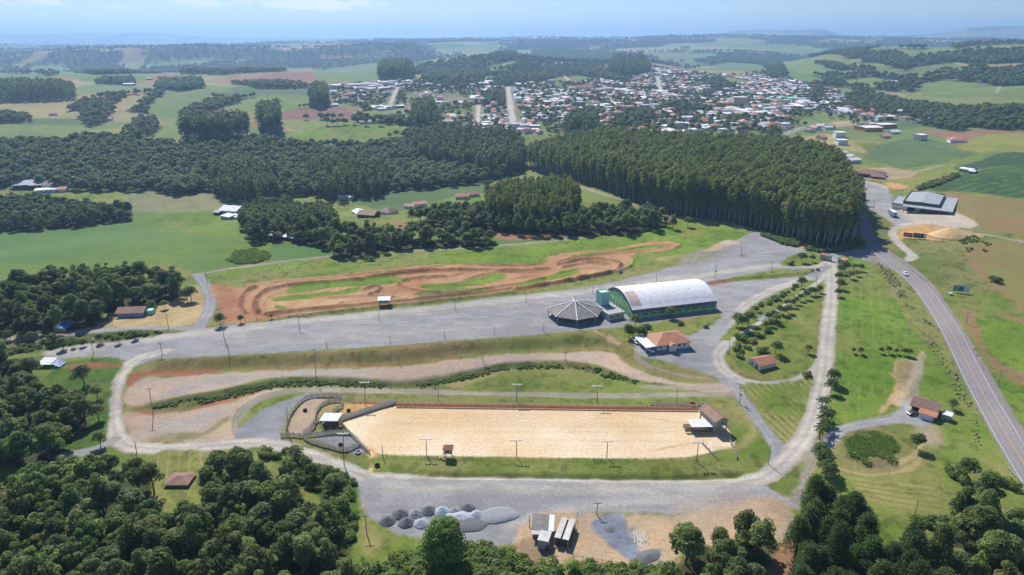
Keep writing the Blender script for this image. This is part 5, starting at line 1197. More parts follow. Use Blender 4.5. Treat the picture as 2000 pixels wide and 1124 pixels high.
def house(A, B, depth, wh, rh, label, name='house', cat='house', roof='gable', wall=None, tile=None, over=.5, ridge='x', spots=(), group=None, loc=None, L=None, a=None):
    if loc is None: loc, L, a = frame(A, B)
    t = thing(name, label, cat, loc, a, group)
    w = MB(); D = depth
    w.box(0, L, 0, D, -.3, wh)
    r = MB(); o = over; z = wh; e = rh * o / (D / 2 if ridge == 'x' else L / 2)
    if roof == 'gable' and ridge == 'x':
        w.add([(0, 0, wh), (0, D, wh), (0, D / 2, wh + rh - .02)], [(0, 2, 1)]); w.add([(L, 0, wh), (L, D, wh), (L, D / 2, wh + rh - .02)], [(0, 1, 2)])
        r.slab([(-o, -o, z - e + .06), (L + o, -o, z - e + .06), (L + o, D / 2, z + rh + .06), (-o, D / 2, z + rh + .06)], .14)
        r.slab([(L + o, D + o, z - e + .06), (-o, D + o, z - e + .06), (-o, D / 2 + .01, z + rh + .06), (L + o, D / 2 + .01, z + rh + .06)], .14)
    elif roof == 'gable':
        w.add([(0, 0, wh), (L, 0, wh), (L / 2, 0, wh + rh - .02)], [(0, 1, 2)]); w.add([(0, D, wh), (L, D, wh), (L / 2, D, wh + rh - .02)], [(0, 2, 1)])
        r.slab([(-o, D + o, z - e + .06), (-o, -o, z - e + .06), (L / 2, -o, z + rh + .06), (L / 2, D + o, z + rh + .06)], .14)
        r.slab([(L + o, -o, z - e + .06), (L + o, D + o, z - e + .06), (L / 2 + .01, D + o, z + rh + .06), (L / 2 + .01, -o, z + rh + .06)], .14)
    elif roof == 'hip':
        i = min(D / 2, L / 2 - .3) * .95
        c = [(-o, -o, z), (L + o, -o, z), (L + o, D + o, z), (-o, D + o, z)]; p, q = (i, D / 2, z + rh), (L - i, D / 2, z + rh)
        v = c + [p, q] + [(x, y, zz - .16) for x, y, zz in c]
        r.add(v, [(0, 1, 5, 4), (2, 3, 4, 5), (1, 2, 5), (3, 0, 4), (0, 6, 7, 1), (1, 7, 8, 2), (2, 8, 9, 3), (3, 9, 6, 0), (9, 8, 7, 6)])
    elif roof == 'mono':
        r.slab([(-o, -o, z + .1), (L + o, -o, z + .1), (L + o, D + o, z + rh + .1), (-o, D + o, z + rh + .1)], .12)
    else:
        r.box(-o, L + o, -o, D + o, z, z + .25)
    w.build('wall', wall or W_WHITE, t); r.build('roof', tile or T_TERRA, t)
    wins(t, spots, (L, D))
    return t

# ------------------------------------------------------------------ the sports hall
A, B = (1234, 624), (1398, 605)
loc, L, a = frame(A, B); EH = 4.3
D = local_depth(A, B, 1191, 566, EH)[1]
print('hall', round(L, 1), round(D, 1))
hall = thing('sports_hall', 'long sports hall with white arched metal roof and green walls', 'hall', loc, a)
rise = D * .175; ns = 20; RH = D / 2; Rr = (RH ** 2 + rise ** 2) / (2 * rise)
def arch(y): return EH + rise - Rr + math.sqrt(max(0, Rr ** 2 - (y - D / 2) ** 2))
ys = [D * i / ns for i in range(ns + 1)]
b = MB()
def strip(b, x0, x1, i0, i1, dz, t=.12):
    for i in range(i0, i1):
        y0, y1 = ys[i], ys[i + 1]
        if i == 0: y0 -= .35
        if i == ns - 1: y1 += .35
        z0, z1 = (arch(ys[i]) + dz, arch(ys[i + 1]) + dz)
        b.add([(x0, y0, z0), (x1, y0, z0), (x1, y1, z1), (x0, y1, z1), (x0, y0, z0 - t), (x1, y0, z0 - t), (x1, y1, z1 - t), (x0, y1, z1 - t)], [(0, 1, 2, 3), (7, 6, 5, 4), (0, 4, 5, 1), (3, 2, 6, 7), (1, 5, 6, 2), (0, 3, 7, 4)])
strip(b, -.2, L + .3, 0, ns, .15); b.build('roof', T_ARCH, hall)
b = MB(); strip(b, .3, 5.2, 1, 8, .17, .015); tag(b.build('roof_patch', T_RUSTY, hall), 'rusty brown roof patch')
b = MB(); strip(b, 5.3, 9.0, 0, 3, .18, .015); tag(b.build('roof_sheet', W_WHITE, hall), 'new bright white roof sheet')
w = MB(); w.box(0, L, 0, .2, -.3, 2.5); w.box(0, L, D - .2, D, -.3, 2.5); w.box(0, .2, .2, D - .2, -.3, 2.9); w.box(L - .2, L, .2, D - .2, -.3, 2.9); w.build('wall', W_GREEN, hall)
f = MB(); f.box(-.06, L + .06, -.12, .16, 2.5, EH + .12); f.box(-.06, L + .06, D - .16, D + .12, 2.5, EH + .1)
for x0, x1 in ((-.1, .14), (L - .14, L + .1)):
    v = [(x, y, arch(y) + .02) for x in (x0, x1) for y in ys] + [(x, y, max(2.9, arch(y) - 1.7)) for x in (x0, x1) for y in ys]; n = ns + 1
    f.add(v, [(i, i + 1, 2 * n + i + 1, 2 * n + i) for i in range(ns)] + [(n + i + 1, n + i, 3 * n + i, 3 * n + i + 1) for i in range(ns)] + [(2 * n + i, 2 * n + i + 1, 3 * n + i + 1, 3 * n + i) for i in range(ns)])
f.build('fascia', W_FASC, hall)
g = MB()
for x0 in (.02, L - .12):
    v = [(x0 + k, y, 2.9) for k in (0, .1) for y in ys] + [(x0 + k, y, max(2.9, arch(y) - 1.68)) for k in (0, .1) for y in ys]; n = ns + 1
    g.add(v, [(i, i + 1, 2 * n + i + 1, 2 * n + i)[::-1] for i in range(ns)] + [(n + i, n + i + 1, 3 * n + i + 1, 3 * n + i) for i in range(ns)])
g.build('gable_panel', W_GREEN, hall)
for k in range(11):
    c = MB(); x = .2 + k * (L - .4) / 10; c.box(x - .22, x + .22, -.22, .0, -.3, 2.48); c.build('column', W_GREENL, hall)
for k in range(1, 8):
    c = MB(); y = k * D / 8; c.box(-.2, 0, y - .18, y + .18, -.3, 2.88); c.build('column', W_GREENL, hall)
for k in range(10):
    c = MB(); x = .6 + k * (L - .4) / 10; c.box(x, x + 3.0, -.05, .01, 1.55, 2.1); c.build('window', M_GLASS, hall)
# the annex with the tower
A2, B2_ = (1188.5, 627.2), (1219, 621.3)
loc, L, a = frame(A2, B2_); dd = 14.0
an = thing('flat_roof_annex', 'cream flat roofed annex with a turquoise tower beside the sports hall', 'annex', loc, a)
w = MB(); w.box(0, L, 0, dd, -.3, 2.9); w.build('wall', W_CREAM, an)
w = MB(); w.box(-.14, -.005, -.1, dd, -.3, 3.0); w.build('side_wall', W_TEAL, an)
r = MB(); r.box(-.3, L + .2, -.3, dd, 2.9, 3.12); r.build('roof', W_GREY, an)
px_, dy_ = local_depth(A2, B2_, 1182, 596, 3.1); 
w = MB(); x0 = px_ - 2.3; w.box(x0, x0 + 4.4, dy_ - .2, dy_ + 4.2, 2.0, 9.0); tw = w.build('tower', W_TEAL, an)
w = MB(); w.box(x0 - .15, x0 + 4.55, dy_ - .35, dy_ + .0, 9.0, 9.3); w.box(x0 - .15, x0 + 4.55, dy_ + 4.0, dy_ + 4.35, 9.0, 9.3); w.box(x0 - .15, x0 + .1, dy_, dy_ + 4.0, 9.0, 9.3); w.box(x0 + 4.3, x0 + 4.55, dy_, dy_ + 4.0, 9.0, 9.3); w.build('parapet', W_GREY, tw)
wins(an, [('f', .9, 1.2, 1.3, .9), ('f', 4.1, 1.2, 1.3, .9)], (L, dd))
# ------------------------------------------------------------------ the octagonal pavilion
ZL = float(H(26., 262.)); X, Y = flat(1122.5, 604, ZL + 3.1); PX, PY = float(X), float(Y); pz = float(H(PX, PY)); RA = 12.6
pv_ = thing('octagonal_pavilion', 'open octagonal pavilion with dark grey roof and white ridges', 'pavilion', (PX, PY, pz))
P8 = [(RA * math.cos(R(-90 + 45 * k)), RA * math.sin(R(-90 + 45 * k))) for k in range(8)]
r = MB()
for k in range(8):
    p, q = P8[k], P8[(k + 1) % 8]
    r.add([(p[0], p[1], 3.1), (q[0], q[1], 3.1), (0, 0, 7.1), (p[0], p[1], 2.95), (q[0], q[1], 2.95), (0, 0, 6.9)], [(0, 1, 2), (5, 4, 3), (0, 3, 4, 1)])
r.build('roof', T_DARK, pv_)
for k in range(8):
    p = P8[k]; c = MB(); c.bar((0, 0, 7.2), (p[0] * 1.03, p[1] * 1.03, 3.14), .34, .16); c.build('ridge', W_WHITE, pv_)
    c = MB(); c.box(p[0] * .93 - .16, p[0] * .93 + .16, p[1] * .93 - .16, p[1] * .93 + .16, -.2, 3.05); c.build('post', W_GREY, pv_)
c = MB(); c.box(-.16, .16, -.16, .16, 7.0, 9.4); c.build('spire', W_WHITE, pv_)
c = MB(); c.cyl(0, 0, -.3, .14, 11.6, k=8); c.build('floor_slab', W_GREY, pv_)
c = MB(); c.box(-3.5, 3.5, 5.2, 8.2, .14, 2.5); c.build('bar_room', W_WOODD, pv_)
# ------------------------------------------------------------------ houses of the park
def vehicle(name, label, x, y, rz, paint, kind='car', cat='car', group=None, s=1.0):
    z = float(H(x, y)); t = thing(name, label, cat, (x, y, z), rz, group); t.scale = (s, s, s)
    b = MB()
    pr = [(-2.1, .35), (-2.15, .75), (-1.9, .9), (-1.55, .95), (-1.0, 1.42), (.35, 1.46), (1.05, .98), (1.95, .85), (2.15, .6), (2.1, .35)]
    n = len(pr); W = .84
    def wd(z): return W if z < 1.0 else W * .8
    v = [(x_, -wd(z_), z_) for x_, z_ in pr] + [(x_, wd(z_), z_) for x_, z_ in pr]
    b.add(v, [tuple(range(n)), tuple(range(2 * n - 1, n - 1, -1))] + [(i, n + i, n + (i + 1) % n, (i + 1) % n) for i in range(n)])
    b.build('body', paint, t)
    for nm, q in (('windscreen', [(.42, 1.44), (1.0, 1.02)]), ('rear_window', [(-1.5, .99), (-1.04, 1.40)])):
        g_ = MB(); (xa, za), (xb, zb) = q; k = .02 if nm == 'windscreen' else -.02
        g_.add([(xa + k, -.62, za + .02), (xa + k, .62, za + .02), (xb + k, .66, zb + .02), (xb + k, -.66, zb + .02)], [(0, 1, 2, 3) if nm != 'windscreen' else (3, 2, 1, 0)]); g_.build(nm, M_GLASS, t)
    for s_ in (-1, 1):
        g_ = MB(); y_ = s_ * .77; g_.box(-1.0, .5, min(y_, y_ + s_ * .03), max(y_, y_ + s_ * .03), 1.0, 1.36); g_.build('side_window', M_GLASS, t)
        for x_ in (-1.3, 1.3):
            w_ = MB(); k = 12; yy = s_ * .74
            v = [(x_ + .33 * math.cos(6.2832 * i / k), yy + d, .33 + .33 * math.sin(6.2832 * i / k)) for d in (-.11, .11) for i in range(k)]
            w_.add(v, [tuple(range(k)), tuple(range(2 * k - 1, k - 1, -1))] + [(i, k + i, k + (i + 1) % k, (i + 1) % k) for i in range(k)]); w_.build('wheel', M_RUBBER, t)
    return t
wh_ = house((1283, 686), (1346, 679.6), 10.5, 2.5, 2.6, 'white house with terracotta hip roof and side carport below the hall', 'white_house', roof='hip', over=.8,
            spots=[('f', 1.0, 1.0, 1.0, .8), ('f', 4.3, 0, 1.0, 2.0, 'door'), ('f', 9.2, 1.0, 1.2, .8), ('f', 11.4, 1.0, .9, .8)])
loc, L, a = frame((1283, 686), (1346, 679.6))
c = MB(); c.slab([(-5.2, -.6, 2.25), (-.83, -.6, 2.45), (-.83, 11.2, 2.45), (-5.2, 11.2, 2.25)], .12); cp = c.build('carport_roof', T_WHITE, wh_)
for y in (-.3, 5, 10.6):
    c = MB(); c.box(-5.0, -4.85, y, y + .15, -.2, 2.2); c.build('post', W_WHITE, wh_)
c = MB(); c.box(4.8, 7.6, -1.6, -.01, -.3, 2.3); po = c.build('porch', W_WHITE, wh_)
c = MB(); c.slab([(4.5, -1.9, 2.3), (6.2, -1.9, 3.2), (6.2, 1.0, 3.2), (4.5, 1.0, 2.3)], .1); c.slab([(6.21, -1.9, 3.2), (7.9, -1.9, 2.3), (7.9, 1.0, 2.3), (6.21, 1.0, 3.2)], .1); c.build('porch_roof', T_TERRA, po)
def inframe(A, B, u, v):
    (x, y, z), L, a = frame(A, B); return x + u * math.cos(a) - v * math.sin(a), y + u * math.sin(a) + v * math.cos(a), a
x, y, a = inframe((1283, 686), (1346, 679.6), -2.6, .6); vehicle('parked_car', 'white car parked under the front of the white house carport', x, y, a + 1.57, M_CARW)
x, y, a = inframe((1283, 686), (1346, 679.6), -4.9, 9.0); vehicle('parked_car', 'white car half under the rear edge of the white house carport', x, y, a + 1.57, M_CARW)
house((1482.4, 724.3), (1515, 715.8), 6.3, 2.2, 1.5, 'small white house with terracotta gable roof inside the loop road', 'small_house', spots=[('l', 1.0, 0, .9, 1.9, 'door'), ('l', 3.6, 1.0, .9, .8)])
# roadside house on the right
A, B = (1778, 804), (1826, 818.5)
rs = house(A, B, 7.4, 2.7, 1.5, 'brown tiled roadside house with an open garage and dark car', 'tiled_house', wall=W_WHITE, tile=T_BROWN, over=.6, spots=[('f', 6.4, 1.0, .9, .9)])
loc, L, a = frame(A, B)
c = MB(); c.slab([(L - 4.8, -3.2, 2.1), (L + .7, -3.2, 2.1), (L + .7, -.62, 2.75), (L - 4.8, -.62, 2.75)], .12); tag(c.build('porch_roof', T_TERRA, rs), 'orange tiled porch roof')
c = MB(); c.box(L - 4.4, L - .2, -2.9, -.01, -.3, 1.95); c.build('porch', W_WHITE, rs)
c = MB(); c.box(.3, 5.6, -.05, .01, -.1, 2.3); c.build('garage_shade_panel', W_DARK, rs)  # near-black panel paints the shade inside the open garage, no door there
house(None, None, 2.6, 2.0, .2, 'small white shed with flat roof beside the tiled roadside house', 'garden_shed', 'shed', 'mono', W_GREY, T_WHITE, .2, loc=(*inframe(A, B, L + 1.6, 1.0)[:2], loc[2]), L=2.6, a=a)
x, y, a = inframe(A, B, 1.2, -1.6); vehicle('parked_car', 'dark blue car in front of the tiled roadside house', x, y, a + .9, M_CARD)
# warehouse
A, B = (1761.5, 411.5), (1831, 414.0)
loc, L, a = frame(A, B); WH = 7.0
D = local_depth(A, B, 1739, 368.5, WH)[1]
print('warehouse', round(L, 1), round(D, 1))
wa = thing('green_warehouse', 'large white warehouse with dark green fascia and grey roof', 'warehouse', loc, a)
b = MB(); b.box(0, L, 0, D, -.4, WH - 1.7); b.build('wall', W_WHITE, wa)
b = MB(); b.box(-.3, L + .3, -.3, 0, WH - 1.7, WH + .1); b.box(-.3, 0, 0, D, WH - 1.7, WH + .1); b.box(L, L + .3, 0, D, WH - 1.7, WH + .1); b.box(-.3, L + .3, D, D + .3, WH - 1.7, WH + .1); b.build('fascia', W_DKGREEN, wa)
b = MB(); b.slab([(0, 0, WH - .7), (L / 2, 0, WH + .5), (L / 2, D, WH + .5), (0, D, WH - .7)], .15); b.slab([(L / 2 + .01, 0, WH + .5), (L, 0, WH - .7), (L, D, WH - .7), (L / 2 + .01, D, WH + .5)], .15); b.build('roof', T_GREY, wa)
b = MB(); b.slab([(.5, -7, 4.6), (L + 9, -7, 4.6), (L + 9, -.31, 5.0), (.5, -.31, 5.0)], .3); b.slab([(L + .31, -.3, 5.0), (L + 9, -.3, 5.0), (L + 9, D, 5.2), (L + .31, D, 5.2)], .3); cp = b.build('canopy', T_GREY, wa)
b = MB(); b.box(.4, L + 9.1, -7.15, -7.005, 4.3, 4.75); b.build('trim', W_PALEGREEN, cp)
for k in range(5):
    c = MB(); x = 1.5 + k * (L + 6.5) / 4; c.box(x - .15, x + .15, -6.6, -6.3, -.4, 4.3); c.build('post', W_GREY, cp)
for k in range(3):
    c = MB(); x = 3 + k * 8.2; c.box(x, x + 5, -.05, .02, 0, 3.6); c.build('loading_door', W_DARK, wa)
c = MB(); c.box(-7.2, -.01, 4, D - 9, -.4, 3.0); c.build('side_wing', W_WHITE, wa)
c = MB(); c.box(-7.6, -.31, 3.5, D - 8.5, 3.0, 3.7); c.build('wing_roof', [W_DKGREEN], wa); c = MB(); c.box(-7.2, -.32, 3.9, D - 8.9, 3.7, 3.75); c.build('wing_deck', T_GREY, wa)
x, y, _ = inframe(A, B, 9.0, -4.2); vehicle('parked_car', 'white car parked in the shade of the warehouse canopy', x, y, a + 1.2, M_CARW)
x, y, _ = inframe(A, B, 17, -3.4); vehicle('parked_car', 'dark car parked beside the white one under the warehouse canopy', x, y, a + 1.4, M_CARD)
# trailer
(x, y, z), L, a = frame((1733.5, 419), (1749, 430))
tr = thing('truck_trailer', 'blue sided box trailer with pale roof parked by the warehouse yard', 'trailer', (x, y, z), a)
b = MB(); b.box(0, 10.5, 0, 2.5, 1.1, 3.8); b.build('box', M_TRAIL, tr); b = MB(); b.box(-.05, 10.55, -.05, 2.55, 3.8, 3.9); b.build('roof', T_WHITE, tr); b = MB(); b.box(10.5, 10.56, .1, 2.4, 1.2, 3.7); b.build('rear_door', W_GREY, tr)
for x_ in (7.2, 8.5, 9.7):
    for y_ in (.05, 2.05):
        c = MB(); k = 12; c.add([(x_ + .5 * math.cos(6.2832 * i / k), y_ + d, .5 + .5 * math.sin(6.2832 * i / k)) for d in (0, .4) for i in range(k)], [tuple(range(k)), tuple(range(2 * k - 1, k - 1, -1))] + [(i, k + i, k + (i + 1) % k, (i + 1) % k) for i in range(k)]); c.build('wheel', M_RUBBER, tr)
c = MB(); c.box(1.2, 1.4, .3, .5, 0, 1.1); c.box(1.2, 1.4, 2.0, 2.2, 0, 1.1); c.build('landing_leg', M_STEEL, tr)
# brown barn, far right house
bn = house((1668, 343.5), (1723, 348.5), 15, 2.8, 3.2, 'low barn with sagging brown tiled hip roof by the highway', 'brown_barn', 'barn', 'hip', W_WOODD, T_BROWN, 1.2)  # solid dark walls stand for the shade in the barn's open sides
c = MB(); c.slab([(14, -6, 2.0), (26, -6, 2.0), (26, -1.22, 2.9), (14, -1.22, 2.9)], .12); c.build('lean_to_roof', T_BROWN, bn)
for k in range(5):
    c = MB(); c.box(14.2 + 2.8 * k, 14.4 + 2.8 * k, -5.7, -5.5, -.3, 1.95); c.build('post', W_WOODD, bn)
house((1872, 336.5), (1897, 338.5), 8, 3.4, .8, 'bluish house with white sheet roof beside the green crop field', 'farmhouse', wall=W_BLUEG, tile=T_WHITE, over=.4, spots=[('f', 1.5, 1.2, 1.2, 1), ('f', 5, 1.2, 1.2, 1)])
house((1891, 339.5), (1903, 340), 5, 2.2, .4, 'low white roofed shed right of the bluish farmhouse', 'farm_shed', 'shed', 'mono', W_GREY, T_WHITE, .3)
# ------------------------------------------------------------------ depot sheds
A, B = (1039.5, 1049), (1069, 1051)
house(A, B, 5.2, 2.4, .5, 'dark ribbed roof shed of the gravel depot with pale edge sheets', 'depot_shed', 'shed', 'mono', W_GREY, T_DARK, .25)
sh = bpy.data.objects['depot_shed']; loc, L, a = frame(A, B)
c = MB(); c.slab([(L + .26, -.4, 2.5), (L + 1.6, -.4, 2.5), (L + 1.6, 5.4, 3.0), (L + .26, 5.4, 3.0)], .1); c.build('side_sheet', T_WHITE, sh); c = MB(); c.slab([(-.2, -1.6, 2.2), (L + .2, -1.6, 2.2), (L + .2, -.27, 2.42), (-.2, -.27, 2.42)], .1); c.build('front_sheet', T_DIRTY, sh)
house((1050, 1073), (1070, 1077), 3.6, 2.7, .1, 'small concrete block hut below the dark ribbed shed', 'block_hut', 'hut', 'flat', W_GREY, T_DIRTY, .1, spots=[('f', 2.0, 0, .8, 1.8, 'door')])
A, B = (1082, 1066), (1110, 1072)
loc, L, a = frame(A, B); D = local_depth(A, B, 1094, 1009, 2.6)[1]
ls = thing('storage_shed', 'long shed with two pale roof sheets and an open strip between', 'shed', loc, a)
for k in (0, 1):
    c = MB(); x0 = k * (L / 2 + .25); c.slab([(x0, 0, 2.6), (x0 + L / 2 - .25, 0, 2.6), (x0 + L / 2 - .25, D, 2.6), (x0, D, 2.6)], .12); c.build('roof', T_DIRTY, ls)
c = MB(); c.box(.3, L - .3, .3, D - .3, -.3, 2.2); c.build('timber_stack', W_WOODD, ls)
for k in range(4):
    for x0 in (.1, L - .25):
        c = MB(); c.box(x0, x0 + .15, .1 + k * (D - .4) / 3, .25 + k * (D - .4) / 3, -.3, 2.48); c.build('post', W_WOOD, ls)
# ------------------------------------------------------------------ wood house, tents
wd_ = house((230, 620.5), (280, 618.5), 6.4, 2.3, 1.4, 'dark walled bar house with worn terracotta roof in the straw clearing', 'clearing_house', wall=W_BLUEG, tile=T_TERRAOLD, over=.7)
loc, L, a = frame((230, 620.5), (280, 618.5)); c = MB(); c.box(L + .9, L + 3.4, 1.5, 4.5, -.2, 2.2); c.build('side_room', W_TEAL, wd_)
(x, y, z), L, a = frame((107, 648), (129, 648.5))
tt = thing('tarpaulin_tent', 'tent with blue tarpaulin roof and yellow front under the grove', 'tent', (x, y, z), a)
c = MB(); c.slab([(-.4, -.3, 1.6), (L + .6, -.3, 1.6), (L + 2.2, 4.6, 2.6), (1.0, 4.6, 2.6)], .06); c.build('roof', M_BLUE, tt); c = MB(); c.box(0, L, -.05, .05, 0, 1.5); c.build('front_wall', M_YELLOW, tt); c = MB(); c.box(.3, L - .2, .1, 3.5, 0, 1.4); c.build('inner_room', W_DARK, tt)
(x, y, z), L, a = frame((72, 719), (100, 719.5))
tt = thing('sheet_shelter', 'low shelter of white and bluish sheets beside the left wood', 'shelter', (x, y, z), a)
for k in range(3):
    c = MB(); c.slab([(0, 1.6 * k, 1.5 + .25 * k), (L, 1.6 * k, 1.5 + .25 * k), (L - .3, 1.6 * k + 1.5, 1.7 + .25 * k), (.2, 1.6 * k + 1.5, 1.7 + .25 * k)], .06); c.build('sheet', T_WHITE, tt)
c = MB(); c.slab([(L + .1, .2, 1.7), (L + 3.2, .2, .4), (L + 3.0, 4.4, .5), (L - .1, 4.4, 2.2)], .06); c.build('flap', M_TRAIL, tt)
for k in (.2, L - .3):
    c = MB(); c.box(k, k + .1, .2, .3, -.2, 1.48); c.build('post', W_WOOD, tt)
# red roofed hut in the grass gap of the lower wood
house((324, 951), (366, 951), 5.0, .9, 1.0, 'hut with a dull red roof in the grass gap of the lower wood', 'red_roof_hut', 'hut', 'hip', W_WOOD, tile_mat('dull_red_sheet', (.22, .12, .10), (.30, .17, .13), .2), .5)
# ------------------------------------------------------------------ arena buildings
def stilts(t, L, D, h, mat, s=.14, nx=2):
    for i in range(nx):
        for y in (.1, D - .25):
            c = MB(); x = .05 + i * (L - .3) / (nx - 1); c.box(x, x + s, y, y + s, -.3, h); c.build('leg', mat, t)
(x, y, z), L, a = frame((1395.3, 848.5), (1418.8, 844)); D = 8.6
jt = thing('judge_tower', 'judges cabin on tall legs with brown gable roof at the arena end', 'cabin', (x, y, z), a + .02)
stilts(jt, L, D, 2.5, W_GREY, .3, 3)
c = MB(); c.box(0, L, 0, D, 2.5, 4.7); c.add([(0, 0, 4.7), (L, 0, 4.7), (L / 2, 0, 5.8)], [(0, 1, 2)]); c.build('wall', W_GREY, jt)
c = MB(); e = .2; c.slab([(-.5, -.5, 4.5), (L / 2, -.5, 5.95), (L / 2, D + .6, 5.95), (-.5, D + .6, 4.5)][::1], .14); c.slab([(L / 2 + .01, -.5, 5.95), (L + .5, -.5, 4.5), (L + .5, D + .6, 4.5), (L / 2 + .01, D + .6, 5.95)], .14); c.build('roof', T_TERRAOLD, jt)
wins(jt, [('f', 2.3, 3.3, .8, .8)], (L, D))
(x, y, z), L, a = frame((1349, 846), (1394.6, 845))
ch = thing('chute_shed', 'white sheet roof over the cattle chute beside the judges cabin', 'shed', (x, y, z), a)
c = MB(); c.slab([(0, -.6, 2.5), (L - .4, -.6, 2.5), (L - .6, 3.6, 2.9), (-.6, 3.6, 2.9)], .1); c.build('roof', T_WHITE, ch)
for i in range(4):
    c = MB(); xx = .2 + i * (L - 1) / 3; c.box(xx, xx + .15, -.2, -.05, -.2, 2.45); c.build('post', W_WOODD, ch)
for yy in (.2, 2.6):
    c = MB()
    for zz in (.25, .65, 1.05, 1.45): c.box(-1.8, L - .8, yy, yy + .08, zz, zz + .25)
    c.build('plank_side', W_WOODD, ch)
(x, y, z), L, a = frame((627, 836), (660, 836.5))
ch = thing('corral_shed', 'white sheet roof shelter on posts in the round corral', 'shed', (x, y, z), a)
c = MB(); c.slab([(-.3, -.4, 2.9), (L + .2, -.4, 2.9), (L + .9, 3.6, 3.5), (.4, 3.6, 3.5)], .1); c.build('roof', T_WHITE, ch)
stilts(ch, L, 3.4, 2.85, W_WOODD); c = MB(); c.box(.4, L - .4, .5, 3.0, -.1, 1.3); c.build('platform', W_WOODD, ch)
X, Y = flat(875, 898); X, Y = float(X), float(Y)
bt = thing('timing_booth', 'little booth on white legs with terracotta roof in front of arena', 'booth', (X - 1.25, Y, 0))
stilts(bt, 2.5, 2.4, 1.9, W_WHITE, .16); c = MB(); c.box(0, 2.5, 0, 2.4, 1.9, 3.5); c.build('wall', W_BLUEG, bt)
c = MB(); c.add([(-.4, -.4, 3.45), (2.9, -.4, 3.45), (2.9, 2.8, 3.45), (-.4, 2.8, 3.45), (.5, 1.2, 4.5), (2.0, 1.2, 4.5)], [(0, 1, 5, 4), (1, 2, 5), (2, 3, 4, 5), (3, 0, 4), (3, 2, 1, 0)]); c.build('roof', T_TERRA, bt)
c = MB(); c.bar((-.1, .6, 1.95), (-1.5, .4, .1), .7, .1); c.build('stair', W_WOOD, bt)
wins(bt, [('f', .6, 2.6, 1.2, .6)], (2.5, 2.4))
X, Y = flat(752, 598, ZL); X, Y = float(X), float(Y)
an2 = thing('announcer_booth', 'grey cabin with white roof standing on posts by the moto track', 'booth', (X - 2.6, Y - 1.5, float(H(X, Y))), .08)
stilts(an2, 5.0, 3.0, 1.6, W_WOODD); c = MB(); c.box(0, 5.0, 0, 3.0, 1.6, 3.4); c.build('wall', W_WOOD, an2); c = MB(); c.slab([(-.4, -.5, 3.4), (5.4, -.5, 3.4), (5.4, 3.5, 3.9), (-.4, 3.5, 3.9)], .12); c.build('roof', T_WHITE, an2)
wins(an2, [('f', .5, 2.4, 1.8, .7), ('f', 2.7, 2.4, 1.8, .7)], (5, 3))
# ------------------------------------------------------------------ entrance gate and footbridge
for nm, lab, A, B, flip in (('gatehouse', 'left gatehouse of cream arches and green pillar at park entrance', (1601, 506.5), (1621, 511), 1), ('gatehouse', 'right gatehouse with green pillar and orange roof corner at park entrance', (1635, 513), (1648, 518.5), 0)):
    loc, L, a = frame(A, B); t = thing(nm, lab, 'gatehouse', loc, a)
    xs = [i * (L - .8) / 3 for i in range(4)] if flip else [0, L * .5, L - .7]
    for i, x0 in enumerate(xs):
        grn = (i == len(xs) - 1) if flip else i == 0
        c = MB(); c.box(x0, x0 + .8, 0, 2.2, -.3, 3.6 if grn else 2.8); c.build('pillar', W_TEAL if grn else W_CREAM, t)
    c = MB(); c.box(0 if flip else .81, L - .85 if flip else L, .15, 2.0, 2.2, 2.79); c.build('lintel', W_CREAM, t)
    c = MB(); c.slab([(-.2 if flip else .9, -.3, 2.85), (L - .9 if flip else L + .3, -.3, 2.85), (L - .9 if flip else L + .3, 2.5, 3.3), (-.2 if flip else .9, 2.5, 3.3)], .12); c.build('roof', T_TERRAOLD if flip else T_TERRA, t)
P = wpts([(1483, 627), (1506, 612)]); (x0, y0), (x1, y1) = P; z = float(H(x0, y0)); a = math.atan2(y1 - y0, x1 - x0); L = math.hypot(x1 - x0, y1 - y0)
fb = thing('footbridge', 'small footbridge with teal railings on the white walkway', 'bridge', (x0, y0, z), a)
c = MB(); c.box(0, L, -1.3, 1.3, .02, .2); c.build('deck', W_GREY, fb)
for s_ in (-1.25, 1.15):
    c = MB(); c.box(0, L, s_, s_ + .1, 1.0, 1.12); c.box(0, L, s_, s_ + .1, .55, .63)
    for k in range(8): c.box(k * (L - .1) / 7, k * (L - .1) / 7 + .1, s_, s_ + .1, .2, 1.0)
    c.build('railing', M_TEALR, fb)
X, Y, Z = g1(1484, 612); t = thing('picnic_bench', 'dark picnic bench on the sandy patch beside the footbridge', 'bench', (X, Y, Z), .4)
c = MB(); c.box(-1, 1, -.4, .4, .72, .8); c.build('top', W_WOODD, t)
for s_ in (-.8, .6):
    c = MB(); c.box(-1, 1, s_, s_ + .25, .42, .48); c.build('seat', W_WOODD, t); 
for s_ in (-.8, .7):
    c = MB(); c.box(s_, s_ + .1, -.75, .75, 0, .4); c.build('leg', W_WOODD, t)
# ------------------------------------------------------------------ billboards and signs
def board(A, B, h, z0, label, face, extra, name='billboard'):
    loc, L, a = frame(A, B); t = thing(name, label, 'billboard', loc, a)
    c = MB(); c.box(0, L, 0, .12, z0, z0 + h); p = c.build('panel', face, t)
    for k in range(3):
        c = MB(); x = .4 + k * (L - 1) / 2; c.box(x, x + .18, .12, .3, -.4, z0 + h); c.build('post', W_WOOD, t)
    for (x0, x1, za, zb, m, nm) in extra:
        c = MB()
        if nm == 'lettering':
            n = int((x1 - x0) * L / .42); w_ = (x1 - x0) * L / n
            for i in range(n):
                xx = x0 * L + i * w_
                if hsh(np.array(i + 3.), np.array(x0 * 50), 2) > .22: c.box(xx, xx + w_ * .66, -.03, -.002, z0 + za * h, z0 + zb * h)
        else: c.box(x0 * L, x1 * L, -.02, -.002, z0 + za * h, z0 + zb * h)
        if c.v: c.build(nm, m, p)
    return t
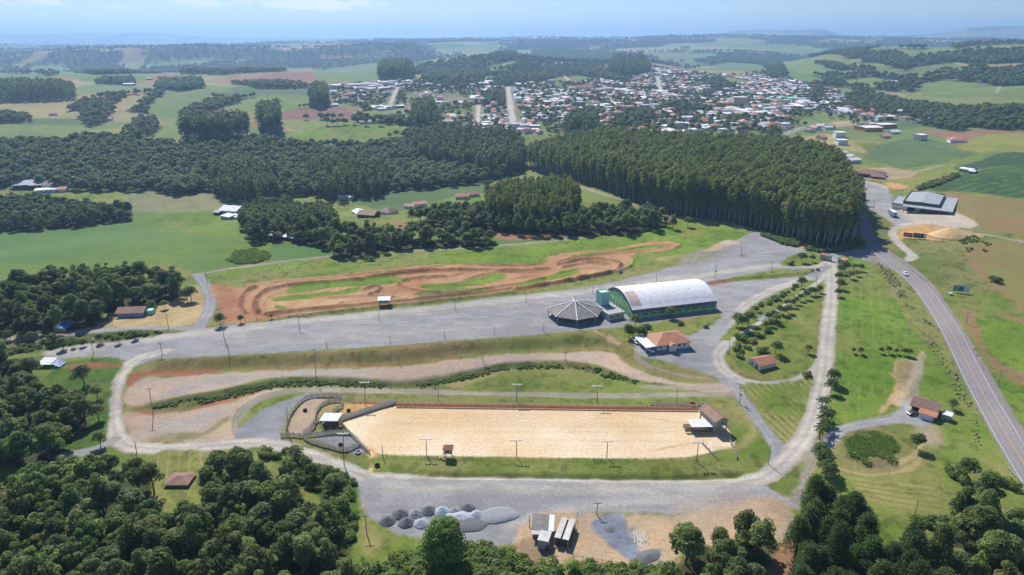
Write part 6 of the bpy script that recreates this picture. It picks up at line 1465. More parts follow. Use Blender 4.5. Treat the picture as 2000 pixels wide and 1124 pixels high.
board((1763.5, 464.5), (1781.5, 466.5), 2.6, .8, 'pink billboard left of the black one by the sand yard', M_PINK, [(.12, .9, .4, .62, M_LETTER, 'lettering')])
board((1782.5, 466), (1808, 468), 2.9, .6, 'black billboard with white lettering and white right end', M_BLACK, [(.08, .16, .45, .7, M_SIGNG, 'emblem'), (.22, .62, .42, .74, M_LETTER, 'lettering'), (.78, 1.0, .0, 1.0, M_LETTER, 'end_panel')])
board((1860, 571), (1892.5, 574.5), 2.9, .8, 'green billboard with white right end on the grass slope', M_SIGNG, [(.07, .6, .68, .82, M_LETTER, 'lettering'), (.07, .5, .3, .44, M_LETTER, 'lettering'), (.64, 1.0, 0, 1, M_LETTER, 'end_panel')])
def sign(px, py, label, face, w, h, z0, name='sign'):
    X, Y, Z = g1(px, py); t = thing(name, label, 'sign', (X, Y, Z), 0)
    c = MB(); c.box(-w / 2, w / 2, -.06, 0, z0, z0 + h); c.build('panel', face, t); c = MB(); c.box(-.05, .05, 0, .08, -.2, z0 + h); c.build('post', M_STEEL, t)
sign(1663, 537, 'pale green leaning sign board on the meadow near the gate', W_PALEGREEN, 1.5, 1.5, .3); sign(1901, 691, 'small yellow road sign on the highway shoulder', M_SIGNY, .9, .9, 1.4, 'road_sign'); sign(1421, 690, 'pale green board at the foot of the loop road pole', W_PALEGREEN, .8, 1.2, .1)
sign(1352, 793, 'dark red board on the fence behind the arena', M_REDBOX, 1.8, .9, .6); sign(1732, 475, 'small white direction sign on the strip beside the highway', W_WHITE, 1.5, .7, 1.0, 'road_sign')
X, Y, Z = g1(1856, 577); t = thing('utility_box', 'grey metal cabinet left of the green billboard', 'cabinet', (X, Y, Z)); c = MB(); c.box(-.8, .8, -.4, .4, 0, 1.1); c.build('cabinet', M_STEEL, t, .04); c = MB(); c.box(-.9, .9, -.5, .5, 1.1, 1.18); c.build('lid', W_WHITE, t)
# guard rail and highway lines
def ribbon(name, pts, w, off, mat, dz=.05, parent=None, dash=None, pix=True, sm=6):
    P = wpts(pts, sm) if pix else np.array(pts)
    s = np.concatenate([[0], np.cumsum(np.hypot(*np.diff(P, axis=0).T))]); n = int(s[-1] / 1.2)
    u = np.linspace(0, s[-1], n); X = np.interp(u, s, P[:, 0]); Y = np.interp(u, s, P[:, 1])
    k = np.hanning(9); k /= k.sum(); X[4:-4] = np.convolve(X, k, 'valid'); Y[4:-4] = np.convolve(Y, k, 'valid')
    dx = np.gradient(X); dy = np.gradient(Y); l = np.hypot(dx, dy); nx, ny = -dy / l, dx / l
    V = []
    for o in (off - w / 2, off + w / 2):
        x, y = X + nx * o, Y + ny * o; V.append(np.stack([x, y, H(x, y) + dz], 1))
    V = np.stack(V, 1).reshape(-1, 3)
    F_ = [(2 * i, 2 * i + 1, 2 * i + 3, 2 * i + 2)[::-1] for i in range(n - 1) if dash is None or (u[i] % dash) < dash * .55]
    me = mesh_np(name, V, np.array(F_), [mat]); return link(name, me, parent)
HW = [(1660, 352), (1672, 385), (1684, 430), (1697, 463), (1714, 488), (1745, 514), (1775, 538), (1802, 565), (1832, 606), (1860, 652), (1885, 702), (1912, 755), (1944, 812), (1980, 874), (2050, 985)]
HL = HW[6:]
tag(ribbon('road_marking', HW[5:], .16, 3.55, M_LINEW), 'white edge line on the left of the highway', kind='structure'); tag(ribbon('road_marking', HW[4:], .18, -3.55, M_LINEW), 'white edge line on the right of the highway', kind='structure')
tag(ribbon('road_marking', HW[5:], .13, .16, M_LINEY), 'yellow centre line of the highway', kind='structure'); tag(ribbon('road_marking', HW[5:], .13, -.16, M_LINEY), 'second yellow centre line of the highway', kind='structure')
P = wpts([(1966, 914), (1982, 932), (2004, 955)]); t = thing('guard_rail', 'galvanised guard rail at the lower edge of the highway', 'guard rail', (*P[0], float(H(*P[0]))))
c = MB(); p0 = P[0]
for i in range(2):
    q0, q1 = P[i] - p0, P[i + 1] - p0; c.bar((q0[0], q0[1], .65), (q1[0], q1[1], .65), .08, .34)
c.build('rail', M_STEEL, t)
for k in range(8):
    q = (P[0] + (P[2] - P[0]) * k / 7) - p0; c = MB(); c.box(q[0] - .06, q[0] + .06, q[1] - .06 + .1, q[1] + .1, -.2, .7); c.build('post', M_STEEL, t)
X, Y, Z = g1(1768, 537); P = wpts([(1745, 514), (1775, 538)]); vehicle('white_car', 'white car driving on the highway beside the rough grass', X, Y, math.atan2(*(P[1] - P[0])[::-1]) + 0, M_CARW, s=1.05)
# ------------------------------------------------------------------ farms in the middle distance
def fh(A, B, d, wh, rh, label, roof='gable', tile=None, wall=None, name='farmhouse', cat='house', ridge='x', group=None):
    n = int(max(1, frame(A, B)[1] // 4)); L = frame(A, B)[1]
    return house(A, B, d, wh, rh, label, name, cat, roof, wall or W_WHITE, tile or T_TERRA, .5, ridge, [('f', 1 + i * (L - 1.5) / n, 1.0, 1.1, 1.0) for i in range(n)], group)
fh((27, 371), (62, 370), 24, 4, 2.5, 'wide grey roofed farm barn at the far left among trees', tile=T_GREY, name='barn', cat='barn', wall=W_DARK)
fh((58, 371), (82, 370), 20, 4, 2.5, 'second grey roofed farm barn beside the wide one', tile=T_GREY, name='barn', cat='barn', wall=W_DARK)
fh((82, 370), (103, 369), 14, 3.5, 3, 'farm building with brownish red roof between barns and white shed', tile=T_TERRAOLD); fh((68, 378), (110, 376), 6, 2.6, .8, 'long low white roofed shed in front of the red farm building', 'mono', T_WHITE, name='shed', cat='shed')
fh((112, 376), (130, 375), 8, 2.6, 1.6, 'orange roofed farmhouse at the right end of the left farm'); fh((119, 366), (138, 365), 9, 2.8, 1.8, 'orange and white farmhouse behind the left farm sheds')
fh((428, 419), (462, 421), 16, 3.5, 2.6, 'large silver white roofed barn beside the bright crop field', tile=T_WHITE, name='barn', cat='barn', wall=W_BLUEG); fh((432, 429), (448, 430), 7, 3, .8, 'small white farmhouse in front of the silver roofed barn', 'mono', T_WHITE, W_BLUEG)
fh((417, 420), (428, 421), 8, 2.4, 1.2, 'dark grey shed left of the silver roofed barn', tile=T_GREY, name='shed', cat='shed', wall=W_DARK); fh((448, 428), (462, 429), 6, 2.5, .5, 'white lean-to sheds right of the small white farmhouse', 'mono', T_WHITE, name='shed', cat='shed')
fh((662, 391), (688, 391), 8, 2.6, 1, 'bright white roofed shed at the bend of the farm lane', tile=T_WHITE, name='shed', cat='shed'); fh((694, 376), (714, 375), 8, 2.6, 1.8, 'terracotta farmhouse at the left edge of the sloping green field')
fh((688, 418), (712, 420), 9, 2.6, 1.4, 'white roofed barn beside the brown roofed one in the farm hamlet', tile=T_WHITE, name='barn', cat='barn'); fh((698, 426), (730, 426), 10, 2.8, 2.0, 'brown roofed barn in the farm hamlet', tile=T_BROWN, name='barn', cat='barn', wall=W_WOODD)
fh((739, 420), (759, 420), 11, 2.6, 3.0, 'steep hip roofed farmhouse in the middle of the farm hamlet', 'hip', T_BROWN); fh((790, 409), (808, 409), 8, 2.8, 1.4, 'brown roofed wing of the white courtyard farm', tile=T_TERRAOLD); fh((808, 407), (834, 405), 8, 3, 1.5, 'white house with bright terracotta roof in the courtyard farm')
fh((890, 390), (916, 389), 8, 2.6, 1.9, 'terracotta house beside the wood above the small meadow'); fh((914, 386), (937, 384), 7, 2.6, 1.6, 'low terracotta annex right of the house above the meadow', tile=T_TERRAOLD); fh((984, 317), (1018, 315), 7, 3, .6, 'white roofed shed at the corner of the plantation', 'mono', T_WHITE, name='shed', cat='shed')
P = wpts([(497, 463), (512, 463), (524, 466), (548, 468), (568, 471), (590, 475)]); p0 = P[0]
t = thing('plastic_tunnel', 'long white plastic sheeted shelter along the wood edge', 'tunnel', (*p0, float(H(*p0))))
for i in range(len(P) - 1):
    if i == 1: continue
    q0 = P[i] - p0; q1 = P[i + 1] - p0; n_ = np.array([-(q1 - q0)[1], (q1 - q0)[0]]) / np.hypot(*(q1 - q0)) * 5
    c = MB(); c.slab([(*q0, 1.9), (*q1, 1.9), (*(q1 + n_), 2.6), (*(q0 + n_), 2.6)], .08); c.build('sheet', T_WHITE, t)
    for q in (q0, q1): 
        c = MB(); c.box(q[0] - .08, q[0] + .08, q[1] + .1, q[1] + .25, -.4, 1.95); c.build('post', W_WOOD, t)
    c = MB(); m = (q0 + q1) / 2 + n_ * .5; c.bar((*(q0 + n_ * .4), .6), (*(q1 + n_ * .4), .6), 1.6, 1.1); c.build('stored_goods', W_WOODD, t)

# ------------------------------------------------------------------ the town
def tint_mat(name, cols, rough=.8):
    m, nt, b = node_mat(name); oi = nt.nodes.new('ShaderNodeObjectInfo'); cr = nt.nodes.new('ShaderNodeValToRGB'); cr.color_ramp.interpolation = 'CONSTANT'
    while len(cr.color_ramp.elements) < len(cols): cr.color_ramp.elements.new(.5)
    for i, c in enumerate(cols): cr.color_ramp.elements[i].position = i / len(cols); cr.color_ramp.elements[i].color = (*c, 1)
    nt.links.new(oi.outputs['Random'], cr.inputs[0]); nt.links.new(cr.outputs[0], b.inputs['Base Color']); b.inputs['Roughness'].default_value = rough; return m
TW = tint_mat('town_walls', [(.78, .78, .77), (.70, .62, .50), (.76, .75, .72), (.55, .56, .60), (.74, .60, .50), (.80, .80, .80), (.58, .66, .66)])
TT = tint_mat('town_tiles', [(.50, .22, .13), (.42, .20, .13), (.55, .27, .17), (.34, .18, .13), (.46, .26, .20)])
TG = tint_mat('town_grey_roofs', [(.42, .43, .46), (.52, .53, .55), (.34, .33, .35), (.60, .60, .60)])
TWH = tint_mat('town_white_roofs', [(.66, .67, .70), (.56, .58, .62), (.74, .74, .74)])
def town_mesh(nm, w, d, h, rh, kind, tm):
    b = MB(); b.box(-w / 2, w / 2, -d / 2, d / 2, -3, h, 0); o = .5; x, y = w / 2 + o, d / 2 + o
    if kind == 'hip': b.add([(-x, -y, h), (x, -y, h), (x, y, h), (-x, y, h), (-x + y * .9, 0, h + rh), (x - y * .9, 0, h + rh)], [(0, 1, 5, 4), (1, 2, 5), (2, 3, 4, 5), (3, 0, 4), (3, 2, 1, 0)], 1)
    elif kind == 'gable': b.add([(-x, -y, h), (x, -y, h), (x, y, h), (-x, y, h), (-x, 0, h + rh), (x, 0, h + rh)], [(0, 1, 5, 4), (2, 3, 4, 5), (1, 2, 5), (3, 0, 4), (3, 2, 1, 0)], 1)
    else: b.box(-x + .3, x - .3, -y + .3, y - .3, h + .01, h + .35, 1)
    for z in ([1.0] if h < 5 else [1.0, 4.0]):
        for i in range(3):
            xx = -w / 2 + (i + .5) * w / 3
            for s_ in (-1, 1): b.box(xx - .6, xx + .6, min(s_ * (d / 2), s_ * (d / 2 + .03)), max(s_ * (d / 2), s_ * (d / 2 + .03)), z, z + 1.1, 2)
    me = bpy.data.meshes.new(nm); me.from_pydata(b.v, [], b.f)
    for m in (TW, tm, M_GLASS): me.materials.append(m)
    me.polygons.foreach_set('material_index', b.m); return me
TM = [(town_mesh('town_house', 12, 9, 3.2, 2.6, 'hip', TT), 'terracotta hip roofed house among the houses of the town'), (town_mesh('town_house', 11, 9, 3.2, 2.4, 'gable', TT), 'terracotta gable roofed house among the houses of the town'),
      (town_mesh('town_house', 13, 10, 3.4, 2.0, 'gable', TG), 'grey gable roofed house among the houses of the town'), (town_mesh('town_house', 15, 10, 3.6, 1.2, 'gable', TWH), 'white low roofed house among the houses of the town'),
      (town_mesh('town_house', 11, 10, 6.6, .3, 'flat', TWH), 'two storey pale block house among the houses of the town'), (town_mesh('town_house', 12, 9, 6.2, 2.4, 'hip', TT), 'two storey terracotta roofed house among the houses of the town'),
      (town_mesh('town_house', 22, 13, 4.6, 1.6, 'gable', TWH), 'long white roofed hall among the houses of the town'), (town_mesh('town_house', 20, 12, 4.4, 1.6, 'gable', TG), 'long grey roofed hall among the houses of the town')]
q = fill(townw, 15.5, .3)
pxs = q[:, 0] / (q[:, 1] * CP + 105 * SP) * FPX + 1000
dens = .50 + .16 * sstep(pxs, 1000, 1120) + .9 * (fbm(q[:, 0], q[:, 1], 120, 2, 91) - .5)
roads_w = [wpts(p) for p in ([(993, 170), (995, 190), (998, 215), (1003, 241)], [(776, 170), (768, 190), (760, 210)], [(826, 172), (822, 194)], [(934, 206), (934, 240)], [(1284, 150), (1290, 177)], [(1130, 195), (1240, 200), (1330, 215)], [(1535, 262), (1580, 246), (1640, 243), (1690, 238)])]
keep = rng.random(len(q)) < dens * .8
for W in roads_w: keep &= segdist(W, q[:, 0], q[:, 1], 14, False) > 11
for k, (P_, l_, kd_, s_) in FW.items():
    if k.startswith('stand') and kd_: keep &= ~inside(P_, q[:, 0], q[:, 1])
for L_ in LAY:
    if L_[0] == 'p' and L_[1] in ('lime', 'straw') and 640 < np.mean([p[0] for p in L_[2]]) < 1700 and 150 < np.mean([p[1] for p in L_[2]]) < 262: keep &= ~inside(wpts(L_[2], 0, True), q[:, 0], q[:, 1])
q = q[keep]; print('town houses', len(q))
WT = [.24, .24, .16, .08, .07, .12, .04, .05]
def town_house(x, y, k, rz, s, label=None, group='houses of the town'):
    me, lab = TM[k]; o = link('town_house', me); o.location = (x, y, float(H(x, y))); o.rotation_euler = (0, 0, rz); o.scale = (s, s, s)
    return tag(o, label or lab, 'house', group)
th0 = .25
tp = []
for (x, y) in q[:270]:
    k = int(rng.choice(8, p=WT)); rz = th0 + (1.5708 if rng.random() < .4 else 0) + rng.normal() * .12
    o = town_house(x, y, k, rz, .8 + .3 * rng.random())
    if len(tp) < 60: tp.append(o)
byk = {}
for o in tp: byk.setdefault(o.data.name, o)
scatter('town_blocks', 'rest of the town, a mass of small pale and terracotta houses', q[270:], .8 + .35 * rng.random(max(0, len(q) - 270)), 'townmix', list(byk.values()))
at_ = bpy.data.objects['town_blocks'].data.attributes['rz']; n = len(at_.data); at_.data.foreach_set('value', (th0 + np.where(rng.random(n) < .4, 1.5708, 0) + rng.normal(size=n) * .12).astype(np.float32))
# houses that stand apart, and the landmarks
for px, py, k, lab in [(652, 208, 3, 'white house at the right of the purple field corner'), (706, 205, 4, 'pale block house near the left end of the first town road'), (690, 186, 2, 'grey roofed house at the left edge of the town'), (212, 236, 1, 'small terracotta house beside the dark left wood'), (104, 226, 1, 'terracotta house on the tan field at the far left'),
                       (252, 168, 6, 'long white shed on the green field at the far left'), (292, 156, 3, 'white house by the brown strip at the far left'), (1736, 214, 1, 'lone terracotta house among the trees right of the town'), (1770, 234, 0, 'terracotta house beside the road in the right woods'), (1790, 240, 1, 'reddish house below the road in the right woods'),
                       (1848, 243, 2, 'bluish grey house at the edge of the right woods'), (1884, 246, 3, 'white house at the right end of the wood edge'), (1870, 233, 6, 'long white roofed house in the right woods'), (1820, 240, 4, 'white block house left of the bluish house in the right woods'), (1745, 162, 3, 'white farmhouse high on the right hillside'), (1697, 151, 1, 'farmhouse beside the wood on the right hillside'),
                       (1862, 154, 1, 'farmhouse on the top edge of the right green field'), (1915, 160, 3, 'white shed right of the top green field'), (1064, 128, 3, 'white house beside the far hill road'), (1028, 128, 4, 'small white house below the far wood'), (1520, 118, 4, 'lone white house on the far right field'), (650, 124, 3, 'white shed far behind the left fields'), (1582, 258, 0, 'terracotta house at the bend of the town road'),
                       (1604, 272, 1, 'house with orange roof on the dirt mound near the highway'), (1630, 298, 2, 'upper grey roofed house of the short row by the highway'), (1642, 304, 2, 'second grey roofed house of the short row by the highway'), (1654, 311, 2, 'third grey roofed house of the short row by the highway'), (1622, 292, 1, 'orange roofed house at the top of the short row by the highway'), (1664, 318, 2, 'lowest grey roofed house of the short row'),
                       (1797, 274, 4, 'white block house at the top edge of the mound field'), (1745, 262, 2, 'grey white house behind the palms by the mound field'), (1728, 270, 1, 'brown house among trees at the mound field')]:
    X, Y, Z = g1(px, py); town_house(X, Y, k, .2 + rng.random() * .5, .95, lab, None)
fh((1293, 266), (1337, 266), 16, 6, 1.2, 'long white roofed warehouse beyond the plantation', tile=T_WHITE, name='warehouse', cat='warehouse', wall=W_BLUEG); fh((1237, 266), (1266, 264), 20, 4, 4, 'arched looking white hall left of the long warehouse', ridge='y', tile=T_WHITE, name='town_hall', cat='hall')
fh((1086, 128), (1120, 128), 20, 6, 2, 'long white hall beside the road on the far hill', tile=T_WHITE, name='hill_hall', cat='hall'); fh((682, 172), (742, 170), 30, 6, 1.5, 'long grey factory halls at the left edge of the town', tile=T_GREY, name='factory', cat='factory')
fh((1515, 200), (1558, 200), 26, 6, 2, 'hall with turquoise green roof in the town', tile=plain('turquoise_sheet', (.18, .58, .42), .6, .1, .2), name='green_hall', cat='hall'); fh((1432, 210), (1458, 211), 16, 16, .5, 'tall pale apartment block in the middle of the town', 'flat', T_WHITE, W_CREAM, 'apartment_block', 'building')
fh((1690, 258), (1724, 257), 22, 5, 1, 'red walled hall with white roof beside the highway bend', tile=T_WHITE, wall=W_RED, name='red_hall', cat='hall'); fh((1722, 252), (1752, 250), 16, 5, 1, 'long red and white shop building right of the red hall', 'flat', T_WHITE, W_RED, 'shop', 'building')
fh((1856, 280), (1888, 279), 14, 3.4, 3, 'wide orange roofed house at the top of the yellow field', 'hip'); fh((1632, 270), (1652, 270), 10, 6.5, .4, 'white two storey modern house, upper of two beside the highway', 'flat', T_WHITE, name='modern_house'); fh((1637, 284), (1656, 284), 10, 5.5, .4, 'white modern house, lower of two beside the highway', 'flat', T_WHITE, name='modern_house')
fh((703, 243), (735, 242), 14, 3, 2, 'red roofed farm barn below the purple field', tile=T_BROWN, name='barn', cat='barn'); fh((768, 212), (790, 211), 12, 4, 1, 'white roofed dark shed at the lower left of the town', tile=T_WHITE, wall=W_DARK, name='shed', cat='shed'); fh((1560, 200), (1640, 198), 26, 5, 2, 'wide pale industrial hall at the right end of the town', tile=T_GREY, name='factory', cat='factory')
ch = fh((1128, 178), (1158, 178), 14, 7, 4, 'town church with terracotta nave and twin grey towers', name='church', cat='church')
L = frame((1128, 178), (1158, 178))[1]
for y0 in (1, 8):
    c = MB(); c.box(L + .2, L + 4.4, y0, y0 + 4.2, -1, 15); c.add([(L + .2, y0, 15), (L + 4.4, y0, 15), (L + 4.4, y0 + 4.2, 15), (L + .2, y0 + 4.2, 15), (L + 2.3, y0 + 2.1, 19)], [(0, 1, 4), (1, 2, 4), (2, 3, 4), (3, 0, 4)]); c.build('tower', W_GREY, ch)
# ------------------------------------------------------------------ gravel heaps
def heap(px, py, r, h, label, mat, name='gravel_pile', cat='pile', rx=1.0, rot=0.0, group=None, flat_=0):
    X, Y, Z = g1(px, py); n = 28; m = 9; sd = rng.random() * 99; V = [(0, 0, h)]
    th = np.arange(n) / n * 6.2832
    for j in range(1, m + 1):
        q_ = j / m; wob = 1 + .22 * (fbm(np.cos(th) * 1.3 + sd, np.sin(th) * 1.3 + sd, .8, 2, 7) - .5)
        z = h * (1 - q_ ** (1.2 if not flat_ else 3.5)) - (.15 if j == m else 0) + h * .12 * (fbm(np.cos(th) * q_ * 3 + sd, np.sin(th) * q_ * 3, .7, 2, 9) - .5) * (j < m)
        for i in range(n):
            x = r * rx * q_ * wob[i] * math.cos(th[i]); y = r * q_ * wob[i] * math.sin(th[i])
            V.append((x * math.cos(rot) - y * math.sin(rot), x * math.sin(rot) + y * math.cos(rot), z[i]))
    Fq = [(0, 1 + i, 1 + (i + 1) % n) for i in range(n)] + [(1 + (j - 1) * n + i, 1 + j * n + i, 1 + j * n + (i + 1) % n, 1 + (j - 1) * n + (i + 1) % n) for j in range(1, m) for i in range(n)]
    me = bpy.data.meshes.new(name); me.from_pydata(V, [], Fq); me.materials.append(mat); o = link(name, me); o.location = (X, Y, Z); return tag(o, label, cat, group)
GP = [((757, 1019), 2.9, 'dark gravel heap at the left end of the row of heaps', M_PILED), ((781, 1006), 2.9, 'second dark gravel heap behind the leftmost one', M_PILED), ((794, 1022), 2.9, 'dark gravel heap in front of the second one', M_PILED), ((813, 1005), 2.6, 'grey gravel heap between two dark heaps', M_PILEM), ((822, 1024), 2.7, 'pale bluish gravel heap in the front row left of the big tree', M_PILEL),
      ((837, 999), 2.8, 'tall dark gravel heap at the back of the row', M_PILED), ((863, 1000), 2.7, 'pale bluish heap right of the tall dark one', M_PILEL), ((889, 1001), 2.6, 'bluish gravel heap left of the rear dark heap', M_PILEM), ((912, 995), 2.9, 'dark gravel heap at the rear right of the row', M_PILED), ((930, 1009), 2.9, 'pale bluish gravel heap at the right end of the row', M_PILEL), ((850, 1026), 2.2, 'small dark heap beside the big tree', M_PILED)]
for (p, r, lab, m) in GP: heap(p[0], p[1], r * .84, r * .58, lab, m)
heap(898, 1012, 3.2, 1.3, 'long pale gravel heap in front of the row', M_PILEL, rx=1.5); heap(972, 1008, 3.6, .8, 'low flat topped wedge of grey gravel right of the heaps', M_PILEM, rx=1.7, rot=.25, flat_=1); heap(905, 1024, 3.8, .7, 'low dark spread of gravel below the row of heaps', M_PILED, rx=1.8, flat_=1)
heap(1265, 1088, 2.2, .8, 'dark crescent of gravel at the lower end of the blue grey patch', M_PILED, rx=1.8, rot=.5); heap(1190, 1033, 1.6, .5, 'small dark heap on the blue grey gravel patch', M_PILED)
heap(1853, 461, 9.5, 5.2, 'large pale yellow sand heap beside the billboards', M_PILES, 'sand_pile', rx=1.15); heap(1836, 459, 5, 2.2, 'small sand heap left of the large yellow one', M_PILES, 'sand_pile'); heap(1872, 460, 4.6, 2.0, 'low sand heap right of the large yellow one', M_PILES, 'sand_pile')
def ring(px, py, r, h, label, mat, name, cat):
    X, Y, Z = g1(px, py); c = MB(); k = 18; v = []
    for rr, z in ((r, 0), (r, h), (r * .72, h), (r * .72, .05)): v += [(rr * math.cos(6.2832 * i / k), rr * math.sin(6.2832 * i / k), z) for i in range(k)]
    c.add(v, [(j * k + i, j * k + (i + 1) % k, (j + 1) * k + (i + 1) % k, (j + 1) * k + i) for j in range(3) for i in range(k)] + [tuple(range(3 * k, 4 * k))]); o = c.build(name, mat); o.location = (X, Y, Z); return tag(o, label, cat)
ring(699.5, 885, .95, .5, 'pale concrete trough ring outside the corral corner', W_GREY, 'trough', 'trough'); ring(737, 911, .8, .6, 'black rubber trough beside the sand spill', M_RUBBER, 'trough', 'trough'); ring(596, 803, .7, .6, 'dark trough inside the round corral', M_RUBBER, 'trough', 'trough'); ring(681, 804, .7, .7, 'dark trough on the orange sand of the corner pen', M_RUBBER, 'trough', 'trough'); ring(665, 870, .7, .5, 'dark trough in the grey lower pen', M_RUBBER, 'trough', 'trough')
ring(822, 1078, 1.2, .9, 'black tank ring at the foot of the big tree', M_RUBBER, 'tank', 'tank')
# ------------------------------------------------------------------ poles
def project(x, y, z):
    d = y * CP + (CAMZ - z) * SP; return 1000 + FPX * x / d, 562 - FPX * ((z - CAMZ) * CP + y * SP) / d
def pole(base, top, label, kind='plain', group=None, name='utility_pole', cat='pole', mat=None):
    X, Y, Z = g1(*base); lo, hi = 1, 25
    for _ in range(30):
        m = (lo + hi) / 2
        if project(X, Y, Z + m)[1] > top[1]: lo = m
        else: hi = m
    h = lo; dx = (top[0] - project(X, Y, Z + h)[0]) * (Y * CP + (CAMZ - Z - h) * SP) / FPX; dx = max(-1.6, min(1.6, dx))
    t = thing(name, label, cat, (X, Y, Z), 0, group)
    V, Fq = tube([(0, 0, -.5), (dx * .5, 0, h * .5), (dx, 0, h)], [.14, .12, .10], 8); me = mesh_np('pole', V, Fq, [mat or M_CONC], True); link('pole', me, t)
    if kind == 'light':
        c = MB(); c.box(dx - 1.7, dx + 1.7, -.07, .07, h - .12, h + .02); c.build('crossbar', M_STEEL, t)
        for k in (-1.5, -.6, .6, 1.5):
            c = MB(); c.box(dx + k - .24, dx + k + .24, -.32, .02, h + .03, h + .36); c.build('lamp', M_LAMP, t)
    elif kind == 'cross':
        c = MB(); c.box(dx - 1.1, dx + 1.1, -.07, .07, h - .5, h - .36); c.build('crossarm', M_POLEW, t)
        for k in (-.95, 0, .95): c = MB(); c.cyl(dx + k, 0, h - .36, h - .12, .07, k=6); c.build('insulator', M_LAMP, t)
    elif kind == 'trafo':
        c = MB(); c.box(dx - 1.0, dx + 1.0, -.07, .07, h - .5, h - .36); c.build('crossarm', M_POLEW, t); c = MB(); c.cyl(dx + .45, -.1, h * .45, h * .45 + 1.1, .38, k=10); c.build('transformer', M_STEEL, t)
    elif kind == 'lamp':
        c = MB(); c.bar((dx, 0, h - .2), (dx + 1.2, -.2, h + .15), .09); c.build('bracket', M_STEEL, t); c = MB(); c.box(dx + .9, dx + 1.6, -.34, -.06, h + .06, h + .22); c.build('lamp', M_LAMP, t)
    return t
FLOOD = [((713, 790), (712, 748), 'floodlight pole behind the left end of the arena'), ((1009, 785), (1010, 752), 'floodlight pole behind the middle of the arena'), ((1167, 790), (1166, 755), 'floodlight pole behind the right half of the arena'), ((833, 889), (832, 858), 'floodlight pole in front of arena left of the timing booth'),
         ((1009, 892), (1009, 861), 'floodlight pole in front of the middle of the arena'), ((1185, 894), (1187, 863), 'floodlight pole in front of the right half of the arena'), ((1361, 902), (1364, 865), 'floodlight pole at the right front corner of the arena'), ((672, 909), (670, 848), 'tall floodlight pole at the lower corral pen')]
for b_, t_, lab in FLOOD: pole(b_, t_, lab, 'light', None, 'floodlight_pole', 'floodlight', M_POLEW)
PL = [((1158, 573), (1158, 552), 'plain', 'lot'), ((1282, 554), (1282, 533), 'plain', 'lot'), ((1212, 536), (1211, 515), 'plain', 'lot'), ((1028, 590), (1027, 567), 'plain', 'lot'), ((889, 606), (889, 586), 'plain', 'lot'), ((740, 625), (740, 606), 'plain', 'lot'), ((1062, 647), (1062, 632), 'plain', 'edge'), ((965, 653), (965, 639), 'plain', 'edge'), ((868, 659), (868, 648), 'plain', 'edge'),
      ((762, 668), (762, 656), 'plain', 'edge'), ((943, 708), (943, 687), 'cross', 'bank'), ((1105, 704), (1105, 687), 'cross', 'bank'), ((779, 712), (779, 692), 'plain', 'bank'), ((183, 691), (176, 662), 'lamp', None), ((317, 693), (312, 670), 'cross', None), ((437, 658), (433, 600), 'cross', None), ((448, 695), (444, 672), 'plain', 'edge'), ((585, 642), (582, 617), 'lamp', None),
      ((637, 677), (637, 665), 'plain', 'edge'), ((617, 734), (613, 682), 'cross', 'bank'), ((329, 640), (324, 610), 'plain', None), ((405, 551), (400, 527), 'plain', None), ((299, 814), (291, 758), 'cross', None), ((267, 884), (263, 863), 'plain', None), ((678, 940), (675, 914), 'plain', None), ((562, 842), (560, 796), 'plain', None), ((856, 782), (856, 752), 'plain', None),
      ((1322, 784), (1323, 758), 'plain', None), ((748, 893), (746, 870), 'plain', None), ((1165, 1006), (1168, 981), 'cross', None), ((1034, 1030), (1034, 1008), 'plain', None), ((716, 1042), (713, 1006), 'cross', None), ((1444, 788), (1447, 756), 'trafo', None), ((1500, 907), (1505, 871), 'plain', None), ((1786, 1010), (1794, 978), 'plain', None), ((1829, 546), (1834, 521), 'cross', 'hw'),
      ((1706, 418), (1708, 392), 'trafo', 'hw'), ((1887, 632), (1891, 610), 'cross', 'hw'), ((1950, 754), (1956, 723), 'cross', 'hw'), ((1730, 451), (1731, 433), 'plain', 'hw'), ((1425, 692), (1425, 662), 'cross', None), ((1594, 553), (1595, 537), 'plain', None), ((1396, 544), (1399, 517), 'trafo', None), ((1507, 535), (1508, 512), 'plain', None), ((1448, 499), (1448, 479), 'lamp', None), ((1820, 447), (1821, 433), 'plain', None), ((1666, 532), (1668, 515), 'plain', None), ((1648, 545), (1642, 522), 'plain', None)]
GL = {'lot': 'slim pole on the far side of the upper gravel lot', 'edge': 'short slim post along the near edge of the upper gravel lot', 'bank': 'utility pole on the gravel strip below the long bank', 'hw': 'utility pole standing beyond the highway'}
NEARTXT = ['lamp pole beside the road at the left edge of the lot', 'utility pole where the left road meets the lot', 'tall leaning utility pole at the left end of the moto track', 'lamp pole on the lot in front of the moto track', 'thin pole on the straw clearing', 'pole at the bend of the farm track', 'tall pole on the soil strip left of the corral', 'pole beside the lower left gravel bend', 'pole on the grass left of the sand spill', 'thin pole at the left corral fence',
           'slim pole behind the arena between two floodlights', 'slim pole behind the right end of the arena', 'short pole at the sand spill', 'utility pole at the top of the blue grey gravel patch', 'thin pole left of the dark ribbed shed', 'pole on the grass below the gravel yard at left', 'transformer pole at the junction right of the arena', 'leaning pole at the lower right arena road', 'leaning pole on the lawn above the pines', 'utility pole at the left turn of the loop road', 'pole beside the upper end of the white walkway', 'transformer pole on the lot behind the sports hall', 'slim pole on the island behind the sports hall', 'lamp pole in the middle of the upper gravel yard', 'thin pole in front of the warehouse yard', 'white pole among the trees at the gate meadow', 'thin pole at the top of the gate meadow']
it = iter(NEARTXT)
for b_, t_, k, g in PL:
    if g: pole(b_, t_, GL[g], k, {'lot': 'poles of the upper lot', 'edge': 'posts along the lot edge', 'bank': 'poles below the bank', 'hw': 'poles beyond the highway'}[g])
    else: pole(b_, t_, next(it), k)
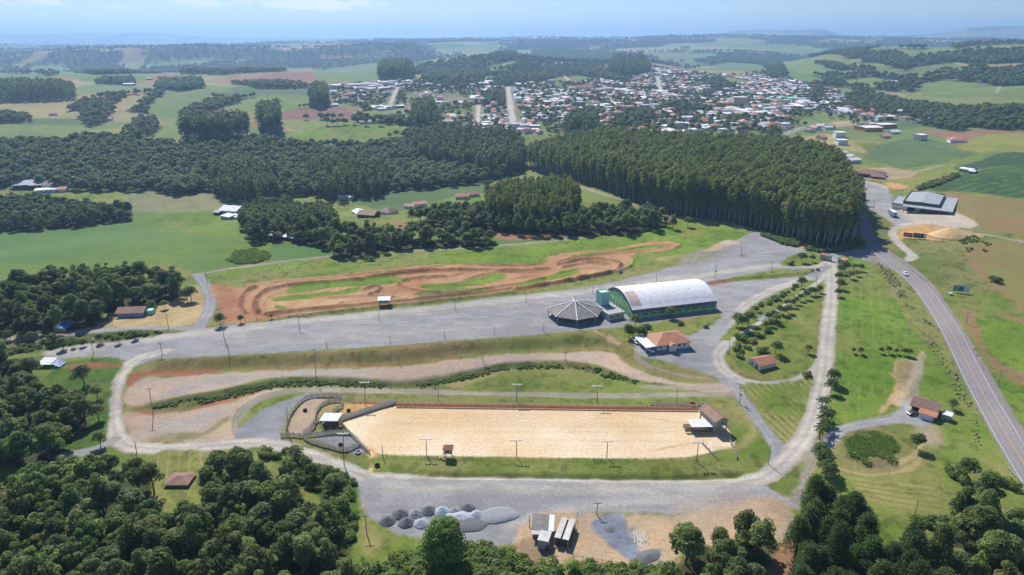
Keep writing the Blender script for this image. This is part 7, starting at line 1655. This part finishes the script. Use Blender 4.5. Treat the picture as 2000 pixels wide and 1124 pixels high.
# ------------------------------------------------------------------ fences
def fence(name, label, pts, step, h, planks, mat, pmat=None, lean=0, sm=3, pw=.14, pix=True):
    P = wpts(pts, sm) if pix else np.array(pts); s = np.concatenate([[0], np.cumsum(np.hypot(*np.diff(P, axis=0).T))]); n = min(100, max(2, int(s[-1] / step) + 1))
    u = np.linspace(0, s[-1], n); X = np.interp(u, s, P[:, 0]); Y = np.interp(u, s, P[:, 1]); Z = H(X, Y); o = (X[0], Y[0], Z[0])
    t = thing(name, label, 'fence', o)
    b = MB()
    for i in range(n - 1):
        for (z0, z1) in planks:
            p = (X[i] - o[0], Y[i] - o[1], Z[i] - o[2] + (z0 + z1) / 2); q_ = (X[i + 1] - o[0], Y[i + 1] - o[1], Z[i + 1] - o[2] + (z0 + z1) / 2); b.bar(p, q_, .05, z1 - z0)
    if b.v: b.build('planks', mat, t)
    for i in range(n):
        hh = h * (.9 + .25 * rng.random()); c = MB(); x, y, z = X[i] - o[0], Y[i] - o[1] + .1, Z[i] - o[2]; c.box(x - pw / 2, x + pw / 2, y - pw / 2 + .02, y + pw / 2 + .02, z - .3, z + hh); c.build('post', pmat or mat, t)
    return t
PK = [(.15, .40), (.5, .75), (.85, 1.1), (1.2, 1.45)]
def C5(l): return [(520 + x / 6.613, 750 + y / 6.613) for x, y in l]
fence('corral_fence', 'outer plank fence curving round the left side of the corral', C5([(255, 640), (275, 540), (330, 400), (390, 310), (470, 230), (560, 185), (700, 170), (860, 165), (980, 185)]), 2.2, 1.8, PK, W_WOOD)
fence('corral_fence', 'front plank fence between the round pen and the lower pen', C5([(190, 690), (330, 680), (480, 700), (520, 680), (700, 668), (900, 648), (1075, 655)]), 2.0, 1.8, PK, W_WOOD); fence('corral_fence', 'lowest plank fence in front of the grey lower pen', C5([(480, 715), (560, 760), (700, 805), (860, 850), (1000, 880), (1085, 860), (1200, 800)]), 2.0, 1.8, PK, W_WOOD)
fence('corral_fence', 'inner curved plank fence between the two round pens', C5([(475, 655), (580, 570), (640, 470), (655, 380), (730, 285), (850, 235), (960, 235)]), 2.0, 1.8, PK, W_WOOD); fence('corral_fence', 'inner plank fence left of the white roof shelter', C5([(500, 660), (620, 590), (650, 500), (710, 480)]), 2.0, 1.8, PK, W_WOOD, W_RED)
fence('corral_fence', 'short plank fence behind the white roof shelter', C5([(860, 375), (940, 330), (995, 285), (975, 220)]), 2.0, 1.8, PK, W_WOOD)
fence('chute_fence', 'long brown plank chute running diagonally to the arena corner', C5([(960, 480), (1100, 440), (1300, 375), (1500, 310), (1680, 262)]), 1.8, 1.7, [(.1, .38), (.42, .7), (.74, 1.02), (1.06, 1.36)], W_WOOD, sm=0); fence('chute_fence', 'second brown plank fence just behind the diagonal chute', C5([(950, 450), (1100, 415), (1300, 350), (1500, 285), (1670, 240)]), 1.8, 1.7, [(.1, .38), (.42, .7), (.74, 1.02), (1.06, 1.36)], W_WOOD, sm=0)
fence('corral_fence', 'plank fence along the left end of the sand', C5([(965, 515), (1080, 655), (1200, 785), (1335, 905)]), 1.9, 1.7, PK[:3], W_WOOD, sm=0)
fence('arena_fence', 'orange red plank fence along the far side of the arena', [(774, 795), (1000, 798), (1200, 801), (1362, 803)], 1.6, 1.5, [(.12, .42), (.5, .8), (.9, 1.2)], W_RED, W_WOOD, sm=0); fence('arena_fence', 'rear rail fence a few metres behind the orange red one', [(690, 786), (800, 790), (1000, 793), (1200, 796), (1362, 798)], 2.4, 1.4, [(.5, .62), (1.0, 1.12)], W_WOOD, sm=0)
fence('yard_fence', 'grey plank fence behind the right end of the arena', [(1270, 792), (1320, 792), (1384, 793)], 1.8, 1.5, PK[:3], W_WOOD, sm=0); fence('arena_fence', 'thin post and rail fence along the front of the arena', [(738, 892), (850, 895), (1000, 898), (1200, 901), (1345, 898)], 2.6, 1.2, [(.9, .96)], W_WOOD, pw=.1, sm=0)
fence('ramp_fence', 'white plank fence left of the lower right arena gate', [(1372, 869), (1386, 884), (1400, 898)], 1.8, 1.3, [(.2, .9)], W_GREY, sm=0); fence('ramp_fence', 'white plank fence below the judges cabin', [(1416, 846), (1422, 857), (1428, 870)], 1.5, 1.4, [(.2, 1.0)], W_GREY, sm=0); fence('ramp_fence', 'white plank fence right of the lower right arena gate', [(1431, 874), (1436, 886), (1439, 898)], 1.5, 1.4, [(.2, 1.0)], W_GREY, sm=0)
fence('cabin_fence', 'pale plank fence from red rail fence to the judges cabin', [(1362, 801), (1372, 806), (1386, 812)], 1.8, 1.6, PK[:3], W_GREY, sm=0); fence('depot_fence', 'post fence along the lower edge of the gravel depot', [(1120, 1092), (1160, 1098), (1220, 1106), (1290, 1108), (1335, 1092)], 2.2, 1.3, [(.9, .95)], W_WOODD, pw=.12); fence('depot_fence', 'short post fence between long shed and the tan yard', [(1128, 1008), (1122, 1040), (1114, 1070)], 2.2, 1.3, [(.9, .95)], W_WOODD, pw=.12)
fence('track_fence', 'thin post fence between the moto track and the gravel lot', [(480, 629), (600, 617), (700, 607), (800, 596), (900, 584), (1000, 574), (1100, 560), (1190, 541)], 4.5, 1.3, [(.9, .94)], W_WOODD, pw=.12); fence('track_fence', 'thin post fence along the meadow above the moto track', [(540, 520), (580, 545), (700, 534), (850, 518), (1000, 515), (1070, 500), (1150, 487), (1260, 471), (1330, 470)], 6, 1.3, [], W_WOODD, pw=.14)
fence('lane_fence', 'post fence along the upper edge of the grass meadow', [(640, 515), (760, 505), (880, 498), (1000, 488), (1130, 474), (1250, 452)], 9, 1.5, [], W_WOODD, pw=.16); fence('lot_fence', 'row of short posts on the lower gravel strip edge', [(560, 756), (700, 757), (850, 760)], 5, 1.2, [], W_WOODD, pw=.14)
# ------------------------------------------------------------------ single trees, shrubs and ground cover
def T(px, py, kind, s, label, cat='tree', group=None, name=None):
    X, Y, Z = g1(px, py); return tree(name or {'bush': 'shrub', 'palm': 'palm_tree', 'small': 'small_tree', 'big': 'large_tree', 'broad': 'broadleaf_tree', 'pine': 'pine_tree', 'euc': 'eucalyptus_tree', 'reed': 'reed_clump', 'tussock': 'grass_tussock'}[kind], kind, X, Y, s, label, cat, group)
T(868, 1104, 'big', 1.0, 'big bright green tree standing in front of the gravel heaps')
for px, py, k, s, lab in [(431, 637, 'small', 1.25, 'dense dark tree at the lower left end of the moto track'), (471, 631, 'small', .8, 'small tree right of the dense one below the moto track'), (530, 623, 'small', .5, 'tiny tree at the lower edge of the moto track'), (1314, 448, 'broad', .85, 'round tree on the meadow corner by the plantation'), (1343, 444, 'small', 1.5, 'thin tree right of the round one by the plantation'),
                          (722, 510, 'bush', 1.6, 'low dark bush on the meadow above the moto track'), (1565, 513, 'small', 1.3, 'dark tree on the grass island left of the gate'), (1544, 517, 'bush', 1.4, 'low bush on the grass island left of the gate'), (1585, 512, 'small', .9, 'smaller tree near the left gatehouse'), (1585, 532, 'bush', .9, 'small bush at the tip of the long grass island'), (1597, 529, 'bush', .8, 'last small bush at the tip of the grass island'),
                          (1565, 563, 'small', 1.25, 'round dark tree at the upper end of the walkway'), (1448, 645, 'small', 1.5, 'largest dark tree of the cluster left of the footbridge'), (1462, 634, 'small', 1.35, 'rear tree of the cluster left of the footbridge'), (1440, 637, 'small', 1.3, 'left tree of the cluster beside the gravel curve'), (1447, 662, 'bush', 1.6, 'low bush in front of the cluster left of the footbridge'),
                          (1515, 692, 'small', 1.2, 'small round tree behind the small white house'), (1486, 688, 'bush', 1.5, 'bush left of the round tree behind the white house'), (1578, 690, 'small', .8, 'thin young tree near the right side of the loop'), (1789, 878, 'small', 1.2, 'lone small tree right of the reed pond'), (1886, 938, 'small', 1.5, 'dark narrow tree on the lower right lawn'), (1866, 930, 'bush', 1.6, 'bush left of the dark narrow tree on the lawn'), (1852, 920, 'bush', 1.2, 'smaller bush further left on the lower right lawn'),
                          (1880, 940, 'bush', 1.7, 'dense bush at the foot of the dark narrow tree'), (1945, 551, 'bush', 2.2, 'round dark bush alone on the brown green field'), (1858, 800, 'small', .9, 'dark shrub behind the garden shed'), (1966, 948, 'bush', 1.6, 'bush below the guard rail'), (1606, 918, 'small', 1.5, 'tall shrub at the top of the pine group'), (1612, 935, 'small', 1.4, 'second tall shrub at the top of the pine group'), (1600, 900, 'small', 1.3, 'uppermost shrub above the pines'),
                          (165, 752, 'small', 1.7, 'thin tall tree on the bright grass at left'), (190, 780, 'small', 1.2, 'small tree below the thin tall one at left'), (193, 822, 'small', 1.3, 'small dark tree at the lower bright grass'), (196, 872, 'small', 1.1, 'small tree beside the lower left gravel bend'), (1395, 441, 'bush', 1.2, 'bush below the plantation edge'), (1860, 930, 'bush', 1.0, 'tiny bush on the lower right lawn'),
                          (700, 1122, 'bush', 2.6, 'bright yellow green bush at the lower left of the big tree'), (1211, 533, 'bush', .9, 'dark bush on the right bend of the moto track'), (297, 606, 'small', 1.0, 'small tree right of the clearing house'), (322, 604, 'small', .9, 'small round tree on the straw clearing'), (375, 588, 'small', 1.6, 'thin tree at the right edge of the straw clearing'), (366, 590, 'small', 1.5, 'second thin tree at the edge of the straw clearing')]: T(px, py, k, s, lab)
WALK = [(1593, 577), (1583, 577), (1573, 585), (1600, 572), (1546, 600), (1538, 612), (1530, 617), (1522, 614), (1553, 594), (1510, 625), (1515, 632), (1500, 628), (1505, 638), (1495, 645), (1563, 588), (1535, 600)]
for i, (px, py) in enumerate(WALK): T(px, py, 'small', .78 + .25 * rng.random(), 'young tree of the row planted along the lower side of the walkway', 'tree', 'young trees along the walkway', 'young_tree')
for i, (px, py) in enumerate([(1500, 650), (1480, 657), (1470, 670), (1488, 658), (1436, 684), (1450, 688), (1444, 698), (1460, 682), (1440, 676), (1575, 735)]): T(px, py, 'bush', .7 + .5 * rng.random(), 'low shrub on the lawn inside the loop road', 'shrub', 'shrubs inside the loop')
for i, (px, py) in enumerate([(1508, 583), (1540, 572), (1548, 566), (1505, 592), (1512, 588), (1518, 583), (1521, 587), (1526, 579), (1531, 575), (1487, 597), (1476, 604), (1552, 560), (1500, 595)]): T(px, py, 'bush', .65 + .5 * rng.random(), 'low shrub on the grass strip between road and walkway', 'shrub', 'shrubs between road and walkway')
for i, (px, py) in enumerate([(1666, 690), (1680, 692), (1720, 690), (1735, 691), (1750, 692), (1765, 694), (1774, 696)]): T(px, py, 'small', .5 + .3 * rng.random(), 'young tree standing in a row across the striped meadow', 'tree', 'young trees on the meadow', 'young_tree')
for i, (px, py) in enumerate([(1637, 550), (1640, 566), (1643, 535), (1668, 530), (1672, 540), (1650, 530), (1660, 545), (1636, 580), (1680, 530)]): T(px, py, 'small', .8 + .4 * rng.random(), 'small tree below the right gatehouse at the top of the meadow', 'tree', 'trees at the gate meadow')
for i, (px, py) in enumerate([(1604, 802), (1611, 796), (1607, 817), (1603, 832), (1611, 828), (1606, 848), (1612, 842), (1600, 858)]): T(px, py, 'palm', .85 + .25 * rng.random(), 'small palm in the row beside the ring road', 'palm', 'palms beside the ring road')
T(1626, 752, 'small', 1.35, 'upper dark round tree beside the ring road'); T(1622, 768, 'small', 1.2, 'lower dark round tree beside the ring road')
for i, (px, py) in enumerate([(20, 664), (45, 665), (63, 668), (124, 682), (145, 679), (163, 676), (197, 670), (232, 671), (265, 662), (85, 668), (105, 672)]): T(px, py, 'small', .6 + .5 * rng.random(), 'sapling in the hedge strip left of the upper lot', 'tree', 'saplings in the left hedge strip', 'sapling')
for i, (px, py) in enumerate([(1330, 634), (1240, 640), (1255, 648), (1238, 655), (1262, 640), (1310, 622), (1378, 640), (1250, 662), (1230, 648), (1228, 660)]): T(px, py, 'small' if i % 2 else 'bush', .7 + .6 * rng.random(), 'shrub on the bank in front of the sports hall', 'shrub', 'shrubs in front of the hall', 'bank_shrub')
for i, (px, py) in enumerate([(610, 940), (640, 935), (560, 896), (600, 920), (650, 960), (670, 1000), (640, 1010), (660, 950), (580, 905)]): T(px, py, 'small', .8 + .6 * rng.random(), 'young tree in the bright undergrowth beside the lower wood', 'tree', 'young trees in the undergrowth', 'young_tree')
for i, (px, py) in enumerate([(660, 246), (692, 244), (715, 246), (720, 215), (742, 247), (640, 246), (780, 240), (900, 240)]): 
    X, Y, Z = g1(px, py); tree('field_tree', 'far', X, Y, .9 + .4 * rng.random(), 'lone tree on the bright field below the town', 'tree', 'lone trees below the town', False)
for i, (px, py) in enumerate([(1512, 268), (1520, 270), (1505, 270)]):
    X, Y, Z = g1(px, py); tree('roadside_tree', 'fareuc', X, Y, .8, 'dark tree of the small clump beside the town road bend', 'tree', 'clump beside the town road', False)
bp = [tree('shrub', 'bush', *g1(px, py)[:2], 1.0, lab, 'shrub', None, False, pick=k) for k, (px, py, lab) in enumerate([(820, 1112, 'low shrub left of the big tree by the heaps'), (960, 1086, 'low shrub at the lower edge of the gravel yard'), (1150, 1116, 'low shrub below the tan yard'), (515, 890, 'low shrub at the top of the bright undergrowth')])]
rp = [tree('reed_clump', 'reed', *g1(px, py)[:2], 1.2, lab, 'reeds', None, False, pick=k) for k, (px, py, lab) in enumerate([(1690, 905, 'reed clump at the lower edge of the pond'), (1665, 890, 'reed clump at the lower left edge of the pond'), (1740, 900, 'reed clump at the lower right edge of the pond')])]
up = [tree('grass_tussock', 'tussock', *g1(px, py)[:2], 1.2, lab, 'tussock', None, False, pick=k) for k, (px, py, lab) in enumerate([(1745, 560, 'uppermost pale tussock beside the highway'), (1868, 770, 'pale tussock in the stony row by the highway'), (1906, 850, 'pale tussock low on the highway bank')])]
def cover(name, label, pts, sp, smin, smax, kind, protos, thin=0.0):
    P = wpts(pts, 0, True); q = fill(P, sp, .5)
    if thin: q = q[fbm(q[:, 0], q[:, 1], 7, 2, 33) > thin]
    if len(q): scatter(name, label, q, smin + (smax - smin) * rng.random(len(q)), kind, protos)
cover('undergrowth', 'bright green undergrowth between lower wood and gravel road', [(500, 880), (560, 890), (636, 914), (690, 940), (696, 985), (690, 1060), (655, 1060), (620, 980), (560, 915)], 1.9, .5, 1.3, 'bushmix', bp, .36)
cover('undergrowth', 'shrubby undergrowth along the bottom edge below the gravel yard', [(760, 1100), (850, 1076), (960, 1072), (1010, 1090), (1040, 1108), (1200, 1112), (1330, 1112), (1330, 1180), (700, 1180)], 1.9, .7, 1.7, 'bushmix', bp, .3)
cover('undergrowth', 'dense low scrub covering the curved bank below the gravel strip', [(290, 798), (360, 781), (440, 768), (530, 748), (600, 744), (700, 746), (780, 753), (850, 746), (930, 730), (1000, 715), (1110, 713), (1170, 720), (1250, 746), (1240, 750), (1110, 720), (1000, 722), (930, 739), (850, 753), (780, 760), (640, 754), (540, 757), (450, 779), (380, 795)], 1.0, .14, .5, 'bushmix', bp, .36)
cover('undergrowth', 'weedy scrub in the hedge strip left of the upper lot', [(-40, 684), (60, 672), (150, 661), (250, 650), (330, 648), (230, 664), (140, 674), (60, 688), (-40, 700)], 1.8, .4, 1.0, 'bushmix', bp, .4)
cover('undergrowth', 'dark scrub at the foot of the plantation by the junction', [(1480, 458), (1540, 482), (1600, 494), (1650, 492), (1690, 474), (1680, 466), (1620, 484), (1560, 474)], 2.2, .6, 1.5, 'bushmix', bp, .35)
cover('undergrowth', 'scrub on the sloping edge right of the sand yard', [(1870, 470), (1900, 460), (1935, 478), (1930, 492), (1890, 494)], 1.6, .25, .7, 'bushmix', bp, .42)
cover('undergrowth', 'scrub beside the lawn at the lower right corner', [(1780, 1012), (1860, 1020), (1880, 1040), (1990, 1000), (1995, 1050), (1860, 1050), (1800, 1040)], 2.0, .6, 1.4, 'bushmix', bp, .35)
cover('hedgerow', 'dark hedgerow along the lower edge of the green crop field', [(1790, 368), (1830, 356), (1868, 340), (1874, 344), (1835, 362), (1796, 373)], 2.6, .9, 1.8, 'bushmix', bp)
cover('reeds', 'dense green reeds filling the round pond', [(1650, 864), (1672, 848), (1710, 844), (1745, 858), (1754, 878), (1735, 898), (1700, 903), (1668, 896)], 0.85, .4, .7, 'reedmix', rp, .36)
cover('reeds', 'dark reeds round the small pond in the crop field', [(447, 508), (462, 494), (500, 488), (522, 496), (526, 506), (500, 514), (462, 516)], 1.5, .8, 1.5, 'reedmix', rp, .3)
cover('tussocks', 'pale rough tussocks on the bank beside the highway', [(1712, 512), (1740, 530), (1775, 580), (1800, 620), (1826, 640), (1815, 665), (1780, 620), (1755, 580), (1722, 535)], 1.5, .6, 1.3, 'tussmix', up, .42)
cover('tussocks', 'row of pale stones and tussocks along the foot of the highway bank', [(1790, 640), (1812, 650), (1860, 720), (1895, 780), (1915, 850), (1918, 890), (1908, 880), (1890, 810), (1850, 735), (1805, 668)], 1.7, .4, 1.0, 'tussmix', up, .42)
heapw = None
c_ = wpts([(488, 497), (494, 494), (502, 495), (500, 499), (492, 500)], 0, True); me = bpy.data.meshes.new('water'); me.from_pydata([(x, y, float(H(x, y)) + .12) for x, y in c_], [], [tuple(range(len(c_)))]); me.materials.append(plain('pond_water', (.10, .13, .16), .08, .1, 1, .6)); tag(link('water', me), 'small bright patch of open water in the field pond', kind='structure')
for i in range(5):
    X, Y, Z = g1(1240 + 7 * i, 1062 - 3 * (i % 2))
    c = MB(); a_ = 1.45 + .07 * i; c.bar((0, 0, .12), (4.6 * math.cos(a_), 4.6 * math.sin(a_), .18), .2); o = c.build('timber_pole', W_WOOD); o.location = (X, Y, Z); tag(o, 'pale timber pole lying on the tan yard beside the gravel patch', 'timber', 'timber poles on the tan yard')
HAZE = 1.25e-4
DENOISE = True
# ------------------------------------------------------------------ camera, sun, sky, air
sc = bpy.context.scene
cam = bpy.data.cameras.new('camera'); co_ = bpy.data.objects.new('camera', cam); COLL.objects.link(co_)
cam.sensor_width = 36; cam.lens = 36 * FPX / 2000; cam.clip_start = .5; cam.clip_end = 80000
co_.location = (0, 0, CAMZ); co_.rotation_euler = (math.pi / 2 - PITCH, 0, 0)
sc.camera = co_
SUN_EL, SUN_AZ = R(47), R(-22)          # the sun stands ahead of the camera, a little to the left
sd = Vector((math.sin(SUN_AZ) * math.cos(SUN_EL), math.cos(SUN_AZ) * math.cos(SUN_EL), math.sin(SUN_EL)))
su = bpy.data.lights.new('sun', 'SUN'); su.energy = 5.0; su.angle = R(.5); su.color = (1, .95, .87)
so = bpy.data.objects.new('sun', su); COLL.objects.link(so); so.rotation_euler = sd.to_track_quat('Z', 'Y').to_euler()
w = bpy.data.worlds.new('World'); sc.world = w; w.use_nodes = True
nt = w.node_tree; bg = nt.nodes['Background']
sk = nt.nodes.new('ShaderNodeTexSky'); sk.sky_type = 'NISHITA'; sk.sun_disc = False
sk.sun_elevation = SUN_EL; sk.sun_rotation = SUN_AZ; sk.altitude = 900; sk.air_density = 1.0; sk.dust_density = .6; sk.ozone_density = 2.5
tc = nt.nodes.new('ShaderNodeTexCoord')
mp = nt.nodes.new('ShaderNodeMapping'); mp.inputs['Scale'].default_value = (9, 9, 42)
cn = nt.nodes.new('ShaderNodeTexNoise'); cn.inputs['Scale'].default_value = 1.6; cn.inputs['Detail'].default_value = 8; cn.inputs['Roughness'].default_value = .6
nt.links.new(tc.outputs['Generated'], mp.inputs[0]); nt.links.new(mp.outputs[0], cn.inputs['Vector'])
# clouds live in one part of the sky: a band a few degrees up, to the left of the view axis
sep = nt.nodes.new('ShaderNodeSeparateXYZ'); nt.links.new(tc.outputs['Generated'], sep.inputs[0])
def mrange(src, a, b, c, d, smooth_=True):
    n = nt.nodes.new('ShaderNodeMapRange'); n.interpolation_type = 'SMOOTHSTEP' if smooth_ else 'LINEAR'
    for i, v in enumerate((a, b, c, d)): n.inputs[i + 1].default_value = v
    nt.links.new(src, n.inputs[0]); return n.outputs[0]
def mth(op, a, b):
    n = nt.nodes.new('ShaderNodeMath'); n.operation = op
    for i, v in enumerate((a, b)):
        if isinstance(v, (int, float)): n.inputs[i].default_value = v
        else: nt.links.new(v, n.inputs[i])
    return n.outputs[0]
band = mth('MULTIPLY', mrange(sep.outputs['Z'], .022, .036, 0, 1), mrange(sep.outputs['Z'], .08, .3, 1, .5))
side = mth('MULTIPLY', mrange(sep.outputs['X'], -.72, -.56, 0, 1), mrange(sep.outputs['X'], -.22, -.02, 1, .2))
thr = mth('SUBTRACT', cn.outputs['Fac'], mrange(mth('MULTIPLY', band, side), 0, 1, .80, .435, False))
cl = mrange(thr, 0, .13, 0, .85)
tint = nt.nodes.new('ShaderNodeMix'); tint.data_type = 'RGBA'; tint.blend_type = 'MULTIPLY'; tint.inputs[0].default_value = 1
tint.inputs[7].default_value = (.66, .77, .94, 1)
nt.links.new(sk.outputs[0], tint.inputs[6])
mxw = nt.nodes.new('ShaderNodeMix'); mxw.data_type = 'RGBA'
mxw.inputs[7].default_value = (8.8, 9.1, 9.5, 1)
nt.links.new(tint.outputs[2], mxw.inputs[6]); nt.links.new(cl, mxw.inputs[0])
nt.links.new(mxw.outputs[2], bg.inputs['Color']); bg.inputs['Strength'].default_value = .1
# the air
hz = 19500
me = bpy.data.meshes.new('haze')
zb, zt = float(GZ.min()) - 3, max(345.0, float(GZ.max()) + 15)
v = [(x, y, z) for z in (zb, zt) for x, y in ((-hz * 1.6, -2000), (hz * 1.6, -2000), (hz * 1.6, 26000), (-hz * 1.6, 26000))]
me.from_pydata(v, [], [(3, 2, 1, 0), (4, 5, 6, 7), (0, 1, 5, 4), (1, 2, 6, 5), (2, 3, 7, 6), (3, 0, 4, 7)])
hm = bpy.data.materials.new('air'); hm.use_nodes = True; hn = hm.node_tree
for n in list(hn.nodes):
    if n.type != 'OUTPUT_MATERIAL': hn.nodes.remove(n)
pv = hn.nodes.new('ShaderNodeVolumePrincipled'); pv.inputs['Density'].default_value = HAZE; pv.inputs['Color'].default_value = (.40, .63, 1.0, 1); pv.inputs['Anisotropy'].default_value = .4
hn.links.new(pv.outputs[0], [n for n in hn.nodes if n.type == 'OUTPUT_MATERIAL'][0].inputs['Volume'])
me.materials.append(hm)
if HAZE > 0: tag(link('haze', me), 'thin bluish haze filling the valley air', kind='stuff')
sc.view_settings.view_transform = 'Standard'; sc.view_settings.look = 'None'; sc.view_settings.exposure = .3; sc.view_settings.gamma = 1
sc.render.engine = 'CYCLES'
cy = sc.cycles; cy.use_denoising = DENOISE; cy.max_bounces = 6; cy.diffuse_bounces = 3; cy.glossy_bounces = 2; cy.transmission_bounces = 3; cy.transparent_max_bounces = 6; cy.volume_bounces = 2
cy.use_adaptive_sampling = True; cy.adaptive_threshold = .01; cy.sample_clamp_indirect = 6
